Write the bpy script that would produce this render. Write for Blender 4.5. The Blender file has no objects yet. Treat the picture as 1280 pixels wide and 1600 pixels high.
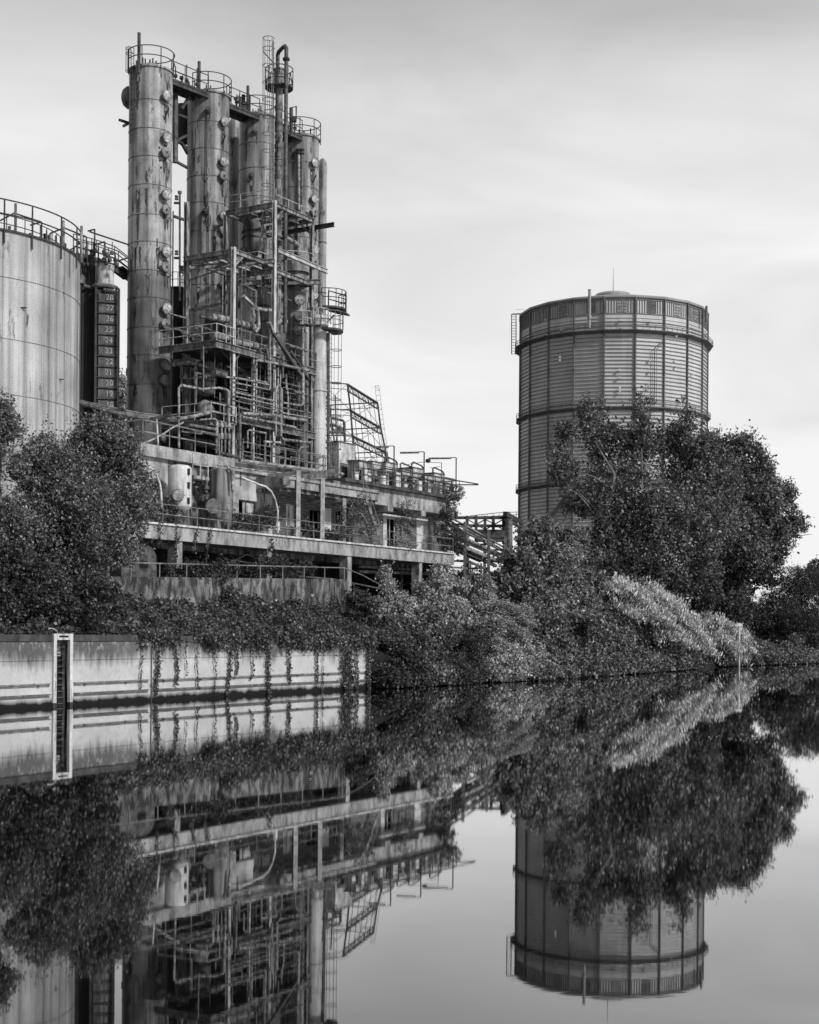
import bpy, math, random
import numpy as np
from mathutils import Vector, Matrix, Euler
random.seed(7)
rng = np.random.default_rng(11)
PI = math.pi
S = bpy.context.scene
COL = S.collection

# ------------------------------------------------------------------ camera
F = 2250.0; ROLL = 0.0079; HZ = 985.6; CH = 3.3
cam = bpy.data.cameras.new("camera"); camo = bpy.data.objects.new("camera", cam); COL.objects.link(camo)
cam.sensor_fit = 'HORIZONTAL'; cam.sensor_width = 36.0
cam.lens = 36.0 * F / 1280.0
cam.shift_y = (HZ - 800.0) / 1280.0
cam.clip_start = 0.5; cam.clip_end = 6000
camo.matrix_world = Matrix.Translation((0, 0, CH)) @ Matrix.Rotation(PI / 2, 4, 'X') @ Matrix.Rotation(ROLL, 4, 'Z')
S.camera = camo

# ------------------------------------------------------------------ light
SUN_EL = math.radians(34); SUN_AZ = math.radians(128)      # azimuth from +Y towards +X
w = bpy.data.worlds.new("World"); S.world = w; w.use_nodes = True
nt = w.node_tree; nt.nodes.clear()
def NN(t, **k):
    n = nt.nodes.new(t)
    for a, b in k.items(): setattr(n, a, b)
    return n
out = NN('ShaderNodeOutputWorld'); bg = NN('ShaderNodeBackground'); bg.inputs[1].default_value = 0.1
sky = NN('ShaderNodeTexSky'); sky.sky_type = 'NISHITA'; sky.sun_disc = False
sky.sun_elevation = SUN_EL; sky.sun_rotation = SUN_AZ; sky.dust_density = 4; sky.air_density = 1.5
bw = NN('ShaderNodeRGBToBW'); nt.links.new(sky.outputs[0], bw.inputs[0])
tc = NN('ShaderNodeTexCoord'); sep = NN('ShaderNodeSeparateXYZ'); nt.links.new(tc.outputs['Generated'], sep.inputs[0])
grad = NN('ShaderNodeValToRGB'); nt.links.new(sep.outputs[2], grad.inputs[0])
cr = grad.color_ramp
for p_, v_ in ((0.0, 0.95), (0.17, 0.94), (0.25, 0.90), (0.31, 0.85), (0.35, 0.76), (0.38, 0.62), (0.405, 0.50), (0.6, 0.42), (1.0, 0.40)):
    e = cr.elements.new(p_); e.color = (v_, v_, v_, 1)
cr.elements.remove(cr.elements[0]); cr.elements.remove(cr.elements[-1])
mp = NN('ShaderNodeMapping'); mp.inputs['Scale'].default_value = (1.0, 1.0, 3.4); mp.inputs['Rotation'].default_value = (0.25, 0.18, 0.3)
nt.links.new(tc.outputs['Generated'], mp.inputs[0])
nz = NN('ShaderNodeTexNoise'); nz.inputs['Scale'].default_value = 3.4; nz.inputs['Detail'].default_value = 6; nz.inputs['Roughness'].default_value = 0.48
nz.inputs['Distortion'].default_value = 0.6
nt.links.new(mp.outputs[0], nz.inputs['Vector'])
mr = NN('ShaderNodeMapRange'); nt.links.new(nz.outputs[0], mr.inputs[0])
mr.inputs[1].default_value = 0.32; mr.inputs[2].default_value = 0.68; mr.inputs[3].default_value = 0.87; mr.inputs[4].default_value = 1.16
mu = NN('ShaderNodeMath', operation='MULTIPLY'); nt.links.new(grad.outputs[0], mu.inputs[0]); nt.links.new(mr.outputs[0], mu.inputs[1])
mu2 = NN('ShaderNodeMath', operation='MULTIPLY'); nt.links.new(mu.outputs[0], mu2.inputs[0]); mu2.inputs[1].default_value = 10.0
cl = NN('ShaderNodeMath', operation='MINIMUM'); nt.links.new(mu2.outputs[0], cl.inputs[0]); cl.inputs[1].default_value = 9.7
mx = NN('ShaderNodeMix', data_type='FLOAT'); mx.inputs[0].default_value = 0.93
nt.links.new(bw.outputs[0], mx.inputs[2]); nt.links.new(cl.outputs[0], mx.inputs[3])
# sky dimmed behind the viewer, out of view, to deepen the shading
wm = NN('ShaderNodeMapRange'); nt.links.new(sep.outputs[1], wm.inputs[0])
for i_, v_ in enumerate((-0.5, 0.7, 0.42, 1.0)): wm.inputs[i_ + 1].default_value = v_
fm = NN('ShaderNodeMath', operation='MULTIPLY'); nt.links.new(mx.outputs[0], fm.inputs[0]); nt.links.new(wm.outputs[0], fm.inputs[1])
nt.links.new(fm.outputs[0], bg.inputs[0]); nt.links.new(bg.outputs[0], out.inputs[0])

sl = bpy.data.lights.new("sun", 'SUN'); sl.energy = 3.3; sl.angle = math.radians(7); sl.color = (1, 1, 1)
so = bpy.data.objects.new("sun", sl); COL.objects.link(so)
sd = Vector((math.sin(SUN_AZ) * math.cos(SUN_EL), math.cos(SUN_AZ) * math.cos(SUN_EL), math.sin(SUN_EL)))
so.rotation_euler = sd.to_track_quat('Z', 'Y').to_euler()
S.view_settings.view_transform = 'Standard'; S.view_settings.look = 'None'; S.view_settings.exposure = 0.0; S.view_settings.gamma = 1.0
S.cycles.max_bounces = 6; S.cycles.diffuse_bounces = 3; S.cycles.glossy_bounces = 4; S.cycles.transparent_max_bounces = 8

# ------------------------------------------------------------------ measuring helpers (plant axes: s along the quay, o outwards to the water)
U = Vector((math.sin(math.radians(31)), math.cos(math.radians(31)), 0)); N_ = Vector((math.cos(math.radians(31)), -math.sin(math.radians(31)), 0))
Q0 = Vector((-16.4, 57.6, 0)); ZU = Vector((0, 0, 1))
PLANT_ROT = math.radians(59)          # local X runs along the quay, local -Y points to the water
def L(s, o, z): return Q0 + U * s + N_ * o + ZU * z
def tilt(px, py):
    dx = px - 640.0; dy = HZ - py
    return dx - dy * ROLL, dy + dx * ROLL
def W(px, py, d):
    a, b = tilt(px, py)
    return Vector((a / F * d, d, CH + b / F * d))
def sp(px, py, o):
    k = tilt(px, py)[0] / F
    return (k * (Q0.y + N_.y * o) - Q0.x - N_.x * o) / (U.x - U.y * k)
def G(px, py, o):
    s = sp(px, py, o); p = L(s, o, 0)
    p.z = CH + tilt(px, py)[1] / F * p.y
    return p

# ------------------------------------------------------------------ materials
MATS = {}
def basemat(name):
    m = bpy.data.materials.new(name); m.use_nodes = True
    n = m.node_tree.nodes; b = n['Principled BSDF']
    MATS[name] = m
    return m, m.node_tree, b
def weathered(name, dark, light, sc=(2.5, 2.5, 0.12), lo=0.35, hi=0.62, blotch=0.35, bsc=0.7, fine=0.25, rough=0.75, metal=0.0, bump=0.15, spots=0.0, spotcol=0.03, zfade=None, detail=8):
    m, t, b = basemat(name)
    def n_(ty, **k):
        x = t.nodes.new(ty)
        for a, c in k.items(): setattr(x, a, c)
        return x
    tc = n_('ShaderNodeTexCoord'); mp = n_('ShaderNodeMapping'); mp.inputs['Scale'].default_value = sc
    t.links.new(tc.outputs['Object'], mp.inputs[0])
    nz = n_('ShaderNodeTexNoise'); nz.inputs['Scale'].default_value = 1; nz.inputs['Detail'].default_value = detail; nz.inputs['Roughness'].default_value = 0.62
    t.links.new(mp.outputs[0], nz.inputs['Vector'])
    rp = n_('ShaderNodeValToRGB'); rp.color_ramp.elements[0].position = lo; rp.color_ramp.elements[1].position = hi
    rp.color_ramp.elements[0].color = (dark, dark, dark, 1); rp.color_ramp.elements[1].color = (light, light, light, 1)
    t.links.new(nz.outputs[0], rp.inputs[0])
    n2 = n_('ShaderNodeTexNoise'); n2.inputs['Scale'].default_value = bsc; n2.inputs['Detail'].default_value = 5
    t.links.new(tc.outputs['Object'], n2.inputs['Vector'])
    r2 = n_('ShaderNodeMapRange'); r2.inputs[1].default_value = 0.3; r2.inputs[2].default_value = 0.7; r2.inputs[3].default_value = 1 - blotch; r2.inputs[4].default_value = 1 + blotch * 0.5
    t.links.new(n2.outputs[0], r2.inputs[0])
    n3 = n_('ShaderNodeTexNoise'); n3.inputs['Scale'].default_value = 14; n3.inputs['Detail'].default_value = 4
    t.links.new(tc.outputs['Object'], n3.inputs['Vector'])
    r3 = n_('ShaderNodeMapRange'); r3.inputs[1].default_value = 0.3; r3.inputs[2].default_value = 0.7; r3.inputs[3].default_value = 1 - fine; r3.inputs[4].default_value = 1 + fine * 0.6
    t.links.new(n3.outputs[0], r3.inputs[0])
    m1 = n_('ShaderNodeMath', operation='MULTIPLY'); t.links.new(r2.outputs[0], m1.inputs[0]); t.links.new(r3.outputs[0], m1.inputs[1])
    m2 = n_('ShaderNodeMath', operation='MULTIPLY'); t.links.new(rp.outputs[0], m2.inputs[0]); t.links.new(m1.outputs[0], m2.inputs[1])
    last = m2.outputs[0]
    if spots:
        mp4 = n_('ShaderNodeMapping'); mp4.inputs['Scale'].default_value = (1.3, 1.3, 0.35); mp4.inputs['Location'].default_value = (3, 1, 7)
        t.links.new(tc.outputs['Object'], mp4.inputs[0])
        n4 = n_('ShaderNodeTexNoise'); n4.inputs['Scale'].default_value = 1.6; n4.inputs['Detail'].default_value = 9; n4.inputs['Roughness'].default_value = 0.7
        t.links.new(mp4.outputs[0], n4.inputs['Vector'])
        r4 = n_('ShaderNodeMapRange'); r4.inputs[1].default_value = 0.62 - spots * 0.12; r4.inputs[2].default_value = 0.70 - spots * 0.1; r4.clamp = True
        t.links.new(n4.outputs[0], r4.inputs[0])
        mx = n_('ShaderNodeMix', data_type='FLOAT'); t.links.new(r4.outputs[0], mx.inputs[0]); t.links.new(last, mx.inputs[2]); mx.inputs[3].default_value = spotcol
        last = mx.outputs[0]
    if zfade:                                  # tone changed with height: (z0, z1, factor below, factor above)
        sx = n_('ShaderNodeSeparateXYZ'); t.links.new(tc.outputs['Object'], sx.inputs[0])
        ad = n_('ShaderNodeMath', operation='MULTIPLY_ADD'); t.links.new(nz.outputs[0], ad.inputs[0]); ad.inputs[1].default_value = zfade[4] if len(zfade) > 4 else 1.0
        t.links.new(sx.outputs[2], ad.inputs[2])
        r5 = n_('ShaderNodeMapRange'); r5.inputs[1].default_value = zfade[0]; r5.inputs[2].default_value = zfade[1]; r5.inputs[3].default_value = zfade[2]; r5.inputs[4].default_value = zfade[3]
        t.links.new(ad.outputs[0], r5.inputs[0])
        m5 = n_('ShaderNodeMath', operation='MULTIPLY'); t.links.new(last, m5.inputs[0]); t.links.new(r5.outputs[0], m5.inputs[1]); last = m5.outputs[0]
    t.links.new(last, b.inputs['Base Color'])
    b.inputs['Roughness'].default_value = rough; b.inputs['Metallic'].default_value = metal
    b.inputs['Specular IOR Level'].default_value = 0.35
    if bump:
        bp = n_('ShaderNodeBump'); bp.inputs['Strength'].default_value = bump; bp.inputs['Distance'].default_value = 0.05
        t.links.new(n3.outputs[0], bp.inputs['Height']); t.links.new(bp.outputs[0], b.inputs['Normal'])
    return m
def leafmat(name, lo, hi, trans=0.25, rough=0.5):
    m, t, b = basemat(name)
    at = t.nodes.new('ShaderNodeAttribute'); at.attribute_name = 'tone'
    rp = t.nodes.new('ShaderNodeMapRange'); rp.inputs[3].default_value = lo; rp.inputs[4].default_value = hi
    t.links.new(at.outputs['Fac'], rp.inputs[0]); t.links.new(rp.outputs[0], b.inputs['Base Color'])
    b.inputs['Roughness'].default_value = rough; b.inputs['Specular IOR Level'].default_value = 0.5
    tr = t.nodes.new('ShaderNodeBsdfTranslucent'); t.links.new(rp.outputs[0], tr.inputs[0])
    mx = t.nodes.new('ShaderNodeMixShader'); mx.inputs[0].default_value = trans
    o = t.nodes['Material Output']
    t.links.new(b.outputs[0], mx.inputs[1]); t.links.new(tr.outputs[0], mx.inputs[2]); t.links.new(mx.outputs[0], o.inputs[0])
    return m
M = {}
M['tower_pale'] = weathered('stained pale steel', 0.13, 0.40, sc=(2.0, 2.0, 0.10), lo=0.36, hi=0.58, blotch=0.4, bsc=.5, spots=0.55, rough=0.5, spotcol=0.03, zfade=(9.0, 12.5, 0.45, 1.0, 2.5))  # lower part darkened: soot plus painted shade for the depth behind the frame
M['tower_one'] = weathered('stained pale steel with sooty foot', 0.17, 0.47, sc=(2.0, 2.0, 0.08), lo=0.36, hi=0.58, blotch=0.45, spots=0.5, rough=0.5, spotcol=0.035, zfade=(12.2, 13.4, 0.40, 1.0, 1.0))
M['tower_dark'] = weathered('sooty steel', 0.05, 0.30, sc=(2.6, 2.6, 0.12), lo=0.38, hi=0.62, blotch=0.5, spots=0.5, rough=0.6)
M['tank'] = weathered('streaked tank steel', 0.19, 0.50, sc=(2.6, 2.6, 0.05), lo=0.34, hi=0.60, blotch=0.3, bsc=0.3, fine=0.2, spots=0.32, spotcol=.09, rough=0.6)
M['rust'] = weathered('dark rusty steel', 0.025, 0.10, sc=(2, 2, 1.2), rough=0.8, bump=0.2)
M['steel'] = weathered('flaking painted steel', 0.08, 0.36, sc=(5, 5, 1.4), lo=0.38, hi=0.60, blotch=0.4, spots=0.7, rough=0.6, spotcol=0.04)
M['steel_mid'] = weathered('grimy steel beam', 0.05, 0.22, sc=(4, 4, 1.6), lo=0.36, hi=0.64, blotch=0.4, spots=0.6, rough=0.65)
M['rail'] = weathered('worn rail steel', 0.10, 0.30, sc=(3, 3, 2), rough=0.6, bump=0)
M['rail_dark'] = weathered('dark rail steel', 0.025, 0.07, sc=(3, 3, 2), rough=0.6, bump=0)
M['rail_white'] = weathered('white rail steel', 0.28, 0.6, sc=(3, 3, 2), rough=0.6, bump=0)
M['pipe'] = weathered('patched lagged pipe', 0.10, 0.40, sc=(4, 4, 4), lo=0.38, hi=0.6, blotch=0.4, spots=0.6, rough=0.55)
M['pipe_mid'] = weathered('grey process pipe', 0.06, 0.22, sc=(4, 4, 4), lo=0.36, hi=0.62, blotch=0.4, spots=0.5, rough=0.55)
M['pipe_dark'] = weathered('dark process pipe', 0.035, 0.14, sc=(4, 4, 4), blotch=0.4, rough=0.6)
M['white_col'] = weathered('flaking white paint', 0.20, 0.58, sc=(5, 5, 0.7), lo=0.36, hi=0.52, blotch=0.25, spots=0.3, spotcol=0.14, rough=0.7)
M['white_tank'] = weathered('chalky white tank paint', 0.34, 0.66, sc=(4, 4, 0.5), lo=0.34, hi=0.55, blotch=0.25, spots=0.2, spotcol=0.15, rough=0.7)
M['chalk'] = weathered('faded chalk digits', 0.2, 0.6, sc=(6, 6, 6), rough=0.9)
M['cover'] = weathered('pale cover plate', 0.16, 0.60, sc=(4, 4, 4), blotch=0.5, bsc=1.5, rough=0.55)
M['cover_dull'] = weathered('dull cover plate', 0.10, 0.28, sc=(3, 3, 3), blotch=0.3, rough=0.6)
M['concrete'] = weathered('stained concrete edge', 0.11, 0.42, sc=(1.8, 1.8, 0.7), lo=0.34, hi=0.60, blotch=0.35, bsc=0.5, fine=.35, spots=0.3, spotcol=0.07, rough=0.9)
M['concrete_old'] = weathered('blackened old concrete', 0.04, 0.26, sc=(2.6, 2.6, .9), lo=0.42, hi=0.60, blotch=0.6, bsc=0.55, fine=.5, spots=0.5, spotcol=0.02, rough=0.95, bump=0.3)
M['quay'] = weathered('pale quay concrete', 0.42, 0.66, sc=(1.2, 1.2, 0.5), lo=0.3, hi=0.6, blotch=0.18, bsc=0.3, fine=0.12, rough=0.9, spots=0.05, spotcol=0.25)
M['coping'] = weathered('dark coping stone', 0.035, 0.09, sc=(2, 2, 1), rough=0.9)
M['plaster'] = weathered('dirty white plaster', 0.15, 0.46, sc=(1.2, 1.2, 0.4), lo=0.34, hi=0.55, blotch=0.4, bsc=0.6, spots=0.2, spotcol=0.12, rough=0.9)
M['panel_white'] = weathered('white boarded panel', 0.5, 0.75, sc=(2, 2, 0.5), blotch=0.15, rough=0.7)
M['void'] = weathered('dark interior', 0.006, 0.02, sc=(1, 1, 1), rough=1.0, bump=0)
M['black'] = weathered('black steel and painted shade', 0.008, 0.035, sc=(2.5, 2.5, 0.1), rough=0.6)
M['board'] = weathered('chalky board', 0.05, 0.16, sc=(6, 6, 1.5), blotch=0.5, rough=0.8)
M['glass'] = weathered('dusty pane', 0.06, 0.22, sc=(2, 2, 1), rough=0.15, bump=0)
M['paint_white'] = weathered('white paint marks', 0.45, 0.8, sc=(6, 6, 6), rough=0.8)
M['cabinet'] = weathered('grey machine casing', 0.22, 0.64, sc=(2, 2, 1), lo=0.34, hi=0.6, blotch=0.4, bsc=1.3, spots=0.3, rough=0.6)
M['bark'] = weathered('bark', 0.04, 0.13, sc=(5, 5, 1), rough=0.95, bump=0.3)
M['bark_pale'] = weathered('pale bark', 0.10, 0.28, sc=(5, 5, 1), rough=0.95, bump=0.3)
M['earth'] = weathered('dark earth', 0.008, 0.025, sc=(1, 1, 1), rough=1.0, bump=0.3)
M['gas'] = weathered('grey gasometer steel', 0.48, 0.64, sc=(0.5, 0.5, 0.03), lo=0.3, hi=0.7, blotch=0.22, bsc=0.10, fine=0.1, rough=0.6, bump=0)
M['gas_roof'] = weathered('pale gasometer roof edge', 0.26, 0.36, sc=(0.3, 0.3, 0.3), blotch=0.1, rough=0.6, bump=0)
M['gas_rib'] = weathered('gasometer shell rib steel', 0.20, 0.28, sc=(0.3, 0.3, 0.3), rough=0.7, bump=0)  # the shell ribs' own darker tone
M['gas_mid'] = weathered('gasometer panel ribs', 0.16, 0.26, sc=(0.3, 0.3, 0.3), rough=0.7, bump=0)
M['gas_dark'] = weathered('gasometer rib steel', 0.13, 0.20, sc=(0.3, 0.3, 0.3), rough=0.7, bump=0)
M['leaf_dark'] = leafmat('deep green leaves', 0.022, 0.12)
M['leaf_mid'] = leafmat('mid green leaves', 0.035, 0.36)
M['leaf_poplar'] = leafmat('glossy poplar leaves', 0.04, 0.32, rough=0.42)
M['leaf_light'] = leafmat('pale leaves', 0.12, 0.68)
M['leaf_willow'] = leafmat('willow leaves', 0.025, 0.11)
M['flower'] = leafmat('white flower spikes', 0.50, 0.95, trans=0.3)
M['ivy'] = leafmat('ivy leaves', 0.022, 0.22, rough=0.4)
# brick
m, t, b = basemat('old brick'); M['brick'] = m
tc_ = t.nodes.new('ShaderNodeTexCoord'); mp_ = t.nodes.new('ShaderNodeMapping'); mp_.inputs['Rotation'].default_value = (PI / 2, 0, 0)
bt = t.nodes.new('ShaderNodeTexBrick'); bt.inputs['Scale'].default_value = 1; bt.inputs['Brick Width'].default_value = 0.5; bt.inputs['Row Height'].default_value = 0.17
bt.inputs['Mortar Size'].default_value = 0.022; bt.inputs['Color1'].default_value = (0.09, 0.09, 0.09, 1); bt.inputs['Color2'].default_value = (0.19, 0.19, 0.19, 1); bt.inputs['Mortar'].default_value = (0.05, 0.05, 0.05, 1)
t.links.new(tc_.outputs['Object'], mp_.inputs[0]); t.links.new(mp_.outputs[0], bt.inputs['Vector']); t.links.new(bt.outputs[0], b.inputs['Base Color']); b.inputs['Roughness'].default_value = 0.95

# ------------------------------------------------------------------ mesh builder
MW = {}
def fr(p, q, up=ZU):
    d = (q - p).normalized()
    if abs(d.dot(up)) > 0.995: up = Vector((1, 0, 0)) if abs(d.x) < 0.9 else Vector((0, 1, 0))
    x = d.cross(up).normalized(); y = x.cross(d).normalized()
    return d, x, y
class MB:
    def __init__(s): s.v = []; s.f = []; s.sm = []
    def add(s, vs, fs, sm=False):
        o = len(s.v); s.v += [tuple(a) for a in vs]; s.f += [tuple(i + o for i in f) for f in fs]
        s.sm += ([sm] * len(fs) if isinstance(sm, bool) else sm); return s
    def box(s, c, e, R=None):          # centre, full size, 3x3 axes
        c = Vector(c); vs = []
        for i in (-.5, .5):
            for j in (-.5, .5):
                for k in (-.5, .5):
                    d = Vector((i * e[0], j * e[1], k * e[2]))
                    vs.append(c + ((R @ d) if R else d))
        return s.add(vs, [(0, 1, 3, 2), (4, 6, 7, 5), (0, 4, 5, 1), (2, 3, 7, 6), (0, 2, 6, 4), (1, 5, 7, 3)])
    def pbox(s, s0, s1, o0, o1, z0, z1):          # a box in plant axes
        p = [L(a, b, c) for a in (s0, s1) for b in (o0, o1) for c in (z0, z1)]
        return s.add(p, [(0, 1, 3, 2), (4, 6, 7, 5), (0, 4, 5, 1), (2, 3, 7, 6), (0, 2, 6, 4), (1, 5, 7, 3)])
    def beam(s, p, q, w_, h, up=ZU):
        p = Vector(p); q = Vector(q); d, x, y = fr(p, q, up)
        vs = [a + x * (w_ / 2 * i) + y * (h / 2 * j) for a in (p, q) for i, j in ((-1, -1), (1, -1), (1, 1), (-1, 1))]
        return s.add(vs, [(0, 1, 2, 3), (7, 6, 5, 4), (0, 4, 5, 1), (1, 5, 6, 2), (2, 6, 7, 3), (3, 7, 4, 0)])
    def ibeam(s, p, q, w_, h, up=ZU, t_=0.03):
        p = Vector(p); q = Vector(q); d, x, y = fr(p, q, up)
        a = y * (h / 2 - t_ / 2)
        s.beam(p + a, q + a, w_, t_, up); s.beam(p - a, q - a, w_, t_, up); s.beam(p, q, t_, h - 2 * t_ - 0.004, up); return s
    def tube(s, pts, r, n=8, caps=True):
        pts = [Vector(a) for a in pts]; m_ = len(pts)
        rs = r if isinstance(r, (list, tuple)) else [r] * m_
        dirs = [(pts[min(i + 1, m_ - 1)] - pts[max(i - 1, 0)]).normalized() for i in range(m_)]
        up = ZU if abs(dirs[0].z) < 0.95 else Vector((0.7, 0.7, 0.1))
        x = dirs[0].cross(up).normalized(); vs = []
        for i in range(m_):
            x = (x - dirs[i] * x.dot(dirs[i]))
            if x.length < 1e-4: x = dirs[i].orthogonal()
            x.normalize(); y = dirs[i].cross(x)
            k = 1.0
            if 0 < i < m_ - 1:
                c_ = (pts[i] - pts[i - 1]).normalized().dot(dirs[i]); k = 1 / max(c_, 0.6)
            for j in range(n):
                a = 2 * PI * j / n; vs.append(pts[i] + (x * math.cos(a) + y * math.sin(a)) * rs[i] * k)
        fs = [(i * n + j, i * n + (j + 1) % n, (i + 1) * n + (j + 1) % n, (i + 1) * n + j) for i in range(m_ - 1) for j in range(n)]
        sm = [True] * len(fs)
        if caps: fs += [tuple(range(n - 1, -1, -1)), tuple((m_ - 1) * n + j for j in range(n))]; sm += [False, False]
        return s.add(vs, fs, sm)
    def lathe(s, c, prof, n=32, axis=None, caps=True):          # profile (r, h) along the axis
        c = Vector(c); ax = Vector(axis).normalized() if axis is not None else ZU
        x = ax.orthogonal().normalized(); y = ax.cross(x); vs = []
        for r, h in prof:
            for j in range(n):
                a = 2 * PI * j / n; vs.append(c + ax * h + (x * math.cos(a) + y * math.sin(a)) * r)
        m_ = len(prof)
        fs = [(i * n + j, i * n + (j + 1) % n, (i + 1) * n + (j + 1) % n, (i + 1) * n + j) for i in range(m_ - 1) for j in range(n)]
        sm = [True] * len(fs)
        if caps: fs += [tuple(range(n - 1, -1, -1)), tuple((m_ - 1) * n + j for j in range(n))]; sm += [False, False]
        return s.add(vs, fs, sm)
    def prism(s, poly, z0, z1):
        n = len(poly); vs = [(p[0], p[1], z0) for p in poly] + [(p[0], p[1], z1) for p in poly]
        return s.add(vs, [tuple(range(n - 1, -1, -1)), tuple(range(n, 2 * n))] + [(i, (i + 1) % n, n + (i + 1) % n, n + i) for i in range(n)])
    def build(s, name, mat, parent=None, loc=None, inv=None):
        me = bpy.data.meshes.new(name)
        if parent is not None: T = MW[parent.name].inverted()
        elif loc is not None: T = Matrix.Translation(Vector(loc)).inverted()
        else: T = None
        vs = [T @ Vector(a) for a in s.v] if T is not None else s.v
        me.from_pydata([tuple(a) for a in vs], [], s.f)
        me.polygons.foreach_set('use_smooth', s.sm)
        me.update()
        if any(s.sm): me.set_sharp_from_angle(angle=math.radians(40))
        me.materials.append(M[mat] if isinstance(mat, str) else mat)
        o = bpy.data.objects.new(name, me); COL.objects.link(o)
        if parent is not None: o.parent = parent; MW[o.name] = MW[parent.name]
        elif loc is not None: o.location = loc; MW[o.name] = Matrix.Translation(Vector(loc))
        else: MW[o.name] = Matrix.Identity(4)
        return o
def tag(o, label=None, cat=None, group=None, kind=None):
    for k, v in (('label', label), ('category', cat), ('group', group), ('kind', kind)):
        if v: o[k] = v
    return o
def thing(name, label, cat, loc, rot=0.0, group=None):
    o = bpy.data.objects.new(name, None); COL.objects.link(o); o.empty_display_size = 0.5
    o.location = loc; o.rotation_euler = (0, 0, rot)
    MW[o.name] = Matrix.Translation(Vector(loc)) @ Matrix.Rotation(rot, 4, 'Z')
    return tag(o, label, cat, group, 'thing')
def inst(src, name, parent, M4):          # a copy of a part sharing its mesh, placed by a world matrix
    o = bpy.data.objects.new(name, src.data); COL.objects.link(o)
    pm = MW[parent.name]; o.parent = parent; o.matrix_local = pm.inverted() @ M4; MW[o.name] = M4
    return o
def railing(mb, pts, h=1.1, n_mid=1, r=0.022, post=1.5, rise=True, posts=True):
    """guard rail along a polyline of foot points"""
    pts = [Vector(p) for p in pts]
    for k in range(n_mid + 1):
        hh = h * (k + 1) / (n_mid + 1)
        mb.tube([p + ZU * hh for p in pts], r, 5)
    if posts:
        for a, b_ in zip(pts[:-1], pts[1:]):
            d = (b_ - a).length; m_ = max(1, round(d / post))
            for i in range(m_): mb.tube([a.lerp(b_, i / m_), a.lerp(b_, i / m_) + ZU * h], r, 5)
        mb.tube([pts[-1], pts[-1] + ZU * h], r, 5)
    return mb
def arc(c, r, a0, a1, n, z=None):
    c = Vector(c)
    return [c + Vector((math.cos(a0 + (a1 - a0) * i / n) * r, math.sin(a0 + (a1 - a0) * i / n) * r, 0)) for i in range(n + 1)]
def cage_ladder(name, parent, base, top, face, wd=0.4, cage=True, mat='rail', cage_from=2.2, ck=1.0):
    """vertical ladder with hoop cage; face = horizontal unit vector away from the carrying wall"""
    base = Vector(base); top = Vector(top); face = Vector(face).normalized(); side = face.cross(ZU).normalized()
    mb = MB(); H = top.z - base.z
    for sgn in (-1, 1): mb.tube([base + side * sgn * wd / 2, top + side * sgn * wd / 2], 0.025, 5)
    for i in range(int(H / 0.33)): 
        p = base + ZU * (0.2 + i * 0.33); mb.tube([p - side * wd / 2, p + side * wd / 2], 0.014, 4)
    lad = mb.build(name, mat, parent)
    if cage:
        mb = MB(); z = cage_from; hoops = []
        while z < H: hoops.append(z); z += 1.15
        hoops.append(H)
        def hp(a): return face * (0.38 + 0.38 * math.sin(a)) * ck + side * (0.40 * ck * math.cos(a))
        for z in hoops:
            mb.tube([base + ZU * z + side * wd / 2] + [base + ZU * z + hp(PI * (i / 8)) for i in range(9)] + [base + ZU * z - side * wd / 2], 0.026, 4)
        for i in range(0, 9, 2):
            mb.tube([base + ZU * cage_from + hp(PI * i / 8), base + ZU * H + hp(PI * i / 8)], 0.02, 4)
        mb.build('cage', mat, lad)
    return lad

# ------------------------------------------------------------------ leaves
LEAF_N = None
def leaves_mesh(name, C, D, size, mat, parent=None, loc=None, aspect=0.55, tone=None, nrm=None):
    """C centres (n,3), D pointing directions (n,3), size (n,)  ->  folded leaf quads in one mesh"""
    n = len(C); D = D / np.linalg.norm(D, axis=1, keepdims=True)
    R = rng.normal(size=(n, 3)) if nrm is None else nrm; X = np.cross(D, R); X /= np.linalg.norm(X, axis=1, keepdims=True) + 1e-9
    Nn = np.cross(X, D); s_ = size[:, None]
    V = np.empty((n, 4, 3)); V[:, 0] = C - D * s_ * 0.5; V[:, 2] = C + D * s_ * 0.5
    V[:, 1] = C + X * s_ * aspect * 0.5 + Nn * s_ * 0.12; V[:, 3] = C - X * s_ * aspect * 0.5 + Nn * s_ * 0.12
    if parent is not None:
        T = np.array(MW[parent.name].inverted())
        V = V @ T[:3, :3].T + T[:3, 3]
    elif loc is not None: V = V - np.array(loc)
    me = bpy.data.meshes.new(name); me.vertices.add(n * 4); me.loops.add(n * 4); me.polygons.add(n)
    me.vertices.foreach_set('co', V.astype(np.float32).ravel())
    me.loops.foreach_set('vertex_index', np.arange(n * 4, dtype=np.int32))
    me.polygons.foreach_set('loop_start', np.arange(0, n * 4, 4, dtype=np.int32))
    me.update(calc_edges=True)
    at = me.attributes.new('tone', 'FLOAT', 'FACE')
    if tone is None: tone = rng.random(n) ** 1.6
    at.data.foreach_set('value', tone.astype(np.float32))
    me.materials.append(M[mat])
    o = bpy.data.objects.new(name, me); COL.objects.link(o)
    if parent is not None: o.parent = parent
    elif loc is not None: o.location = loc
    MW[o.name] = MW[parent.name] if parent is not None else Matrix.Translation(Vector(loc)) if loc is not None else Matrix.Identity(4)
    return o
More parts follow.
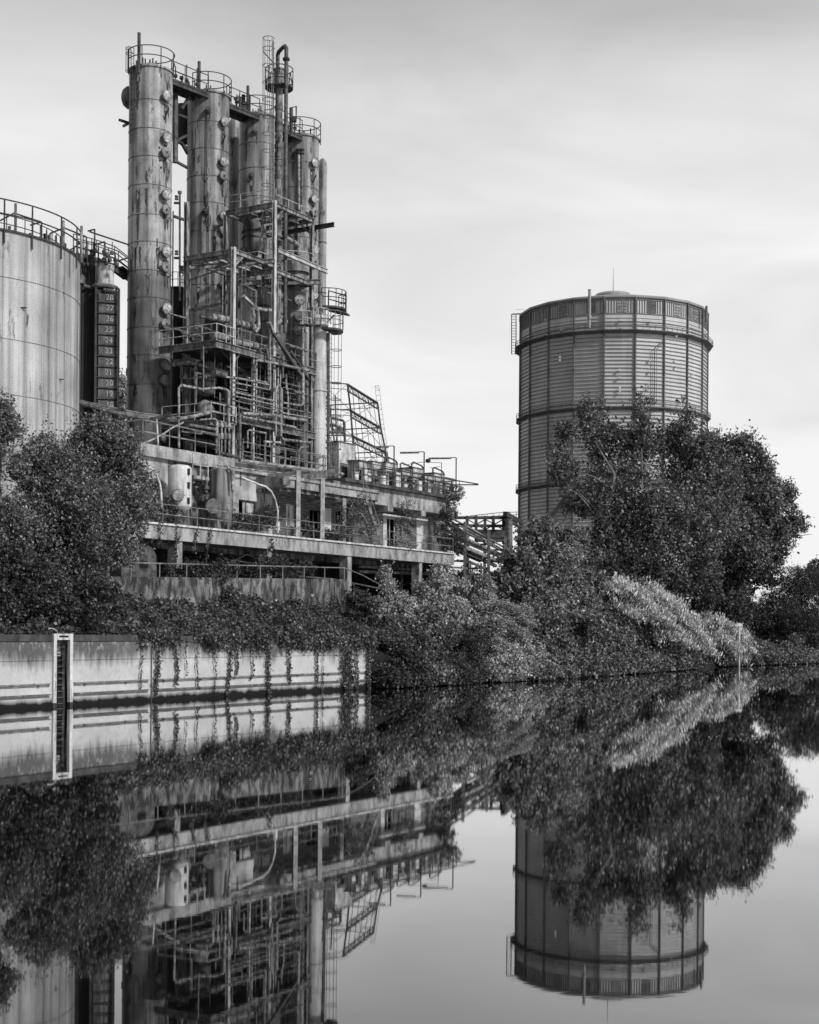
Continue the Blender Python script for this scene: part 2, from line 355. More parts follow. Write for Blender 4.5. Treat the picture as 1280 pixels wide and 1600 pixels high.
def clump_leaves(lobes, n_cl, per, leaf, twig, up=0.5, outw=0.7, rnd=0.5, shell=(0.62, 1.0), zmin=None, spread=0.35, cull=0.72, sub=(.16, .42), elong=1.0, droop=0.0, nrm_rnd=.34, twf=.14, dens=1.7):
    """lobes: (centre Vector, (rx,ry,rz)). Each lobe carries tufts of uneven size; each tuft has leaves over its outer side facing outwards,
    loose twigs sticking out, and a thin scatter of leaves inside. Sets LEAF_N, the leaf normals, for leaves_mesh."""
    global LEAF_N
    total = n_cl * per
    Cs = np.array([l[0] for l in lobes], float); Rs = np.array([l[1] for l in lobes], float); Rm = Rs.mean(axis=1)
    wgt = Rm ** 2; wgt /= wgt.sum()
    # tufts
    m_ = 6000; idx = rng.choice(len(lobes), m_, p=wgt)
    d = rng.normal(size=(m_, 3)); d /= np.linalg.norm(d, axis=1, keepdims=True)
    rr = 0.66 + 0.34 * rng.random(m_) ** 0.7
    P = Cs[idx] + d * Rs[idx] * rr[:, None]
    keep = np.ones(m_, bool)
    for k in range(len(lobes)):
        q = np.linalg.norm((P - Cs[k]) / Rs[k], axis=1); keep &= ~((q < cull * 0.85) & (idx != k))
    if zmin is not None: keep &= P[:, 2] > zmin
    P = P[keep]; d = d[keep]; idx = idx[keep]; m_ = len(P)
    rc = np.maximum(Rm[idx] * (sub[0] + (sub[1] - sub[0]) * rng.random(m_) ** 1.6), 1.5 * leaf)
    ns = np.clip(dens * (rc / leaf) ** 2 * (0.6 + 0.8 * rng.random(m_)) * elong ** .5, 8, 420).astype(int)
    cs = np.cumsum(ns); last = int(np.searchsorted(cs, total * (.92 - twf))) + 1
    P = P[:last]; d = d[:last]; rc = rc[:last]; ns = ns[:last]; idx = idx[:last]; m_ = len(P)
    rep = np.repeat(np.arange(m_), ns); n = len(rep)
    axis = d * outw + np.array([0, 0, up]); axis /= np.linalg.norm(axis, axis=1, keepdims=True)
    v = rng.normal(size=(n, 3)); v /= np.linalg.norm(v, axis=1, keepdims=True)
    v += axis[rep] * 0.75; v /= np.linalg.norm(v, axis=1, keepdims=True)
    rad = rc[rep] * (0.55 + 0.5 * rng.random(n) ** .7)
    flat = np.array([1, 1, .72])
    C = P[rep] + v * flat * rad[:, None] + axis[rep] * (np.abs((v * axis[rep]).sum(1)) ** 2 * rad * (elong - 1))[:, None]
    Nn = v * 0.8 + np.array([0, 0, .35]) + rng.normal(size=(n, 3)) * nrm_rnd
    Dl = axis[rep] * .5 + rng.normal(size=(n, 3)) * .8 + np.array([0, 0, -droop])
    base = rng.random(m_)[rep]
    tone = np.clip(0.74 * base + 0.26 * rng.random(n), 0, 1) ** 2.0 * 1.1
    # loose twigs with leaves reaching out of the tufts
    k = max(1, int(total * twf / 7)); j = rng.integers(0, m_, k); ta = axis[j] + rng.normal(size=(k, 3)) * rnd * .8; ta /= np.linalg.norm(ta, axis=1, keepdims=True)
    a = rng.random((k, 7)); L_ = (rc[j] * 1.1 + twig * (.4 + .7 * rng.random(k)))
    C2 = (P[j][:, None] + ta[:, None] * (a * L_[:, None])[..., None] + rng.normal(size=(k, 7, 3)) * leaf * .6).reshape(-1, 3)
    # scatter inside
    q = int(total * .10); i3 = rng.choice(len(lobes), q, p=wgt); d3 = rng.normal(size=(q, 3)); d3 /= np.linalg.norm(d3, axis=1, keepdims=True)
    C3 = Cs[i3] + d3 * Rs[i3] * (.25 + .5 * rng.random(q))[:, None]
    C = np.concatenate([C, C2, C3]); e = len(C2) + len(C3)
    Nn = np.concatenate([Nn, rng.normal(size=(e, 3)) + np.array([0, 0, .6])]); Dl = np.concatenate([Dl, rng.normal(size=(e, 3)) + np.array([0, 0, -droop])])
    tone = np.concatenate([tone, rng.random(e) ** 1.6])
    sz = leaf * (0.55 + 0.9 * rng.random(len(C)))
    if zmin is not None:
        k = C[:, 2] > zmin; C = C[k]; Dl = Dl[k]; sz = sz[k]; tone = tone[k]; Nn = Nn[k]
    LEAF_N = Nn
    return C, Dl, sz, tone
def sprays(lobes, n, length, leaf, lean, zmin=.1, flower=True):
    """arching canes out of a bush: leaves flat to both sides, white spikes standing on the upper side"""
    Cs = np.array([l[0] for l in lobes], float); Rs = np.array([l[1] for l in lobes], float); w_ = Rs.mean(1) ** 2; w_ /= w_.sum()
    i = rng.choice(len(lobes), n, p=w_); d = rng.normal(size=(n, 3)); d[:, 2] = np.abs(d[:, 2]) * .8 + .05; d /= np.linalg.norm(d, axis=1, keepdims=True)
    P = Cs[i] + d * Rs[i] * (.8 + .25 * rng.random(n))[:, None]
    h = d * .5 + np.array(lean) + rng.normal(size=(n, 3)) * .3; h[:, 2] = .25 + .2 * rng.random(n); h /= np.linalg.norm(h, axis=1, keepdims=True)
    Ln = length * (.6 + .7 * rng.random(n)); m_ = 11; f = (np.arange(m_) + .5) / m_
    B = P[:, None] + h[:, None] * (f[None] * Ln[:, None])[..., None]; B[..., 2] -= (f[None] ** 2) * Ln[:, None] * .62
    side = np.cross(h, [0, 0, 1.]); side /= np.linalg.norm(side, axis=1, keepdims=True); sg = np.where(np.arange(m_) % 2, 1, -1)[None, :, None]
    LC = (B + side[:, None] * sg * leaf * .5).reshape(-1, 3); LD = (side[:, None] * sg + h[:, None] * .5 + np.array([0, 0, -.25])).reshape(-1, 3); LN = np.repeat(np.array([[0, 0, 1.]]) , len(LC), 0) + rng.normal(size=(len(LC), 3)) * .3
    FC = (B + np.array([0, 0, leaf * .45]) + rng.normal(size=B.shape) * .04).reshape(-1, 3)
    k = LC[:, 2] > zmin; k2 = FC[:, 2] > zmin
    return LC[k], LD[k], LN[k], FC[k2], (np.array([0, 0, 1.]) + rng.normal(size=FC.shape) * .45 + np.repeat(h, m_, 0) * .5)[k2]
def scatter(lobes, k, f=(.28, .55), out=.85, rzf=1.0, core=.62, seed=0):
    """break round lobes up into uneven smaller ones"""
    r_ = random.Random(seed * 13 + len(lobes)); res = []
    for c, R_ in lobes:
        res.append((Vector(c), tuple(q * core for q in R_)))
        for _ in range(k):
            d = Vector((r_.gauss(0, 1), r_.gauss(0, 1), r_.gauss(0, 1) + .15)).normalized(); s_ = r_.uniform(*f); t_ = out * r_.uniform(.55, 1.12)
            res.append((Vector((c[0] + d.x * R_[0] * t_, c[1] + d.y * R_[1] * t_, c[2] + d.z * R_[2] * t_)), (R_[0] * s_, R_[1] * s_, R_[2] * s_ * rzf * r_.uniform(.8, 1.25))))
    return res
def lob(px, py, rpx, d, ry=None, rz=None):
    r = rpx * d / F
    return (W(px, py, d), (r, r if ry is None else ry, r if rz is None else rz * d / F))
def limbs(parent, name, base, targets, r0, mat, seed=0, fork=0.35, n=7):
    rd = random.Random(seed); base = Vector(base); mb = MB()
    top = sum((Vector(t_) for t_ in targets), Vector()) / len(targets)
    f = base.lerp(top, fork); f.x = base.x + (top.x - base.x) * fork * 0.5
    mb.tube([base - ZU * 0.3, base.lerp(f, 0.5) + Vector((rd.uniform(-.2, .2), 0, 0)), f], [r0 * 1.25, r0, r0 * 0.85], n)
    for t_ in targets:
        t_ = Vector(t_); m1 = f.lerp(t_, 0.35) + Vector((rd.uniform(-.1, .1), rd.uniform(-.1, .1), 0.12)) * (t_ - f).length
        m2 = f.lerp(t_, 0.7) + Vector((rd.uniform(-.06, .06), rd.uniform(-.06, .06), 0.05)) * (t_ - f).length
        mb.tube([f - ZU * r0 * 0.3, m1, m2, t_], [r0 * 0.6, r0 * 0.42, r0 * 0.26, r0 * 0.08], 6)
        for k in range(3):
            a = m1.lerp(t_, rd.uniform(0, .6)); e = a + Vector((rd.uniform(-1, 1), rd.uniform(-1, 1), rd.uniform(-.1, .9))) * (t_ - f).length * 0.3
            mb.tube([a, a.lerp(e, .5) + ZU * 0.05 * (e - a).length, e], [r0 * 0.2, r0 * 0.13, r0 * 0.04], 5)
    return mb.build(name, mat, parent)

# ================================================================== THE SETTING
BL = [(-60, -61.5, -18), (-16.4, 57.6), (-12.3, 65.0), (-7.1, 74.0), (-2.2, 81.6), (3.4, 90.2), (9.2, 99.0), (21.0, 122.0), (33.7, 147.0), (44.0, 160.0), (75.0, 205.0)]
BANK = [Q0 + U * -60] + [Vector((p[0], p[1], 0)) for p in BL[1:]]
def bank_at(px, py=1040):          # bank point seen in this column of the measuring frame
    k = tilt(px, py)[0] / F
    for a, b_ in zip(BANK[:-1], BANK[1:]):
        fa = a.x - k * a.y; fb = b_.x - k * b_.y
        if fa * fb <= 0 and fa != fb: return a.lerp(b_, fa / (fa - fb))
    return BANK[-1]
# ground: one sheet from the bank out to the horizon, stepping up behind the wall
mb = MB()
rows = []
prof_q = [(0.0, -2.0), (-0.35, 2.35), (-2.5, 3.1), (-6.2, 4.1), (-10, 5.2), (-40, 5.4), (-160, 5.0)]
for i, p in enumerate(BANK):
    a = BANK[max(i - 1, 0)]; c = BANK[min(i + 1, len(BANK) - 1)]
    nn = (c - a).normalized().cross(ZU)
    if i > 4: pr = [(0.6, -2.0), (-0.1, 0.15), (-2.5, 1.6), (-6.2, 2.8), (-10, 3.4), (-40, 4.0), (-160, 4.0)]
    else: pr = prof_q
    rows.append([(p.x + nn.x * o_, p.y + nn.y * o_, z) for o_, z in pr])
# far ring
far = [(-1500, -200, 4.0), (-1500, 300, 4), (-1400, 900, 4), (-900, 1500, 4), (-500, 1900, 4), (-200, 2100, 4), (100, 2200, 4), (500, 2200, 4), (900, 2100, 4), (1300, 1800, 4), (1700, 1500, 4)]
for i, r_ in enumerate(rows): r_.append(far[i])
m_ = len(rows[0]); vs = [v for r_ in rows for v in r_]
fs = [(i * m_ + j, (i + 1) * m_ + j, (i + 1) * m_ + j + 1, i * m_ + j + 1) for i in range(len(rows) - 1) for j in range(m_ - 1)]
mb.add(vs, fs, True); g = mb.build('ground', 'earth'); tag(g, kind='structure')

mb = MB(); mb.add([(-2500, -400, 0), (2500, -400, 0), (2500, 2600, 0), (-2500, 2600, 0)], [(0, 1, 2, 3)])
m, t, b = basemat('still canal water'); M['water'] = m
t.nodes.remove(b)
o_ = t.nodes['Material Output']; gl = t.nodes.new('ShaderNodeBsdfGlossy'); gl.inputs['Roughness'].default_value = 0.018; gl.inputs['Color'].default_value = (0.93, 0.93, 0.93, 1)
df = t.nodes.new('ShaderNodeBsdfDiffuse'); df.inputs[0].default_value = (0.003, 0.003, 0.003, 1)
ge = t.nodes.new('ShaderNodeNewGeometry'); fz = t.nodes.new('ShaderNodeVectorMath'); fz.operation = 'DOT_PRODUCT'
t.links.new(ge.outputs['Incoming'], fz.inputs[0]); t.links.new(ge.outputs['True Normal'], fz.inputs[1])
rg = t.nodes.new('ShaderNodeValToRGB'); t.links.new(fz.outputs['Value'], rg.inputs[0]); rg.color_ramp.elements[0].color = (1, 1, 1, 1); rg.color_ramp.elements[1].color = (.04, .04, .04, 1)
for p_, v_ in ((0.05, .97), (0.117, .84), (.18, .56), (.26, .37), (.5, .16)): e = rg.color_ramp.elements.new(p_); e.color = (v_, v_, v_, 1)
ms = t.nodes.new('ShaderNodeMixShader'); t.links.new(rg.outputs[0], ms.inputs[0]); t.links.new(df.outputs[0], ms.inputs[1]); t.links.new(gl.outputs[0], ms.inputs[2]); t.links.new(ms.outputs[0], o_.inputs[0])
tc_ = t.nodes.new('ShaderNodeTexCoord'); mp_ = t.nodes.new('ShaderNodeMapping'); mp_.inputs['Scale'].default_value = (4.0, 9.0, 1)
n_ = t.nodes.new('ShaderNodeTexNoise'); n_.inputs['Scale'].default_value = 1.0; n_.inputs['Detail'].default_value = 3
bp = t.nodes.new('ShaderNodeBump'); bp.inputs['Strength'].default_value = 0.03; bp.inputs['Distance'].default_value = 0.003
t.links.new(tc_.outputs['Object'], mp_.inputs[0]); t.links.new(mp_.outputs[0], n_.inputs['Vector']); t.links.new(n_.outputs[0], bp.inputs['Height'])
t.links.new(bp.outputs[0], gl.inputs['Normal'])
tag(mb.build('water', 'water'), kind='structure')

# ------------------------------------------------------------------ quay wall
m, t, b = basemat('quay wall face'); M['quay_face'] = m
def nn_(ty, **k):
    x = t.nodes.new(ty)
    for a, c in k.items(): setattr(x, a, c)
    return x
tc_ = nn_('ShaderNodeTexCoord'); sx = nn_('ShaderNodeSeparateXYZ'); t.links.new(tc_.outputs['Object'], sx.inputs[0])
def noise(scale, sc, det=7, ro=0.6):
    mp = nn_('ShaderNodeMapping'); mp.inputs['Scale'].default_value = sc; t.links.new(tc_.outputs['Object'], mp.inputs[0])
    z = nn_('ShaderNodeTexNoise'); z.inputs['Scale'].default_value = scale; z.inputs['Detail'].default_value = det; z.inputs['Roughness'].default_value = ro
    t.links.new(mp.outputs[0], z.inputs['Vector']); return z.outputs[0]
def mth(op, a, b_=None, c=None):
    x = nn_('ShaderNodeMath', operation=op)
    for i, v in enumerate((a, b_, c)):
        if v is None: continue
        if isinstance(v, (int, float)): x.inputs[i].default_value = v
        else: t.links.new(v, x.inputs[i])
    return x.outputs[0]
def mrg(v, a, b_, c, d):
    x = nn_('ShaderNodeMapRange'); t.links.new(v, x.inputs[0])
    for i, q in enumerate((a, b_, c, d)): x.inputs[i + 1].default_value = q
    return x.outputs[0]
blo = noise(0.45, (1, 1, 1.6)); fin = noise(6, (1, 1, 1)); stk = noise(1.0, (3.2, 3.2, 0.35)); stk2 = noise(1.0, (0.5, 0.5, 0.2), 4); wet = noise(1.0, (1.5, 1.5, 0.5)); flake = noise(3.0, (1.4, 1.4, 0.7), 9, 0.75)
base = mth('MULTIPLY', mrg(blo, 0.3, 0.7, 0.38, 0.56), mrg(fin, 0.3, 0.7, 0.9, 1.06))
z = sx.outputs[2]
# washed-down stain below the coping, in ragged streaks
edge = mth('ADD', z, mth('ADD', mth('MULTIPLY', mth('SUBTRACT', stk, 0.5), 1.5), mth('MULTIPLY', mth('SUBTRACT', stk2, 0.5), 1.9)))
top = mrg(edge, 1.72, 2.35, 1.0, 0.24)
c1 = mth('MULTIPLY', base, top)
c1 = mth('MULTIPLY', c1, mrg(flake, 0.58, 0.63, 1.0, 0.86))
whit = mth('MULTIPLY', mrg(flake, 0.54, 0.60, 0.0, 1.0), mrg(edge, 2.2, 2.6, 0.0, 0.35))
c1 = mth('ADD', c1, mth('MULTIPLY', whit, 0.5))
low = mrg(mth('ADD', z, mth('MULTIPLY', mth('SUBTRACT', wet, 0.5), 0.5)), 0.17, 0.42, 0.03, 1.0)
c1 = mth('MULTIPLY', c1, low)
c1 = mth('ADD', c1, mth('MULTIPLY', mth('MULTIPLY', mrg(flake, 0.56, 0.6, 0.0, 1.0), mrg(z, 0.18, 0.4, 0.0, 1.0)), mrg(z, 0.3, 0.42, 0.10, 0.0)))
ln = mth('MULTIPLY', mrg(mth('ABSOLUTE', mth('SUBTRACT', z, 1.93)), 0.012, 0.03, 0.55, 1.0), 1.0)
c1 = mth('MULTIPLY', c1, ln)
t.links.new(c1, b.inputs['Base Color']); b.inputs['Roughness'].default_value = 0.9; b.inputs['Specular IOR Level'].default_value = 0.1
bp = nn_('ShaderNodeBump'); bp.inputs['Strength'].default_value = 0.25; bp.inputs['Distance'].default_value = 0.04; t.links.new(flake, bp.inputs['Height']); t.links.new(bp.outputs[0], b.inputs['Normal'])

qw = thing('quay_wall', 'long pale concrete quay wall with dark coping rising from the canal', 'wall', BANK[1])
def qtop(p):          # the wall top falls slightly towards its far end
    d = (Vector((p.x, p.y, 0)) - BANK[1]).length
    return 3.02 if d < 9 else max(2.66, 3.02 - (d - 9) * 0.017)
def qn(i):
    a = BANK[max(i - 1, 0)]; c = BANK[min(i + 1, 4)]; return (c - a).normalized().cross(ZU)
def qstrip(mb, z0, z1, o0, o1, segs, inset=(0, 0)):
    """a bar with rectangular section along the wall face between plan points segs"""
    P = [Vector(p) for p in segs]
    pr = []
    for i, p in enumerate(P):
        a = P[max(i - 1, 0)]; c = P[min(i + 1, len(P) - 1)]; nn = (c - a).normalized().cross(ZU)
        zt = (lambda q, z_: z_(q) if callable(z_) else z_)
        pr.append([(p + nn * o_) + ZU * zt(p, z_) for o_, z_ in ((o0, z0), (o1, z0), (o1, z1), (o0, z1))])
    vs = [v for r_ in pr for v in r_]; n = len(P)
    fs = [(i * 4 + j, i * 4 + (j + 1) % 4, (i + 1) * 4 + (j + 1) % 4, (i + 1) * 4 + j) for i in range(n - 1) for j in range(4)]
    fs += [(3, 2, 1, 0), tuple((n - 1) * 4 + j for j in range(4))]
    mb.add(vs, fs)
def wallpath(d0, d1):          # plan points along the wall by distance from BANK[1]
    out = []; acc = 0; pts = [Q0 + U * -60] + BANK[1:5]; pos = [-60.0]
    for a, c in zip(BANK[1:4], BANK[2:5]): 
        if len(pos) == 1: pos.append(0.0)
        pos.append(pos[-1] + (c - a).length)
    def at(d):
        for i in range(len(pts) - 1):
            if pos[i] <= d <= pos[i + 1]: return pts[i].lerp(pts[i + 1], (d - pos[i]) / (pos[i + 1] - pos[i]))
        return pts[-1]
    res = [at(d0)] + [pts[i] for i in range(len(pts)) if d0 < pos[i] < d1] + [at(d1)]
    return res
def wd(px, py=1050):          # distance along the wall of an image column
    k = tilt(px, py)[0] / F; acc = 0
    pts = [Q0 + U * -60] + BANK[1:5]; pos = -60.0
    for a, c in zip(pts[:-1], pts[1:]):
        fa = a.x - k * a.y; fb = c.x - k * c.y; le = (c - a).length
        if fa * fb <= 0: return pos + le * fa / (fa - fb)
        pos += le
    return pos
LD0, LD1 = wd(81), wd(111)
WEND = wd(586)
for i, (a, c, inn) in enumerate(((-60, LD0, 0), (LD0, LD1, 1), (LD1, wd(236), 0), (wd(236) + 0.04, WEND, 0))):
    mb = MB()
    if inn: qstrip(mb, -1.5, qtop, -1.2, -0.36, wallpath(a, c))          # back of the ladder recess
    else: qstrip(mb, -1.5, lambda p: qtop(p) - 0.27, -1.2, 0.0, wallpath(a, c))
    mb.build('wall_face', 'quay_face', qw)
    if not inn:
        mb = MB(); qstrip(mb, lambda p: qtop(p) - 0.268, qtop, -0.75, 0.07, wallpath(a, c)); mb.build('coping', 'coping', qw)
for i, (a, c) in enumerate(((-40, wd(77)), (wd(115), wd(231)), (wd(240), wd(581)))):
    for zc in (0.97, 0.52):
        mb = MB(); qstrip(mb, zc - 0.035, zc + 0.02, 0.002, 0.09, wallpath(a, c)); qstrip(mb, zc - 0.11, zc - 0.085, 0.002, 0.05, wallpath(a, c))
        mb.build('fender_rail', 'cover_dull' if zc > .6 else 'steel_mid', qw)
    mb = MB(); x = max(a, -12) + 0.6
    while x < c:
        p = wallpath(x, x + 0.12); qstrip(mb, 0.85, 0.93, 0.0, 0.09, p); x += 2.7
    mb.build('bracket', 'rust', qw)
mb = MB(); mb.beam(wallpath(wd(236) + 0.02, 30)[0] - ZU, wallpath(wd(236) + 0.02, 30)[0] + ZU * 2.7, 0.1, 0.05); mb.build('joint', 'rust', qw)
# ladder in its pale frame
lp = wallpath(LD0, LD1); fn = (lp[-1] - lp[0]).normalized().cross(ZU); fd = (lp[-1] - lp[0]).normalized(); LWD = (lp[-1] - lp[0]).length
la = thing('quay_ladder', 'recessed iron ladder in a pale frame reaching down to the water', 'ladder', lp[0] + ZU * 0)
mb = MB()
for q in (0.09, LWD - 0.09): mb.beam(lp[0] + fd * q + fn * 0.04 + ZU * 0.16, lp[0] + fd * q + fn * 0.04 + ZU * 2.80, 0.18, 0.14, fn)
mb.box(lp[0] + fd * LWD / 2 + fn * 0.04 + ZU * 2.93, (LWD, 0.14, 0.26), Matrix((fd, fn, ZU)).transposed())
fo = mb.build('frame', 'white_tank', la)
for q in (0.09, LWD - 0.09): mb = MB(); mb.beam(lp[0] + fd * q + fn * 0.04 - ZU * 0.8, lp[0] + fd * q + fn * 0.04 + ZU * 0.156, 0.17, 0.13, fn); mb.build('frame_foot', 'rust', la)
mb = MB(); mb.box(lp[0] + fd * LWD / 2 + fn * 0.12 + ZU * 2.95, (0.55, 0.03, 0.07), Matrix((fd, fn, ZU)).transposed()); mb.build('hand_slot', 'void', fo)
mb = MB()
for i in range(11):
    z_ = 0.1 + i * 0.262; mb.tube([lp[0] + fd * 0.18 - fn * 0.14 + ZU * z_, lp[0] + fd * (LWD - 0.3) - fn * 0.14 + ZU * z_], 0.026, 6)
mb.build('rungs', 'rust', la)
mb = MB(); mb.beam(lp[0] + fd * (LWD - 0.25) - fn * 0.2 - ZU, lp[0] + fd * (LWD - 0.25) - fn * 0.2 + ZU * 2.8, 0.06, 0.1)
for z_ in (0.75, 1.4, 2.5): mb.box(lp[0] + fd * (LWD - 0.36) - fn * 0.16 + ZU * z_, (0.14, 0.1, 0.1), Matrix((fd, fn, ZU)).transposed())
mb.build('stringer', 'rust', la)
mb = MB(); mb.box(lp[0] + fd * LWD * .5 - fn * 0.345 + ZU * 1.2, (LWD, 0.03, 3.3), Matrix((fd, fn, ZU)).transposed()); mb.build('recess_lining', 'plaster', la)
# white striped rope end above the ladder
mb = MB(); p0 = lp[0] + fd * 0.55 - fn * 0.2 + ZU * 3.05
pts = [p0, p0 + ZU * 0.12 - fd * 0.05, p0 + ZU * 0.2 - fd * 0.2, p0 + ZU * 0.24 - fd * 0.4, p0 + ZU * 0.2 - fd * 0.55]
mb.tube(pts, 0.016, 6); o = mb.build('rope', 'paint_white', loc=p0); tag(o, 'short white striped rope end arching above the quay ladder', 'rope')

# ------------------------------------------------------------------ gasometer
GD = 353.0; gc = W(954, 985, GD); gc.z = 4.0; GR = 22.6; NS = 20
ga = thing('gasometer', 'huge round grey gasometer with horizontal ribs and walkway rings behind the poplars', 'gasometer', gc)
def gpt(px, py, r=23.15):          # point on the gasometer's outer face in this direction
    a, b_ = tilt(px, py); dx = a / F; A = 1 + dx * dx; B = gc.x * dx + gc.y; C_ = gc.x ** 2 + gc.y ** 2 - r * r
    q = max(B * B - A * C_, 0); y = (B - math.sqrt(q)) / A
    return Vector((dx * y, y, CH + b_ / F * y))
toc = math.atan2(-gc.y, -gc.x)
def ga_ang(k): return toc + math.radians(-4.8 + 18 * k)
def gp(k, r, z): a = ga_ang(k); return Vector((gc.x + math.cos(a) * r, gc.y + math.sin(a) * r, z))
ZR = 80.4
mb = MB()
zs = [4.0]; z_ = 4.0
while z_ < 76.0 - 0.9: z_ += 0.885; zs.append(z_)
prof = []
for k, z_ in enumerate(zs[:-1]):
    prof += [(GR, z_), (GR, z_ + 0.72), (GR + 0.16, z_ + 0.735), (GR + 0.16, z_ + 0.86), (GR, z_ + 0.875)]
prof += [(GR, zs[-1]), (GR, 76.4), (GR, ZR)]
vs = [gp(k, r, z_) for r, z_ in prof for k in range(NS)]; m_ = len(prof)
fs = [(i * NS + j, i * NS + (j + 1) % NS, (i + 1) * NS + (j + 1) % NS, (i + 1) * NS + j) for i in range(m_ - 1) for j in range(NS)]
mb.add(vs, fs); mb.build('shell', 'gas', ga)
mb = MB()
for z_ in zs[1:-1]:
    pts = [gp(k, GR + 0.20, z_ - 0.08) for k in range(NS)] + [gp(0, GR + 0.20, z_ - 0.08)]
    for a, c in zip(pts[:-1], pts[1:]): mb.beam(a, c, 0.10, 0.13)
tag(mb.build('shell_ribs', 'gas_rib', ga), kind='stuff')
for k in range(NS):
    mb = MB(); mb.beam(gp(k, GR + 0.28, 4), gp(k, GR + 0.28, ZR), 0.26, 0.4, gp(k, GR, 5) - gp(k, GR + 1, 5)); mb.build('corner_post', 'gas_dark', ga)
mb = MB()
pr = [(GR + 0.2, ZR - 0.35), (GR + 0.55, ZR - 0.2), (GR + 0.6, ZR + 0.15), (GR + 0.4, ZR + 0.4), (4.6, 84.9)]
vs = [gp(k, r, z_) for r, z_ in pr for k in range(NS)]; m_ = len(pr)
mb.add(vs, [(i * NS + j, i * NS + (j + 1) % NS, (i + 1) * NS + (j + 1) % NS, (i + 1) * NS + j) for i in range(m_ - 1) for j in range(NS)]); rf = mb.build('roof', 'gas_roof', ga)
mb = MB(); mb.lathe(gc, [(4.7, 80.5), (4.7, 81.6), (4.2, 82.1), (1.0, 82.7)], 28); mb.build('roof_cap', 'gas_roof', rf)
mb = MB(); mb.tube([gc + ZU * 81, gc + ZU * 88.6], [0.12, 0.04], 5); mb.build('antenna', 'gas_dark', rf)
for k in range(NS):          # window band: window in the middle, ribbed panels either side
    a = gp(k, GR, 0); c = gp(k + 1, GR, 0); d = (c - a); n_out = d.cross(ZU).normalized()
    if n_out.dot(a - Vector((gc.x, gc.y, 0))) < 0: n_out = -n_out
    if n_out.dot(Vector((-gc.x, -gc.y, 0))) < -0.2 * gc.length: continue
    dn = d.normalized(); R = Matrix((dn, n_out, ZU)).transposed()
    p0 = a.lerp(c, 0.55) + n_out * 0.05; p0.z = 78.2
    mb = MB(); mb.box(p0, (2.2, 0.1, 2.7), R); win = mb.build('window', 'glass' if k % 3 == 1 else 'cover', ga)
    mb = MB()
    for q in range(-2, 3): mb.box(p0 + dn * q * 0.53 + n_out * 0.08, (0.09, 0.08, 2.7), R)
    for q in range(-2, 3): mb.box(p0 + ZU * q * 0.65 + n_out * 0.085, (2.2, 0.07, 0.09), R)
    mb.build('frame', 'gas_dark', win)
    mb = MB()
    for q in range(11):
        f_ = 0.05 + q * 0.09
        if abs(f_ - 0.55) * d.length < 1.25: continue
        mb.box(a.lerp(c, f_) + n_out * 0.08 + ZU * 78.2, (0.16, 0.16, 2.9), R)
    mb.box(a.lerp(c, .5) + n_out * 0.1 + ZU * 79.8, (d.length * .98, 0.2, 0.16), R); mb.box(a.lerp(c, .5) + n_out * 0.1 + ZU * 76.6, (d.length * .98, 0.2, 0.16), R)
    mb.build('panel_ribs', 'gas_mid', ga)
for z_, wdt in ((72.7, 1.6), (55.2, 1.15), (37.9, 1.15)):          # walkway rings
    mb = MB(); pr = [(GR + 0.2, z_ - 0.7), (GR + wdt, z_ - 0.18), (GR + wdt, z_), (GR + 0.2, z_)]
    vs = [gp(k, r, q) for r, q in pr for k in range(NS)]
    mb.add(vs, [(i * NS + j, i * NS + (j + 1) % NS, (i + 1) % 4 * NS + (j + 1) % NS, (i + 1) % 4 * NS + j) for i in range(4) for j in range(NS)])
    wk = mb.build('walkway', 'gas_dark', ga)
    mb = MB(); pts = [gp(k, GR + wdt - 0.1, z_) for k in range(NS + 1)]
    for hh in (0.55, 1.1): mb.tube([p + ZU * hh for p in pts], 0.07, 4)
    for a, c in zip(pts[:-1], pts[1:]):
        for q in range(5): p = a.lerp(c, q / 5); mb.tube([p, p + ZU * 1.1], 0.06, 4)
    mb.build('guard_rail', 'gas_dark', wk)
for px, y0, y1, r_ in ((921, 512, 452, 0.34), (1104, 503, 478, 0.3)):
    p0 = gpt(px, y0, 24.3); dd = p0.y; p0.z = W(px, y0, dd).z; p1 = p0.copy(); p1.z = W(px, y1, dd).z; mb = MB(); mb.tube([p0, p1], r_, 8)
    if px < 1000: mb.lathe(Vector((p0.x, p0.y, p0.z + 2.0)), [(0.5, 0), (0.5, 0.9)], 10)
    mb.build('vent_pipe', 'gas_roof' if px < 1000 else 'gas_dark', ga)
# caged ladder and stair details on the left
e0 = W(803, 553, 353); e1 = W(803, 491, 353)
cl_ = MB()
for dx in (-0.55, 0.55):
    for dy in (-.6, .6): cl_.tube([e0 + Vector((dx, dy, 0)), e1 + Vector((dx, dy, 0))], 0.09, 4)
zz = e0.z
while zz < e1.z:
    cl_.beam(Vector((e0.x - .55, e0.y, zz)), Vector((e0.x + .55, e0.y, zz)), 0.1, 0.1); zz += 0.7
cl_.beam(e1 + Vector((-.6, 0, 0)), e1 + Vector((2.6, 0, 0.2)), .9, .12); cl_.beam(e1 + Vector((.6, 0, 1.1)), e1 + Vector((2.6, 0, 1.3)), .07, .07)
cl_.build('ladder', 'gas_dark', ga)
mb = MB(); mb.beam(gpt(852, 818, 24), gpt(892, 770, 24), 1.0, 0.25, Vector((0, 1, 0.01)))
for q in range(4): mb.beam(gpt(852 + q * 3, 815 - q, 24.4), gpt(892 + q * 3, 767 - q, 24.4), 0.08, 0.08)
mb.build('stair_flight', 'gas_dark', ga)
mb = MB()
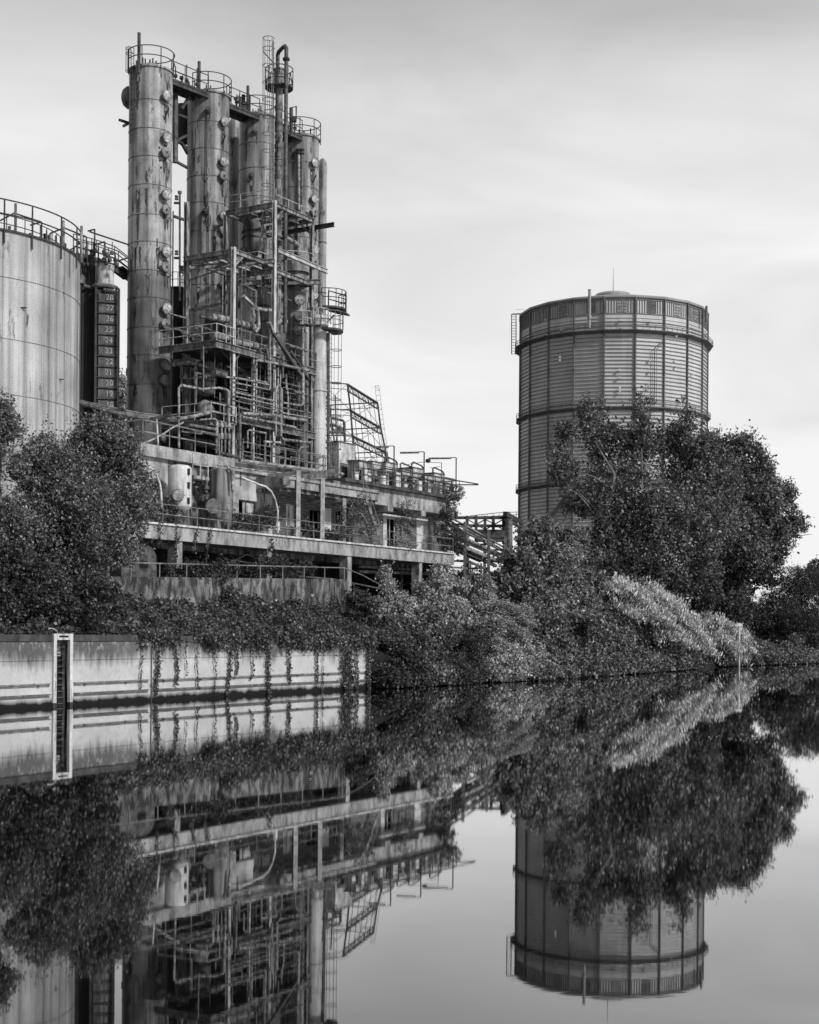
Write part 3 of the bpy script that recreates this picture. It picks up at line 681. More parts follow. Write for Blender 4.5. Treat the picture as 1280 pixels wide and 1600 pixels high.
for px, py in ((853, 500), (875, 518), (970, 500), (970, 512), (1017, 502), (1057, 525), (844, 548), (875, 558), (875, 563), (968, 578), (968, 590), (969, 606), (969, 612), (1016, 563), (1016, 580), (1057, 562), (1057, 573), (1083, 585), (877, 516)):
    mb.box(gpt(px, py, 23.0), (0.42, 0.4, 0.42))
mb.build('rivet_plates', 'panel_white', ga)
# thin pipes and stair rail on the facets
mb = MB(); mb.tube([gpt(1036, 532), gpt(1023, 545), gpt(1023, 632)], 0.10, 4); mb.tube([gpt(1039, 532), gpt(1026, 547), gpt(1026, 632)], 0.06, 4); mb.build('down_pipe', 'gas_dark', ga)

# ================================================================== THE TERRACE AND ITS UNDERSTOREY
ZT = 9.16; TE = -9.6
te = thing('concrete_terrace', 'long raised concrete terrace slab on pillars with railing above the ivy bank', 'terrace', L(20, TE, ZT), PLANT_ROT)
mb = MB(); mb.pbox(-12, 54.3, -16.9, TE, ZT - 0.86, ZT - 0.06); mb.build('slab', 'concrete', te)
mb = MB(); mb.pbox(-12, 54.3, -13.2, TE + 0.12, ZT - 0.056, ZT + .05); mb.build('ledge', 'white_tank', te)
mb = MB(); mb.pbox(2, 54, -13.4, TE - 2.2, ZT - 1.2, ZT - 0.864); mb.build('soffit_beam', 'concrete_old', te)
for px in (277, 418, 543, 654, 690):
    s0 = sp(px, 870, TE - 0.35); mb = MB(); w_ = 0.36 if px < 600 else 0.3
    mb.pbox(s0 - w_, s0 + w_ * 0.4, TE - 0.75, TE - 0.1, 3.5, ZT - 0.862); mb.build('pillar', 'concrete', te)
mb = MB(); railing(mb, [L(3, TE - .05, ZT), L(27, TE - .05, ZT), L(41.6, TE - .05, ZT), L(54.2, TE - .05, ZT)], 1.12, 1, 0.025, 2.9)
mb.build('guard_rail', 'rail', te)
# dark space below: back wall, things in it
bs = thing('undercroft_wall', 'dark back wall of the open storey under the terrace', 'wall', L(20, -16.5, 4), PLANT_ROT)
mb = MB(); mb.pbox(-12, 56, -17.0, -16.5, 2, ZT - 0.87); mb.build('wall', 'black', bs)  # wall coloured black to paint in the shade under the terrace
mb = MB()
for k in range(7):
    s0 = 41.0 + k * 0.55; mb.pbox(s0, s0 + .07, -16.48, -16.42, 6.3, 7.4)
mb.pbox(40.9, 44.5, -16.48, -16.41, 6.25, 6.32); mb.pbox(40.9, 44.5, -16.48, -16.41, 6.8, 6.86); mb.pbox(40.9, 44.5, -16.48, -16.41, 7.38, 7.44)
for q in (0, 1): mb.beam(L(42.2 + q * 0.9, -16.4, 6.3), L(43.0 + q * 0.9, -16.4, 7.35), 0.05, 0.05)
mb.build('window_grille', 'rail', bs)
up_ = thing('undercroft_pipework', 'straight pipes running through the dark storey below the terrace', 'pipework', L(30, -12, 5), PLANT_ROT)
for pts, r_ in (([G(230, 856, -13), G(560, 876, -13), G(700, 890, -13)], .07), ([G(440, 898, -10.2), G(520, 905, -10.2), G(620, 925, -10.2)], .06), ([G(560, 893, -11.2), G(680, 897, -11.2)], .12), ([G(560, 885, -11.8), G(640, 890, -11.8)], .10)):
    mb = MB(); mb.tube(pts, r_, 7); mb.build('pipe', 'pipe_dark' if r_ < .09 else 'pipe', up_)
for px in (470, 628, 602):
    a = G(px, 880, -12.5); mb = MB(); mb.tube([Vector((a.x, a.y, 4.5)), Vector((a.x, a.y, 8.1))], .09, 7); mb.build('pipe', 'pipe_mid', up_)
mb = MB(); mb.pbox(54.6, 55.0, -16.4, -10.6, 3, ZT - .87); mb.build('end_wall', 'black', bs)  # added end wall, its black stands in for shade under the slab
fe = thing('corrugated_fence', 'dark corrugated fence behind the trestles of the pipe rack', 'fence', L(56, -15.5, 3.4), PLANT_ROT)
mb = MB(); mb.pbox(55.2, 90, -15.6, -15.5, 2.5, 8.3); x_ = 55.3
while x_ < 90: mb.pbox(x_, x_ + .12, -15.495, -15.42, 3, 8.25); x_ += .4
mb.build('panel', 'concrete_old', fe)
# rounded tank half under the slab at the left
p0 = G(218, 875, -8.2)
ut = thing('bunker_tank', 'dark rounded steel storage tank below the left end of the terrace', 'tank', L(sp(218, 875, -8.2), -8.6, 5.2), PLANT_ROT)
s0 = sp(190, 875, -8.0); s1 = sp(245, 875, -8.0)
mb = MB(); prf = []
for k in range(9): a = PI / 2 * k / 8; prf.append((1 - math.cos(a), math.sin(a)))
poly = [L(s0, -8, 0), L(s1, -8, 0)]
nseg = 10; vs = []; zb_, zt_ = 5.2, 7.75; rr_ = 0.8
out_ = [(s0, zb_), (s1 - 0.0, zb_)] + [(s1 - rr_ + rr_ * math.cos(PI / 2 * k / nseg), zt_ - rr_ + rr_ * math.sin(PI / 2 * k / nseg)) for k in range(nseg + 1)] + [(s0, zt_)]
a_ = [L(q, -8.0, z_) for q, z_ in out_]; b__ = [L(q, -9.3, z_) for q, z_ in out_]; n = len(out_)
mb.add(a_ + b__, [tuple(range(n)), tuple(range(2 * n - 1, n - 1, -1))] + [(i, n + i, n + (i + 1) % n, (i + 1) % n) for i in range(n)])
mb.build('shell', 'pipe_dark', ut)
mb = MB(); mb.pbox(s1 - 1.35, s1 - 0.75, -7.99, -7.95, 6.55, 6.9); mb.build('hatch', 'void', ut)
# lower retaining wall
lw = thing('retaining_wall', 'weathered concrete retaining wall with handrail standing above the ivy', 'wall', L(20, -6.5, 5))
sA, sB = sp(150, 900, -6.5), sp(542, 905, -6.5)
def lwz(s_): return 5.95 + (s_ - 14.7) / 20.2 * 0.57
mb = MB(); P = [(sA - 8, lwz(sA - 8)), (sB, lwz(sB))]
vs = [L(s_, o_, z_) for s_, zt in P for o_, z_ in ((-6.5, 2.0), (-6.5, zt), (-6.95, zt), (-6.95, 2.0))]
mb.add(vs, [(0, 1, 5, 4), (1, 2, 6, 5), (2, 3, 7, 6), (3, 0, 4, 7), (3, 2, 1, 0), (4, 5, 6, 7)]); mb.build('wall', 'concrete_old', lw)
mb = MB(); mb.pbox(sA, sp(258, 931, -6.45), -6.49, -6.2, 4.62, 4.78); mb.build('ledge', 'coping', lw)
mb = MB(); pts = [L(sA - 6, -6.7, lwz(sA - 6)), L(sB, -6.7, lwz(sB))]
railing(mb, pts, 0.72, 0, 0.035, 2.2); mb.tube([L(sB, -6.7, lwz(sB) + .72), L(sB + 3, -7.2, lwz(sB) + .35), L(sB + 9, -8.5, lwz(sB) - .6)], .035, 6); mb.build('handrail', 'rail', lw)
# pale flaked patches of old render on the wall, thin sheets of their own
mb = MB(); rd = random.Random(5)
for px, py in ((425, 940), (432, 938), (441, 942), (510, 946), (366, 927), (372, 929), (350, 941), (398, 941), (404, 945), (488, 930)):
    a = G(px, py, -6.497); k = 7; rr = rd.uniform(.05, .16)
    mb.add([a + N_ * 0.012] + [a + N_ * 0.012 + U * math.cos(2 * PI * j / k) * rr * rd.uniform(.5, 1.5) + ZU * math.sin(2 * PI * j / k) * rr * rd.uniform(.3, .9) for j in range(k)], [(0, j + 1, (j + 1) % k + 1) for j in range(k)])
mb.build('render_patch', 'cover', lw)

# ================================================================== THE BUILDING ON THE TERRACE
ZD = 14.1; WO = -13.0
bd = thing('refinery_building', 'low derelict brick and plaster building with flat roof standing on the terrace', 'building', L(20, WO, ZT), PLANT_ROT)
def wallrun(px0, px1, mat, z0=ZT, z1=ZD - 0.75, o0=WO - 0.3, o1=WO, name='wall', holes=()):
    """a wall piece between two image columns with window openings left free: holes = (px0, px1, py0, py1)"""
    a, c = sp(px0, 800, o1), sp(px1, 800, o1); hs = sorted([(sp(h[0], 800, o1), sp(h[1], 800, o1), G(h[0], h[3], o1).z, G(h[0], h[2], o1).z) for h in holes])
    mb = MB(); x = a
    for h in hs:
        mb.pbox(x, h[0], o0, o1, z0, z1)
        if h[2] > z0 + 0.05: mb.pbox(h[0], h[1], o0, o1, z0, h[2])
        if h[3] < z1 - 0.05: mb.pbox(h[0], h[1], o0, o1, h[3], z1)
        x = h[1]
    mb.pbox(x, c, o0, o1, z0, z1); mb.build(name, mat, bd); return hs
hs = []
wallrun(-60, 262, 'plaster'); wallrun(262.5, 364, 'concrete_old')
hs += wallrun(364.5, 426, 'plaster', holes=((373, 402, 780, 815),))
hs += wallrun(426.5, 521, 'brick', holes=((447, 463, 787, 822), (484, 501, 794, 842)))
hs += wallrun(521.5, 650, 'brick', z1=12.3, holes=((525, 536, 796, 829), (604, 620, 808, 856), (624, 628, 810, 837)))
wallrun(650.5, 700, 'brick', z1=12.3)
mb = MB(); mb.pbox(2, 56.5, -14.6, -14.5, ZT, 13.0); mb.build('inner_wall', 'void', bd)  # near-black colour paints the indoor shade behind the openings
for i, (a, c, z0, z1) in enumerate(hs):
    mb = MB(); o_ = WO - 0.16; z0 = max(z0, ZT)
    mb.pbox(a, a + .09, o_ - .05, o_, z0, z1); mb.pbox(c - .09, c, o_ - .05, o_, z0, z1); mb.pbox(a + .09, c - .09, o_ - .05, o_, z1 - .09, z1)
    if i not in (2, 4): mb.pbox(a + .09, c - .09, o_ - .05, o_, z0, z0 + .09)
    mb.pbox((a + c) / 2 - .04, (a + c) / 2 + .04, o_ - .05, o_, z0 + .09, z1 - .09)
    nm = 'door' if i in (2, 4) else 'window'
    fw = mb.build(nm, 'rail_white' if i in (1, 4) else 'steel_mid', bd)
    if i == 0:
        mb = MB(); mb.pbox((a + c) / 2 - .3, c - .1, o_ - .1, o_ - .06, z0 + .1, z1 - .1); mb.build('shutter', 'cabinet', fw)
    if i == 1:
        mb = MB(); mb.pbox(a + .1, c - .1, o_ - .1, o_ - .06, z0 + .1, z1 - .1); mb.build('curtain', 'panel_white', fw)
    if i == 4:
        mb = MB(); mb.pbox(a - .55, a - .03, WO + .003, WO + .06, z0, z1); mb.build('door_leaf', 'cabinet', fw)
for px0, px1, y0, y1 in ((503, 516, 793, 829), (650, 668, 806, 862), (430, 436, 790, 828)):
    mb = MB(); a = sp(px0, 820, WO); c = sp(px1, 820, WO); mb.pbox(a, c, WO + .004, WO + .08, max(ZT, G(px0, y1, WO).z), min(G(px0, y0, WO).z, 12.2)); mb.build('wall_panel', 'panel_white', bd)
mb = MB(); a = sp(673, 830, WO + .3); mb.pbox(a, a + .5, WO, WO + .3, ZT, 12.3); mb.build('pilaster', 'plaster', bd)
mb = MB(); a = sp(546, 830, WO + .3); mb.pbox(a, a + .45, WO, WO + .3, ZT, 12.3); mb.build('pilaster', 'concrete_old', bd)
# upper deck under the columns
mb = MB(); mb.pbox(sp(217, 702, WO), sp(520, 740, WO) - 0.2, -24, WO + 0.25, ZD - 0.75, ZD); mb.build('roof_deck', 'concrete', bd)
mb = MB(); mb.pbox(-12, sp(217, 702, WO) - .01, -24, WO - 0.2, ZD - 1.5, ZD - 0.6); mb.build('roof_deck', 'plaster', bd)
mb = MB(); mb.pbox(sp(217, 702, WO) - .2, sp(217, 702, WO) + 6.0, WO + .25, WO + .33, ZD - 0.72, ZD - .02); mb.build('roof_edge', 'concrete', bd)
# right part with its fascia, brackets and roof slab
sR0, sR1 = sp(574, 757, -11.5), sp(703, 777, -11.5)
mb = MB(); mb.pbox(sR0 - 4.2, sR1, -24, -11.5, 12.35, 13.55); mb.build('fascia', 'concrete', bd)
mb = MB(); mb.pbox(sR0 - 3.5, sR1 + 0.9, -24.2, -11.05, 13.554, 13.78); mb.build('roof_slab', 'rust', bd)
for px in (603, 655, 697):
    mb = MB(); a = sp(px, 800, -11.7); mb.pbox(a - .35, a + .35, -13, -11.3, 11.95, 12.345); mb.build('bracket', 'concrete', bd)
mb = MB(); a, c = sp(590, 800, -12.6), sp(662, 800, -12.6); mb.pbox(a, c, -13, -12.2, 11.75, 11.86); mb.build('canopy', 'cabinet', bd)
# low rounded canopy roof
mb = MB(); k = 16
p_ = [(34.0, -13), (34.0, -10.9)] + [(34.6 + 0 * q, -10.5) for q in (0,)] + [(44.6, -10.5)] + [(44.6 + 1.0 * math.sin(PI / 2 * q / 6), -11.5 + 1.0 * math.cos(PI / 2 * q / 6)) for q in range(1, 7)] + [(45.6, -13)]
poly = [L(a, c, 0) for a, c in p_]
mb.prism(poly, 12.45, 12.95); mb.prism([L(a * 1.0, c + .12 if c > -13 else c, 0) for a, c in p_], 12.954, 13.15); mb.build('canopy_roof', 'concrete', bd)
mb = MB(); mb.prism([L(a, c - .25 if c > -13 else c, 0) for a, c in p_], 12.2, 12.445); mb.build('canopy_soffit', 'concrete_old', bd)
for px, y0, y1, r_, mt in ((466, 735, 842, .17, 'rail_white'), (504, 748, 838, .17, 'rail_white'), (538, 779, 846, .15, 'rail_white')):
    p1 = G(px, y1, -10.3); p2 = G(px, y0, -10.3); p1.z = ZT; mb = MB(); mb.beam(p1, Vector((p1.x, p1.y, p2.z)), r_ * 1.5, r_ * 1.5)
    mb.beam(Vector((p1.x, p1.y, p2.z - .1)), L(sp(px, y1, -10.3), -13.2, p2.z - .25 if px != 538 else p2.z - .1), .16, .2); mb.build('post', mt, bd)
mb = MB(); mb.beam(G(440, 753, -10.8), G(526, 737, -10.2), .3, .45); mb.build('beam', 'steel_mid', bd)
mb = MB(); mb.tube([G(374, 719.5, -12.4), G(467, 731.5, -12.4), G(536, 741, -12.4)], .12, 8); mb.tube([G(340, 727, -12.2), G(417, 737, -12.2), G(470, 742, -12.2)], .06, 6); mb.build('roof_pipe', 'pipe', bd)
for yy, mt, r_ in ((704, 'rail', .03),):
    mb = MB(); railing(mb, [L(sp(217, 702, WO) + .1, -17.5, ZD), L(sp(217, 702, WO) + .1, WO + .2, ZD), L(sp(217, 702, WO) + 7.2, WO + .2, ZD)], 1.35, 1, .03, 2.3); mb.build('guard_rail', 'rail', bd)
    mb = MB(); railing(mb, [L(35.5, WO + .15, ZD), L(43, WO + .15, ZD)], 1.3, 1, .028, 1.6); mb.build('guard_rail', 'rail', bd)
# roof edge rails of the right part
mb = MB(); railing(mb, [L(sR0 - 2.4, -11.1, 13.78), L(sR0 + 4, -11.1, 13.78), L(sR1 + .8, -11.1, 13.78), L(sR1 + .8, -16, 13.78)], 1.3, 2, .03, 1.3)
mb.tube([L(sR0 + 1, -10.95, 14.9), L(sR1 + 2.6, -10.4, 14.95)], .05, 5); mb.tube([L(sR1 - 1, -10.95, 14.6), L(sR1 + 2.6, -10.4, 14.9)], .05, 5); mb.build('guard_rail', 'rail_dark', bd)
# stairs from the roof to the terrace
st = thing('metal_staircase', 'steep rusty metal staircase between brick building roof and terrace', 'staircase', L(46, -10.5, ZT), PLANT_ROT)
a = G(568, 766, -10.6); c = G(598, 852, -10.2); c.z = ZT
for k, dlt in enumerate((0, 0.75)):
    mb = MB(); mb.beam(a - N_ * dlt, c - N_ * dlt, .05, .22); mb.build('stringer', 'rail', st)
    mb = MB(); mb.tube([a - N_ * dlt + ZU * 1.0, c - N_ * dlt + ZU * 1.0], .03, 5)
    for q in range(6): p = (a - N_ * dlt).lerp(c - N_ * dlt, q / 5); mb.tube([p, p + ZU], .025, 5)
    mb.build('handrail', 'rail', st)
mb = MB()
for q in range(1, 17): p = a.lerp(c, q / 17); mb.box(p - N_ * .37, (.22, .7, .04), Matrix((U, N_, ZU)).transposed())
mb.build('treads', 'rail', st)

# machines along the right roof: casings with pipes bent over them, one by one
def cabinet_unit(i, s_, o_, w_, h_, kind):
    lab = ['roof cooling unit at the left end next to the tall white column', 'second roof cooling unit counted from the white column', 'third roof cooling unit counted from the white column, pipe bend on top',
           'fourth roof cooling unit, in the middle of the row on the brick building', 'fifth roof cooling unit counted from the white column, with a dark fan', 'sixth roof cooling unit, third from the right end of the row',
           'next to last roof cooling unit on the right', 'last roof cooling unit at the right end, pale and plain', 'tall stained sheet casing behind the first roof units'][i]
    t_ = thing('cooling_unit', lab, 'cooling unit', L(s_, o_, 13.79), PLANT_ROT, 'cooling units in a row on the roof')
    rd = random.Random(i + 40)
    mb = MB(); mb.pbox(s_ - w_ / 2, s_ + w_ / 2, o_ - .5, o_ + .5, 13.95, 13.79 + h_); mb.build('casing', 'cabinet', t_)
    mb = MB(); mb.pbox(s_ - w_ / 2 - .05, s_ + w_ / 2 + .05, o_ - .55, o_ + .56, 13.78 + h_ + .015, 13.79 + h_ + .08); mb.build('lid', 'steel_mid', t_)
    mb = MB(); z_ = 14.15
    while z_ < 13.5 + h_ * .62: mb.pbox(s_ - w_ / 2 + .15, s_ - .02, o_ + .505, o_ + .54, z_, z_ + .05); z_ += .11
    mb.build('louvre', 'rust', t_)
    mb = MB(); mb.lathe(L(s_ + w_ * .22, o_ + .5, 13.9 + h_ * .5), [(.27, 0), (.27, .14), (.2, .14), (.19, .02)], 14, N_); mb.build('fan', 'black', t_)
    for sgn in (-1, 1):
        mb = MB(); mb.pbox(s_ + sgn * w_ * .4 - .05, s_ + sgn * w_ * .4 + .05, o_ - .4, o_ + .4, 13.785, 13.945); mb.build('foot', 'rust', t_)
    if kind:
        mb = MB(); zt = 13.79 + h_; pts = [L(s_ - w_ * .1, o_, zt + .05), L(s_ - w_ * .1, o_, zt + .45), L(s_ + .1, o_, zt + .55), L(s_ + 1.3, o_, zt + .4), L(s_ + 1.55, o_, zt + .25), L(s_ + 1.6, o_, 14.6)]
        mb.tube(pts, .06, 8); mb.build('pipe', 'pipe_dark', t_)
    return t_
for i, (px, o_, w_, h_, kd) in enumerate(((560, -13.2, 1.3, 1.7, 0), (580, -12.7, 1.2, 1.7, 0), (603, -13, 1.6, 1.9, 1), (627, -12.7, 1.3, 1.6, 1), (645, -13, 1.5, 1.9, 1), (662, -12.7, 1.3, 1.5, 0), (678, -13, 1.6, 1.8, 1), (692, -13.5, 1.9, 1.7, 0))):
    cabinet_unit(i, sp(px, 750, o_), o_, w_, h_, kd)
a = sp(530, 740, -14.6); t_ = cabinet_unit(8, a + .6, -14.8, 2.2, 3.1, 0)
# smaller machine boxes, valves and conduits strung along the rail
rp = thing('roof_pipework', 'tangle of conduits, valves and small boxes strung along the roof railing', 'pipework', L(sR0, -11.6, 13.79), PLANT_ROT)
rd = random.Random(3)
for k in range(40):
    s_ = sR0 - 1.5 + k * .33 + rd.uniform(-.2, .2); o_ = rd.uniform(-12.1, -11.5); h_ = rd.uniform(.3, 1.2)
    mb = MB()
    if k % 3 == 0: mb.pbox(s_, s_ + rd.uniform(.2, .6), o_, o_ + .3, 13.785, 13.785 + h_); mb.build('junction_box', ('cabinet', 'panel_white', 'steel_mid')[k % 2 + (k % 6 == 0)], rp)
    elif k % 3 == 1: mb.lathe(L(s_, o_, 13.785), [(.05, 0), (.05, h_ * .5), (.14, h_ * .5), (.14, h_ * .62), (.06, h_ * .62), (.06, h_), (.16, h_), (.16, h_ + .06)], 8); mb.build('valve', 'rust', rp)
    else: mb.tube([L(s_, o_, 13.79), L(s_, o_, 13.8 + h_), L(s_ + .6, o_, 13.8 + h_), L(s_ + .6, o_, 13.79)], .05, 6); mb.build('pipe', 'pipe_mid', rp)
for z_ in (14.2, 14.55, 14.8):
    mb = MB(); mb.tube([L(sR0, -11.3 - .2 * (z_ - 14), z_), L(sR1 + .5, -11.3 - .2 * (z_ - 14), z_)], .045, 6); mb.build('pipe', 'pipe_mid', rp)
# three lamp posts with long tube lights
for px, yb, yt, arm, lab in ((713, 790, 715, -46, 'rightmost of the three roof lamp posts with tube light, at the building corner'), (663, 770, 706, -40, 'middle of the three roof lamp posts with tube light'), (616, 760, 697, -36, 'leftmost of the three roof lamp posts, in front of the lattice tower')):
    o_ = -11.4; b0 = G(px, yb, o_); tp = G(px, yt, o_)
    b0 = Vector((tp.x, tp.y, 13.79)); t_ = thing('lamp_post', lab, 'lamp', b0, 0, 'lamp posts with tube lights on the roof')
    mb = MB(); mb.tube([b0, Vector((b0.x, b0.y, tp.z))], .05, 6); mb.build('post', 'rail_dark', t_)
    d = Vector((-1, -0.15, 0)).normalized(); la_ = abs(arm) / F * b0.y; top = Vector((b0.x, b0.y, tp.z))
    mb = MB(); mb.tube([top, top + d * .45], .035, 5); mb.build('arm', 'rail_dark', t_)
    mb = MB(); mb.beam(top + d * .4 - ZU * .06, top + d * (la_ * .95) - ZU * .12, .16, .13); mb.build('tube_light', 'steel_mid', t_)
w0 = G(690, 723, -12.5); t_ = thing('wire_mast', 'thin wire mast with a small dark float switch on the roof between two lamp posts', 'mast', Vector((w0.x, w0.y, 13.8)))
mb = MB(); b_ = Vector((w0.x, w0.y, 13.8)); mb.tube([b_, w0], .03, 5); c_ = Vector(w0); mb.tube([w0, G(660, 722, -12.5), G(630, 727, -12.5)], .02, 4); mb.tube([G(688, 729, -12.5), G(672, 731, -12.5)], .02, 4); mb.build('wire', 'rail_dark', t_)
mb = MB(); mb.lathe(G(669, 720, -12.5), [(.1, -.15), (.2, -.05), (.2, .1), (.1, .15)], 8); mb.build('float', 'black', t_)

# ================================================================== UPRIGHT TANKS ON THE TERRACE
def upright_tank(name, label, pc, wpx, y0, y1, o_, mat):
    c = G(pc, (y0 + y1) / 2, o_); r = wpx / 2 / F * c.y; zt = G(pc, y0, o_).z; zb = G(pc, y1, o_).z
    t_ = thing(name, label, 'tank', Vector((c.x, c.y, ZT)))
    mb = MB(); h = zt - zb; prof = [(r * .3, 0), (r * .75, .1 * r), (r * .96, .3 * r), (r, .5 * r), (r, h * .33), (r + .015, h * .335), (r + .015, h * .345), (r, h * .35), (r, h - .45 * r), (r * .95, h - .25 * r), (r * .72, h - .07 * r), (r * .25, h)]
    mb.lathe(Vector((c.x, c.y, zb)), prof, 32); mb.build('shell', mat, t_)
    for a in (0.4, 2.5, 4.6):
        p = Vector((c.x + math.cos(a) * r * .7, c.y + math.sin(a) * r * .7, 0)); mb = MB(); mb.tube([p + ZU * ZT, p + ZU * (zb + .2)], .07, 6); mb.build('leg', 'rail', t_)
    return t_, Vector((c.x, c.y, 0)), r, zb, zt
t1, c1_, r1, zb1, zt1 = upright_tank('upright_tank', 'pale upright tank with a bolted round hatch behind the terrace railing', 281.5, 36, 726, 798, -11.4, 'white_tank')
fdir = (Vector((0, 0, 0)) - c1_).normalized()
d0 = Vector((math.sin(.05), -math.cos(.05), 0)); fd_ = Vector((-.0, -1, 0))
hc = c1_ + fd_ * (r1 - .02); hc.z = G(281, 776, -11.4).z
mb = MB(); mb.lathe(hc, [(.30, 0), (.30, .14)], 20, fd_); ho = mb.build('hatch', 'cover', t1)
mb = MB()
for q in range(18): a = 2 * PI * q / 18; mb.box(hc + fd_ * .15 + Vector((math.cos(a) * .36, 0, math.sin(a) * .36)), (.05, .1, .05))
mb.build('bolts', 'black', ho)
for dz in (.55, 1.45, 2.25):
    p = c1_ + Vector((math.sin(.95), -math.cos(.95), 0)) * r1; p.z = zb1 + dz; mb = MB(); mb.box(p, (.16, .16, .36)); mb.build('nozzle', 'black', t1)
t2, c2_, r2, zb2, zt2 = upright_tank('upright_tank', 'dark streaked upright tank with a pale round manhole cover, right of the pale tank', 344, 36, 731, 815, -11.8, 'tower_dark')
hc = c2_ + fd_ * (r2 - .02) + Vector((-.25, 0, 0)); hc.z = G(336, 792, -11.8).z
mb = MB(); mb.lathe(hc, [(.36, 0), (.36, .32), (.46, .32), (.46, .42)], 24, fd_); mb.build('manhole_cover', 'cover_dull', t2)
mb = MB(); mb.tube([Vector((c2_.x + .5, c2_.y - .6, zt2 - .05)), Vector((c2_.x + .8, c2_.y - .6, zt2 - .2)), Vector((c2_.x + .85, c2_.y - .6, zt2 - 1.5))], .1, 8); mb.build('pipe', 'pipe', t2)
# bracket landing between them
bl = thing('small_landing', 'small steel landing with railing hanging between the two upright tanks', 'platform', G(312, 743, -12), PLANT_ROT)
a, c = sp(301, 743, -11.6), sp(325, 745, -11.6); z_ = G(312, 744, -11.6).z
mb = MB(); mb.pbox(a, c, -12.7, -11.5, z_ - .2, z_); mb.build('deck', 'steel', bl)
mb = MB(); railing(mb, [L(a, -11.6, z_), L(c, -11.6, z_)], 1.3, 1, .035, .8); mb.build('guard_rail', 'rail_white', bl)
vb = thing('valve_cluster', 'dark cluster of valves and pipe ends between the two upright tanks', 'valves', G(320, 760, -12.3), PLANT_ROT)
for k, (x, y) in enumerate(((312, 755), (318, 752), (322, 762), (326, 775), (318, 778))):
    mb = MB(); mb.lathe(G(x, y, -12.2), [(.12, -.3), (.12, -.1), (.22, -.1), (.22, .1), (.12, .1), (.12, .3)], 10, (U, N_, ZU)[k % 3]); mb.build('valve', 'pipe_dark', vb)
mb = MB(); mb.tube([G(302, 758, -12.5), G(322, 755, -12.5), G(325, 790, -12.5)], .1, 7); mb.build('pipe', 'pipe_dark', vb)
# arched lamp arms
for pts, lab in (([(231, 729), (238, 733), (245, 743), (250, 756), (252, 770), (253, 794)], 'thin white arched tube at the left, left of the pale upright tank'),
                 ([(378, 746), (405, 757), (415, 760), (424, 768), (430, 780), (434, 797), (434, 832)], 'thin white arched tube right of the boarded window')):
    mb = MB(); P = [G(x, y, -11.2) for x, y in pts]; mb.tube(P, .06, 7); o = mb.build('arched_tube', 'paint_white', loc=P[-1]); tag(o, lab, 'tube')

# ================================================================== DISTILLATION COLUMNS
OT = -20.0
def man_parts():
    mb = MB(); mb.lathe((0, 0, 0), [(.24, -.25), (.24, .24), (.35, .24), (.35, .30)], 20, (1, 0, 0)); a = mb.build('manhole', 'tower_dark'); 
    mb = MB(); mb.lathe((0, 0, 0), [(.315, .303), (.315, .36), (.27, .385)], 20, (1, 0, 0))
    for q in range(20):
        t_ = 2 * PI * q / 20; mb.box((.345, math.cos(t_) * .335, math.sin(t_) * .335), (.1, .05, .05))
    mb.box((.40, -.1, 0), (.05, .04, .12)); mb.box((.40, .1, 0), (.05, .04, .12))
    b_ = mb.build('cover', 'cover')
    mb = MB(); mb.lathe((0, 0, 0), [(.33, .303), (.33, .36), (.29, .38)], 20, (1, 0, 0)); mb.tube([(.38, 0, -.1), (.46, 0, 0), (.38, 0, .1)], .02, 5); c = mb.build('cover', 'cover_dull')
    return a, b_, c
MN, MC, MD = man_parts()
TW = {}
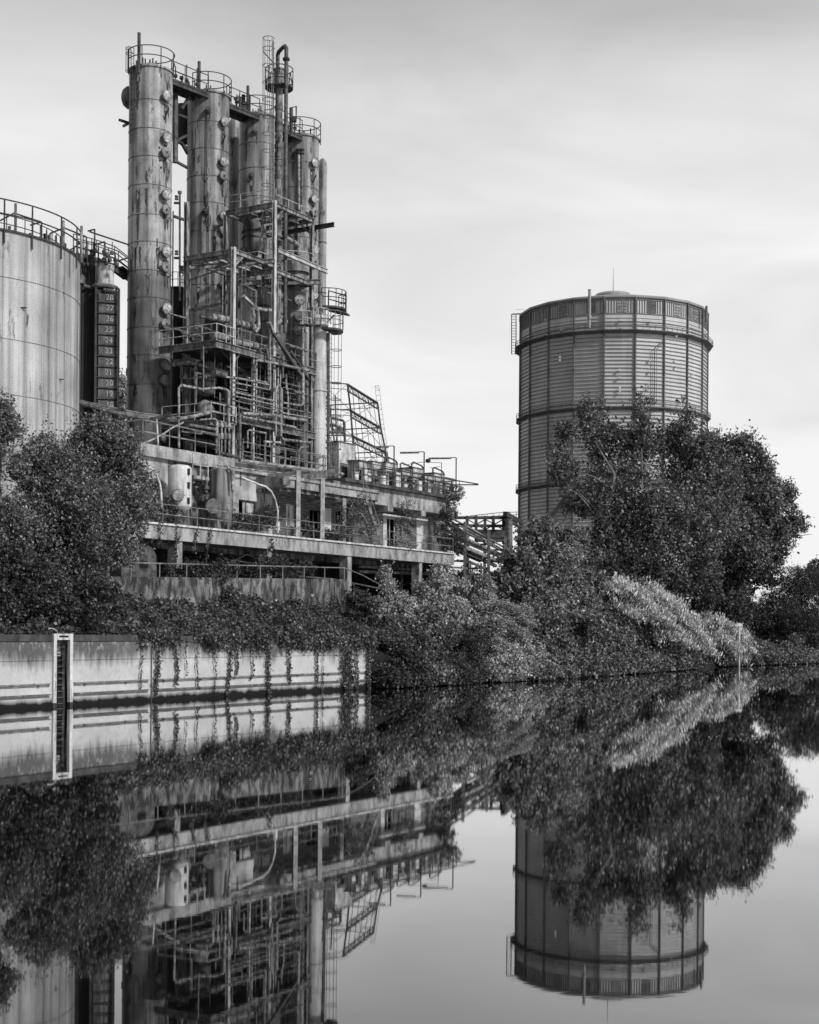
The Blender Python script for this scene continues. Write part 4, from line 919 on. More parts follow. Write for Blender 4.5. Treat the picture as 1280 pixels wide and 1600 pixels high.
def dist_column(px, wpx, ytop, zb, label, mat, covers, seams_y, rail_arc, davit, stains=(), big=1.0, lugs=True):
    c = L(sp(px, ytop, OT), OT, 0); r = wpx / 2 / F * c.y * 0.985
    zt = W(px, ytop, c.y).z
    t_ = thing('distillation_column', label, 'column', Vector((c.x, c.y, zb)), PLANT_ROT, 'tall distillation columns in a row')
    mb = MB(); prof = [(r, zb)]
    zs = sorted(W(px, y, c.y).z for y in seams_y)
    for z_ in zs:
        if z_ < zb + .3: continue
        prof += [(r, z_ - .05), (r + .025, z_ - .048), (r + .025, z_ + .0), (r - .004, z_ + .002), (r - .004, z_ + .02), (r, z_ + .022)]
    prof += [(r, zt - .12), (r + .09, zt - .12), (r + .09, zt), (r * .8, zt + .18), (r * .3, zt + .35)]
    mb.lathe(Vector((c.x, c.y, 0)), prof, 56); mb.build('shell', mat, t_)
    for z_ in zs: mb = MB(); mb.lathe(Vector((c.x, c.y, z_ - .075)), [(r + .003, 0), (r + .018, .0), (r + .018, .025), (r + .003, .025)], 56, caps=False); mb.build('seam', 'rust', t_)
    face = math.atan2(N_.y, N_.x)
    for y, cx, kd in covers:
        k = tilt(cx, y)[0] / F                      # angle round the shell at which the cover is seen
        A = c.y * k - c.x; best = min((abs((c.x + math.cos(a) * (r + .3)) - k * (c.y + math.sin(a) * (r + .3))), a) for a in np.linspace(-PI / 2 - .1, 0.1, 400))[1]
        p = Vector((c.x + math.cos(best) * r, c.y + math.sin(best) * r, 0)); p.z = W(cx, y, p.y - .1).z
        T = Matrix.Translation(p) @ Matrix.Rotation(best - .12, 4, 'Z') @ Matrix.Rotation(y * 1.7, 4, 'X') @ Matrix.Scale(big * (.95 + .1 * ((y * 7.3) % 1)), 4)
        m1 = inst(MN, 'manhole', t_, T); inst(MC if kd else MD, 'cover', m1, T)
        if kd: 
            mb = MB(); q = p + Vector((math.cos(best), math.sin(best), 0)) * .0 + ZU * -1.45; d = Vector((math.cos(best - .2), math.sin(best - .2), 0))
            mb.beam(q, q + d * .45 + ZU * .5, .07, .07)
            mb.build('bracket', 'rust', t_)
    if rail_arc:
        mb = MB(); a0, a1 = rail_arc; pts = arc(Vector((c.x, c.y, zt)), r + .12, a0, a1, 22)
        for hh in (.6, 1.2): mb.tube([p + ZU * hh for p in pts], .035, 5)
        for q in range(0, 23, 4): mb.tube([pts[q] - ZU * .4, pts[q] + ZU * 1.2], .035, 5)
        mb.build('guard_rail', 'rail_dark', t_)
    if davit:
        dx, y1 = davit; a = math.acos(max(-1, min(1, (tilt(dx, ytop)[0] / F * (c.y - r) - c.x) / (r + .1)))); p = Vector((c.x + math.cos(-a) * (r + .1), c.y + math.sin(-a) * (r + .1), zt - .6))
        mb = MB(); q = Vector((p.x, p.y, W(dx, y1, p.y).z)); mb.tube([p, q], .11, 8); mb.build('lifting_post', 'rust', t_)
    if lugs:
        rd = random.Random(px)
        for q in range(13):
            mb = MB()
            a = rd.uniform(-PI * .95, -.1); z_ = rd.uniform(zb + 4, zt - 1); p = Vector((c.x + math.cos(a) * (r + .03), c.y + math.sin(a) * (r + .03), z_)); mb.box(p, (.09, .09, .09) if q % 3 else (.05, .05, .5)); mb.build('lug', 'rust', t_)
        mb = MB()
        for q in range(14):          # small bits of gear on the lid
            a = rd.uniform(0, 2 * PI); rr = rd.uniform(0.2, r * .85); p = Vector((c.x + math.cos(a) * rr, c.y + math.sin(a) * rr, zt + .1)); mb.tube([p, p + ZU * rd.uniform(.2, .55)], .05, 5)
        mb.build('lid_fitting', 'rust', t_)
    TW[px] = (t_, c, r, zt)
    return t_
cov1 = [(151, 262, 1), (215.5, 262, 1), (239, 260, 0), (305, 261, 1), (328.5, 261, 0), (394.5, 261, 1), (418, 260.5, 0), (483, 261, 1), (506.5, 260, 0), (571, 260, 1), (594.5, 259, 0), (684, 259, 1)]
cov2 = [(191, 352, 1), (253.5, 351, 1), (275.5, 350.5, 0), (338, 350.5, 1), (360, 350, 0), (445.5, 350, 0)]
cov4 = [(255, 493.5, 1), (311, 493, 1), (332, 493, 0), (389.5, 493, 1), (409.5, 493, 0), (464, 492.5, 1), (485, 492, 0)]
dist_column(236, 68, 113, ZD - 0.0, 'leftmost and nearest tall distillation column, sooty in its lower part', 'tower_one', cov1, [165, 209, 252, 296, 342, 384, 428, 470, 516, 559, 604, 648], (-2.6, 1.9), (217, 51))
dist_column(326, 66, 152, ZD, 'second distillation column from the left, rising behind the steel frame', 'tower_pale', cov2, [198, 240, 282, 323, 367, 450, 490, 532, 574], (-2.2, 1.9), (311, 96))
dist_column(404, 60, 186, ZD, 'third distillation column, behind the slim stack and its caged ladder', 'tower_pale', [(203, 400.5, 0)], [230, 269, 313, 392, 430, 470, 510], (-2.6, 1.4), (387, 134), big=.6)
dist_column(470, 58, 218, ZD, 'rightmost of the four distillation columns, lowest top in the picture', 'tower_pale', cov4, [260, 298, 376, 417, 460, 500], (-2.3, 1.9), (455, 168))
# rust and soot drips below the covers, thin irregular sheets on the shell
def streaks(key, items):
    t_, c, r, zt = TW[key]; rd = random.Random(key); mb = MB()
    for px, y0, w_, ln in items:
        k = tilt(px, y0)[0] / F; a = min((abs((c.x + math.cos(q) * r) - k * (c.y + math.sin(q) * r)), q) for q in np.linspace(-PI, 0, 400))[1]
        z0 = W(px, y0, c.y - r).z; n = 12; rr = r + .006; L1 = []; L2 = []
        for q in range(n + 1):
            f = q / n; ww = w_ * (1 - f) ** .6 * (.7 + .5 * rd.random()) + .015; off = rd.uniform(-.02, .02); dl = ln * (f ** .85)
            L1.append(Vector((c.x + math.cos(a - ww / 2 / r + off) * rr, c.y + math.sin(a - ww / 2 / r + off) * rr, z0 - dl + rd.uniform(-.08, .08))))
            L2.append(Vector((c.x + math.cos(a + ww / 2 / r + off) * rr, c.y + math.sin(a + ww / 2 / r + off) * rr, z0 - dl)))
        mb.add(L1 + L2, [(q, q + 1, n + 2 + q, n + 1 + q) for q in range(n)])
    tag(mb.build('rust_streaks', 'rust', t_), kind='stuff')
it = []
for y, cx, kd in cov1[:-1]: it += [(cx - 3, y + 7, .32, 1.3 if kd else .9), (cx + 1, y + 8, .2, .8)]
it += [(216, 294, .28, 3.8), (229, 294, .2, 1.9), (205, 384, .5, 1.6), (219, 385, .12, 1.4), (247, 384, .25, 2.0), (212, 384, .2, 1.8), (231, 428, .35, 1.4), (221, 563, .6, 1.6), (246, 608, .12, 1.5), (211, 470, .3, 1.6), (262, 110, .4, 1.2), (215, 118, .3, 2.2), (240, 470, .5, 1.7), (236, 516, .2, 1.3)]
streaks(236, it)
it = [(cx - 3, y + 7, .34, 1.4 if kd else 1.0) for y, cx, kd in cov2] + [(325, 170, .5, 1.0), (321, 262, .6, 1.1), (325, 336, .5, 1.2), (303, 200, .4, 3.0), (335, 368, .3, 1.8), (310, 430, .4, 2), (349, 372, .4, 1.6)]
streaks(326, it)
it = [(393, 280, .45, 1.1), (401, 208, .2, .8), (392, 330, .3, 1.6), (385, 200, .3, 2.4), (412, 370, .4, 1.3)]
streaks(404, it)
it = [(cx - 4, y + 7, .3, 1.2) for y, cx, kd in cov4] + [(487, 262, .3, 1.6), (458, 230, .35, 2.6), (480, 330, .3, 1.4)]
streaks(470, it)
# vertical instrument pipe on the second and fourth columns
def oncol(key, px, y, add=.12):
    t_, c, r, zt = TW[key]; k = tilt(px, y)[0] / F; rr = r + add
    a = min((abs((c.x + math.cos(q) * rr) - k * (c.y + math.sin(q) * rr)), q) for q in np.linspace(-PI, 0, 300))[1]
    p = Vector((c.x + math.cos(a) * rr, c.y + math.sin(a) * rr, 0)); p.z = W(px, y, p.y).z; return p
for key, pts, r_, mt in ((326, [(324, 168), (322, 316), (326, 323), (326, 520)], .035, 'rust'), (326, [(322, 345), (326, 335), (316, 330), (315, 420)], .05, 'pipe_dark'), (470, [(467, 236), (467, 328)], .11, 'pipe'), (470, [(472, 236), (472, 328)], .09, 'pipe_mid'),
                         (470, [(466, 330), (466, 400)], .11, 'pipe_mid'), (236, [(273, 330), (272, 430), (271, 560)], .05, 'pipe_dark')):
    mb = MB(); mb.tube([oncol(key, x, y) for x, y in pts], r_, 7); mb.build('pipe', mt, TW[key][0])
for key, px, y in ((326, 325, 172), (326, 321, 330), (404, 393, 275)):
    mb = MB(); p = oncol(key, px, y, .1); mb.lathe(p, [(.22, -.1), (.22, .15), (.12, .15), (.12, .35)], 10, Vector((.2, -1, 0))); mb.build('valve', 'rust', TW[key][0])
for x in (467, 472):
    mb = MB(); p = oncol(470, x, 236, .12); mb.lathe(p - ZU * .2, [(.2, 0), (.2, .1), (.14, .1), (.14, .25), (.2, .25), (.2, .35)], 10); mb.build('flange', 'rust', TW[470][0])
# side bulge and struts left of the first column
t_, c, r, zt = TW[236]
mb = MB(); p = Vector((c.x - r + .15, c.y + .3, W(190, 150, c.y).z)); mb.lathe(p, [(.75, 0), (.72, .35), (.5, .62), (.2, .72)], 18, (-1, -.1, 0)); mb.build('vent_hood', 'tower_dark', t_)
mb = MB(); mb.beam(p + Vector((-.1, 0, -.9)), p + Vector((-.1, 0, 1.6)), .12, .25); mb.beam(W(201, 192, c.y), W(186, 187, c.y - .5), .14, .14); mb.beam(W(201, 192, c.y), W(193, 197, c.y - 1), .14, .14); mb.build('strut', 'rust', t_)
cage_ladder('ladder', t_, Vector((c.x - r * .72, c.y - r * .75, zt - 5)), Vector((c.x - r * .72, c.y - r * .75, zt + 1.1)), (-.8, -.6, 0), mat='rail_dark', cage_from=4.6, ck=.6)
# walkways from top to top
def walkway(k0, k1, label):
    (_, ca, ra, za), (_, cb, rb, zb_) = TW[k0], TW[k1]
    a = Vector((ca.x, ca.y, za - .25)); b_ = Vector((cb.x, cb.y, zb_ - .25)); d = (b_ - a); d.z = 0; d.normalize(); sd_ = d.cross(ZU)
    p = a + d * (ra * .8) + sd_ * .3; q = b_ - d * (rb * .8) + sd_ * .3
    t_ = thing('top_walkway', label, 'walkway', p, 0, 'walkways joining the column tops')
    mb = MB(); mb.beam(p, q, 1.3, .12); mb.build('deck', 'rust', t_)
    mb = MB()
    for sg in (-.62, .62): mb.ibeam(p + sd_ * sg - ZU * .2, q + sd_ * sg - ZU * .2, .12, .28)
    mb.build('girder', 'rust', t_)
    mb = MB()
    for sg in (-.62, .62): railing(mb, [p + sd_ * sg, q + sd_ * sg], 1.2, 1, .032, 1.2)
    mb.build('guard_rail', 'rail_dark', t_)
    rd = random.Random(k0)
    for j in range(5): mb = MB(); x = p.lerp(q, .2 + j * .15) + sd_ * rd.uniform(-.4, .5); mb.tube([x, x + ZU * rd.uniform(.4, 1.9)], .04, 5); mb.lathe(x + ZU * .4, [(.14, 0), (.14, .18)], 8); mb.build('valve', 'rust', t_)
    return t_
walkway(236, 326, 'walkway between the tops of the first and second distillation columns')
walkway(326, 404, 'walkway between the tops of the second and third distillation columns')
walkway(404, 470, 'walkway between the tops of the third and rightmost distillation columns')
# handwheel standing on the walkway near the third column
vw = thing('handwheel_valve', 'large handwheel on a spindle above the walkway by the third column top', 'valve', W(376, 176, 104))
h_ = W(374, 154.5, 104); mb = MB(); mb.tube([W(374, 176, 104), h_ + ZU * .3], .05, 6); mb.build('spindle', 'rust', vw)
mb = MB(); mb.tube([h_ + Vector((math.cos(a) * .38, math.sin(a) * .38, 0)) for a in np.linspace(0, 2 * PI, 17)], .045, 6); mb.tube([h_ - Vector((.38, 0, 0)), h_ + Vector((.38, 0, 0))], .03, 5); mb.tube([h_ - Vector((0, .38, 0)), h_ + Vector((0, .38, 0))], .03, 5); mb.build('wheel', 'rust', vw)
mb = MB(); mb.box(W(380.5, 158, 104), (.25, .25, .9)); mb.build('gearbox', 'rust', vw)
# bracing between first and second columns
br = thing('column_bracing', 'steel struts and a hanging pipe in the gap between first and second columns', 'bracing', W(275, 250, 97.5))
for a, c_ in (((270, 176), (292, 184)), ((272, 215), (293, 232)), ((271, 222), (293, 211)), ((271, 250), (293, 262)), ((272, 338), (293, 345)), ((281, 424), (293, 428)), ((284, 170), (296, 150)), ((283, 222), (293, 240))):
    mb = MB(); mb.beam(W(*a, 97), W(*c_, 98), .16, .16); mb.build('strut', 'rust', br)
mb = MB(); mb.tube([W(274, 148, 97), W(274, 254, 97)], .19, 8); mb.build('pipe', 'pipe_dark', br)
mb = MB(); mb.lathe(W(289, 193, 101), [(.9, -1.2), (.95, -.9), (.95, .9), (.85, 1.15), (.3, 1.35)], 18); mb.build('drum', 'black', br)
mb = MB(); mb.tube([W(281, 301, 97.5), W(281, 470, 97.5)], .07, 6); mb.lathe(W(281, 301, 97.5), [(.14, -.05), (.14, .1)], 8)
mb.tube([W(272, 317, 97), W(281, 317, 97)], .09, 6); mb.tube([W(272, 403, 97), W(281, 403, 97)], .09, 6)
for y in (312, 308, 398, 394): mb.lathe(W(276, y, 97), [(.13, 0), (.13, .1)], 8)
mb.build('pipe', 'pipe_dark', br)
# slim smooth columns behind
for px, wp, y0, y1, o_, nm in ((366, 17, 183, 420, -22.8, 'slim smooth column with domed head behind the second distillation column'), (504.5, 13.5, 247, 470, -21.5, 'slim peeling column with slanted head at the right edge of the column row')):
    c = L(sp(px, y0, o_), o_, 0); r = wp / 2 / F * c.y; zt = W(px, y0, c.y).z; t_ = thing('slim_column', nm, 'column', Vector((c.x, c.y, ZD)))
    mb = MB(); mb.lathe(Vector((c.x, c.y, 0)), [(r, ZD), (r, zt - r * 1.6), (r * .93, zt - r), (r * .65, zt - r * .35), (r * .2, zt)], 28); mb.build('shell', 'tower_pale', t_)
    for q in range(5): mb = MB(); mb.lathe(Vector((c.x, c.y, ZD + 4 + q * 4)), [(r + .01, 0), (r + .03, 0), (r + .03, .06), (r + .01, .06)], 28, caps=False); mb.build('seam', 'rust', t_)
# small vessel with railing between first column and frame
c = W(277, 450, 101); r = 10 / F * 101; dv = thing('dark_vessel', 'narrow black vessel with a small ring railing right behind the first column', 'vessel', Vector((c.x, c.y, ZD)))
mb = MB(); mb.lathe(Vector((c.x, c.y, 0)), [(r, ZD), (r, c.z - .1), (r + .12, c.z - .1), (r + .12, c.z)], 24); mb.build('shell', 'black', dv)
mb = MB(); P = arc(Vector((c.x, c.y, c.z)), r + .1, -2.6, 1.2, 12)
for hh in (.5, 1.0): mb.tube([p + ZU * hh for p in P], .025, 5)
for p in P[::2]: mb.tube([p, p + ZU], .025, 5)
mb.build('guard_rail', 'rail_dark', dv)

# ------------------------------------------------------------------ slim stack with basket, gooseneck, caged ladder
sk = thing('slim_stack', 'slim rusty stack with a basket platform and a pipe gooseneck on top', 'stack', Vector((W(435, 600, 98).x, 98, ZD)))
zt = W(435, 108, 98).z; x0 = W(435, 300, 98).x
mb = MB(); mb.lathe(Vector((x0, 98, 0)), [(.25, ZD), (.25, zt - 1.3), (.31, zt - 1.2), (.35, zt - .9), (.35, zt - .1), (.41, zt - .1), (.41, zt)], 20); mb.build('shell', 'steel', sk)
mb = MB(); bz = W(435, 139, 98).z
mb.lathe(Vector((x0, 98, bz)), [(.3, 0), (.95, 0), (.95, .1), (.3, .1)], 24, caps=False); mb.build('basket_floor', 'rust', sk)
mb = MB(); P = arc(Vector((x0, 98, bz)), .93, -PI, PI, 24)
for hh in (.5, 1.35): mb.tube([p + ZU * hh for p in P], .035, 5)
for p in P[::3]: mb.tube([p, p + ZU * 1.35], .03, 5)
for i in range(0, 24, 3): mb.tube([P[i], P[i + 1] + ZU * .9, P[i + 2] + ZU * .2, P[min(i + 3, 24)] + ZU * .7], .02, 4)
mb.build('basket_rail', 'rail_dark', sk)
mb = MB(); mb.tube([W(434, 104, 98), W(434, 86, 98), W(435.5, 81, 97.8), W(442, 74, 97.3), W(445.5, 72, 97.1), W(447.5, 75, 97), W(447.5, 82, 97), W(446, 330, 97), W(445.5, 520, 97)], .135, 10); mb.build('gooseneck_pipe', 'pipe_dark', sk)
mb = MB(); mb.lathe(W(447.3, 94, 97), [(.24, 0), (.24, .14)], 12); mb.build('flange', 'rust', sk)
mb = MB()
rd = random.Random(77)
for q in range(26):          # broken lagging bands round the stack
    z_ = zt - 2.2 - rd.uniform(0, 22); h_ = rd.uniform(.04, .35); mb = MB(); mb.lathe(Vector((x0, 98, z_)), [(.255, 0), (.29, .01), (.29, h_), (.255, h_ + .01)], 14, caps=False); mb.build('strap', 'steel_mid', sk)
cage_ladder('ladder', sk, W(424, 440, 97.2), W(424, 62, 97.2), (-.75, -.66, 0), wd=.42, mat='rail', cage_from=3)
mb = MB(); mb.tube([W(427, 64, 97.5), W(427, 400, 97.5)], .05, 5); mb.tube([W(411, 80, 97), W(427, 98, 97)], .04, 5); mb.build('standpipe', 'rail_dark', sk)
# narrow post with lamp bracket at the fourth column
pr_ = thing('davit_frame', 'upright hoisting post with a square loop standing behind the fourth column top', 'hoist', W(455, 213, 104))
mb = MB(); mb.tube([W(455, 213, 104), W(455, 170, 104)], .13, 8); mb.tube([W(452, 169, 104), W(463, 166, 104), W(463, 188, 104), W(457, 188, 104)], .04, 5); mb.build('post', 'rust', pr_)
mb = MB(); mb.box(W(459, 187, 104), (.4, .3, .3)); mb.build('pulley', 'rust', pr_)

# ================================================================== STEEL FRAME WITH ITS PIPES
SA, SB, SC, SD = 33.0, 32.1, 36.45, 40.8
fr_ = thing('steel_frame', 'open rusty steel frame full of pipes and decks in front of the columns', 'frame', L(32.1, -13.5, ZD), PLANT_ROT)
def fcol(s_, o_, z0, z1, mat='steel', w_=.26):
    mb = MB(); mb.ibeam(L(s_, o_, z0), L(s_, o_, z1), w_, w_, N_, .035); mb.build('column', mat, fr_)
ZV = (16.95, 21.4, 27.5, 31.6)
fcol(SB, -13.5, ZD - 4.9 + .01, 27.75, 'white_col', .24); fcol(SA - .5, -17.6, ZD, 27.4, 'steel', .30); fcol(SC, -13.5, ZD, 31.85, 'white_col', .24); fcol(SD, -13.5, ZD, 31.3, 'steel', .24)
fcol(SC, -17.6, ZD, 31.5, 'steel'); fcol(SD, -17.6, ZD, 31.2, 'steel_mid'); fcol(SB + 2.1, -13.45, ZD, 21.2, 'white_col', .16); fcol(SB + 2.6, -13.6, 16.9, 21.2, 'rail_white', .12)
fcol(SB + 0.25, -17.6, 17, 31.3, 'steel')
def fbeam(a, b_, mat='steel', w_=.2, h_=.3):
    mb = MB(); mb.ibeam(a, b_, w_, h_, ZU, .03); mb.build('beam', mat, fr_)
def bay(s0, s1, z_, o0=-13.5, o1=-17.6, n=3, front='steel', mid='steel_mid'):
    fbeam(L(s0, o0, z_), L(s1, o0, z_), front); fbeam(L(s0, o1, z_), L(s1, o1, z_), mid)
    for q in range(n): s_ = s0 + (s1 - s0) * q / (n - 1); fbeam(L(s_, o0 - .12, z_), L(s_, o1 + .1, z_), 'steel_mid' if q else front)
bay(SB, SC, ZV[2], n=3); bay(SC, SD, 27.2, n=3); bay(SC, SD, ZV[3], n=4); 
for q in (-14.5, -15.5, -16.5): fbeam(L(SB, q, ZV[2] - .02), L(SC + 2, q, ZV[2] - .02), 'rail_white', .16, .2)
for q in (-14.6, -16): fbeam(L(SC, q, ZV[3] - .02), L(SD, q, ZV[3] - .02), 'steel', .14, .2)
fbeam(L(SC + .2, -13.3, 28.55), L(SD + 1.6, -13.3, 28.4), 'rail_white', .2, .3)
fbeam(L(SC + .6, -17.8, 27.0), L(SD + .1, -12.8, 27.3), 'steel', .22, .34); fbeam(L(SB + .2, -18.2, 27.0), L(SB + 3.6, -12.9, 27.6), 'steel', .2, .3)
fbeam(L(SD + .35, -18, 31.2), L(SD + .35, -11.9, 31.2), 'rust', .18, .30)          # crane beam reaching out
fbeam(L(SB, -13.4, 24.3), L(SA - .5, -17.5, 24.2), 'steel', .12, .16); fbeam(L(SB, -13.4, 27.3), L(SA - .6, -17.5, 27.3), 'steel', .16, .34); fbeam(L(SA - .5, -17.4, 26.2), L(SB, -13.6, 26.6), 'rail', .06, .08)
def deck(s0, s1, o0, o1, z_, mat='steel', th=.18):
    mb = MB(); mb.pbox(s0, s1, o0, o1, z_ - .1, z_); d_ = mb.build('deck', 'rust', fr_)
    zb_ = z_ - th * 1.6; mb = MB(); mb.pbox(s0, s1, o1 + .002, o1 + .03, zb_ + .05, z_ + .01); mb.pbox(s0 - .03, s0 - .002, o0, o1 + .0, zb_ + .05, z_ + .01); mb.build('edge_beam', 'steel_mid', fr_)
    mb = MB()
    for a_, b_ in ((z_ + .012, z_ + .06), (zb_, zb_ + .048)): mb.pbox(s0, s1, o1 + .002, o1 + .13, a_, b_); mb.pbox(s0 - .13, s0 - .002, o0, o1 + .13, a_, b_)
    mb.build('flange', mat, fr_)
deck(30.2, SC + .05, -18, -13.35, ZV[1], 'steel', .26); deck(SC + .13, SD + .4, -17.6, -13.35, ZV[1] - .05, 'steel', .26)
deck(29.6, SB - .1, -17.2, -13.3, ZV[0] - .6, 'steel', .2); deck(SB, SC, -17.6, -13.35, ZV[0], 'steel', .26); deck(SC + .09, SD + .4, -17.6, -13.35, ZV[0] - .05, 'steel', .26)
def frail(pts, h=1.1, mat='rail', post=1.2, n=1, r=.028):
    mb = MB(); railing(mb, pts, h, n, r, post); mb.build('guard_rail', mat, fr_)
frail([L(30.2, -18, ZV[1]), L(30.2, -13.3, ZV[1]), L(SB, -13.3, ZV[1])], mat='rail_white'); frail([L(SB + .2, -13.25, ZV[1]), L(SD + .3, -13.25, ZV[1] - .05)], 1.15)
frail([L(29.6, -17.2, ZV[0] - .6), L(29.6, -13.2, ZV[0] - .6), L(SB, -13.2, ZV[0] - .6)], mat='rail_white'); frail([L(SB + .3, -13.2, ZV[0]), L(SD, -13.2, ZV[0])], 1.1)
frail([L(SB + 3.3, -16, 27.4), L(SB + 3.3, -14, 27.4), L(SC, -14, 27.4)], .9, 'rail_white', .9); frail([L(SC, -13.4, ZV[3] + .15), L(SD, -13.4, ZV[3] + .15)], .5, 'rail_white', 1.4, 0); frail([L(SC, -13.4, ZV[3] + .15), L(SC - .3, -17.6, ZV[3] + .15)], .9, 'rail_white', 1.4, 1)
frail([L(SD - 2.2, -14.6, 28.0), L(SD - 1, -13.3, 28.0), L(SD + .3, -13.2, 28)], 1.2, 'rail_white', .9)
frail([L(SB + .3, -12.9, ZD), L(SD + 1, -12.9, ZD)], 1.2)
def brace(a, b_, mat='steel', w_=.12):
    mb = MB(); mb.beam(a, b_, w_, w_); mb.build('brace', mat, fr_)
for s_, o_, z_ in ((SB, -13.5, ZV[1]), (SC, -13.5, ZV[1]), (SC, -13.5, ZV[3]), (SD, -13.5, ZV[3]), (SB, -13.5, ZV[2]), (SC, -13.5, ZV[0]), (SD, -13.5, ZV[1])):
    brace(L(s_, o_, z_ - 1.0), L(s_ + .9, o_, z_ - .2)); brace(L(s_, o_, z_ - 1.0), L(s_, o_ - .9, z_ - .2), 'steel_mid')
brace(G(427, 520, -13.1), G(473, 590, -13.1), 'pipe_dark', .2); brace(G(420, 503, -13.1), G(427, 520, -13.1), 'steel', .2); brace(G(454, 548, -13.0), G(482, 592, -13.0), 'rust', .12); brace(G(380, 462, -14), G(400, 481, -14), 'rail_white', .16)
# front pipework, each run its own pipe
PF = [([(353, 589), (378, 592), (419, 601)], 1.6, 'pipe'), ([(367, 598), (420, 609), (422, 606), (422, 520)], 1.3, 'pipe'), ([(367, 613), (429, 626.6)], 1.6, 'pipe'), ([(367, 619), (426, 632)], 1.2, 'pipe'),
      ([(367, 626), (428, 640)], 1.1, 'pipe_mid'), ([(441, 629), (470, 634), (473.5, 631), (473.5, 513), (478, 508)], 1.7, 'pipe'), ([(441, 637), (486, 645.5)], 1.5, 'pipe_mid'), ([(441, 645), (486, 653)], 1.2, 'pipe'),
      ([(379, 646), (428, 649), (452, 653), (478, 657)], 2.6, 'pipe'), ([(379, 651.5), (426, 660), (462, 668)], 2.0, 'pipe'), ([(431, 681), (431, 608), (434.5, 602), (439, 608), (439, 682), (443, 687), (485, 691.5)], 2.1, 'pipe'),
      ([(387, 700), (387, 674), (389, 672), (416, 677)], 1.4, 'pipe'), ([(399, 565), (404, 563), (420, 566), (455, 573), (484, 579)], 2.1, 'pipe'), ([(375, 646), (375, 759)], 2.3, 'pipe_mid'),
      ([(340, 707), (362, 712), (380, 717)], 2.6, 'pipe_dark'), ([(413, 690), (438, 691.5)], 1.8, 'rail_white'), ([(414, 690), (414, 718)], 1.6, 'pipe_mid'), ([(450, 655), (450, 620), (447, 600), (447, 585)], 1.9, 'pipe'),
      ([(434.5, 575), (434.5, 604)], 1.3, 'rail_white'), ([(417, 545), (419, 560), (419, 598)], 1.6, 'pipe_mid'), ([(404, 546), (415, 544), (419, 547)], 1.5, 'pipe_dark'), ([(398, 570), (398, 592)], 1.7, 'pipe_mid'),
      ([(279.5, 700), (279.5, 606), (283, 602), (315, 608), (342, 606), (355, 609), (357, 612), (357, 660)], 1.8, 'pipe'), ([(279, 655), (305, 650), (329, 644)], 2.8, 'pipe'), ([(312, 656), (335, 654), (338.5, 657), (338.5, 708)], 1.4, 'pipe'),
      ([(295, 664), (337, 671)], 2.4, 'pipe_mid'), ([(318, 541), (318, 612)], 1.0, 'rail'), ([(300, 672), (337, 680)], 1.5, 'pipe_mid'), ([(283, 674), (315, 678)], 1.2, 'pipe'),
      ([(366, 503), (382, 507), (399, 512)], 5.4, 'pipe'), ([(366, 534), (384, 538), (401, 541)], 5.2, 'pipe'), ([(330, 495), (343, 497), (356, 500)], 5.4, 'pipe'), ([(332, 524), (344, 526), (356, 529)], 5.2, 'pipe'),
      ([(431, 366), (450, 373), (463, 380), (467, 385), (467, 397)], 3.6, 'pipe'), ([(400, 481), (411, 484), (423, 485)], 2.8, 'pipe'), ([(397, 496), (395, 485), (398, 480), (403, 487), (404, 500), (404, 512), (399, 519)], 2.8, 'pipe'),
      ([(433, 520), (433, 508), (436, 502), (447, 503)], 4.2, 'pipe'), ([(334, 582), (352, 586)], 5.0, 'pipe_mid'), ([(452, 540), (470, 545), (480, 548)], 2.2, 'pipe_mid'), ([(380, 444), (392, 452), (399, 455), (399, 478)], 2.2, 'pipe_mid'),
      ([(313, 495), (330, 497)], 2.2, 'pipe_dark'), ([(284, 520), (296, 523)], 1.6, 'pipe_dark'), ([(442, 555), (442, 590)], 2.0, 'pipe_mid'), ([(460, 612), (485, 618)], 1.4, 'pipe_mid'), ([(441, 598), (470, 605)], 1.4, 'pipe_mid'),
      ([(467, 731), (467, 706), (470, 699), (482, 698)], 1.2, 'pipe'), ([(364, 720), (364, 758)], .7, 'rail_dark'), ([(386, 720), (386, 765)], .6, 'rail_dark'), ([(412, 738), (412, 785)], 2.0, 'pipe_dark'), ([(406, 740), (406, 762)], .8, 'rail')]
for pts, r_, mt in PF:
    P = [G(x, y, -13.05 if r_ < 3 else -13.9) for x, y in pts]; mb = MB(); mb.tube(P, r_ / F * 95, 10); mb.build('pipe', mt, fr_)
    if r_ > 1.2:
        for a, c_ in zip(P[:-1], P[1:]):
            if (c_ - a).length > .8:
                mb = MB(); x_ = a.lerp(c_, .5); mb.lathe(x_, [(r_ / F * 95 + .035, -.05), (r_ / F * 95 + .05, 0), (r_ / F * 95 + .035, .05)], 10, (c_ - a)); mb.build('coupling', 'rust', fr_)
for k, x in enumerate((340, 346, 351.5, 357.5)):          # standing valves
    mb = MB(); p = G(x, 726, -13.1); mb.lathe(Vector((p.x, p.y, p.z)), [(.05, 0), (.05, 1.6), (.12, 1.62), (.13, 1.95), (.06, 2.0), (.06, 2.3), (.13, 2.35), (.13, 2.55), (.03, 2.7)], 8); mb.build('valve', ('pipe_mid', 'pipe')[k % 2], fr_)
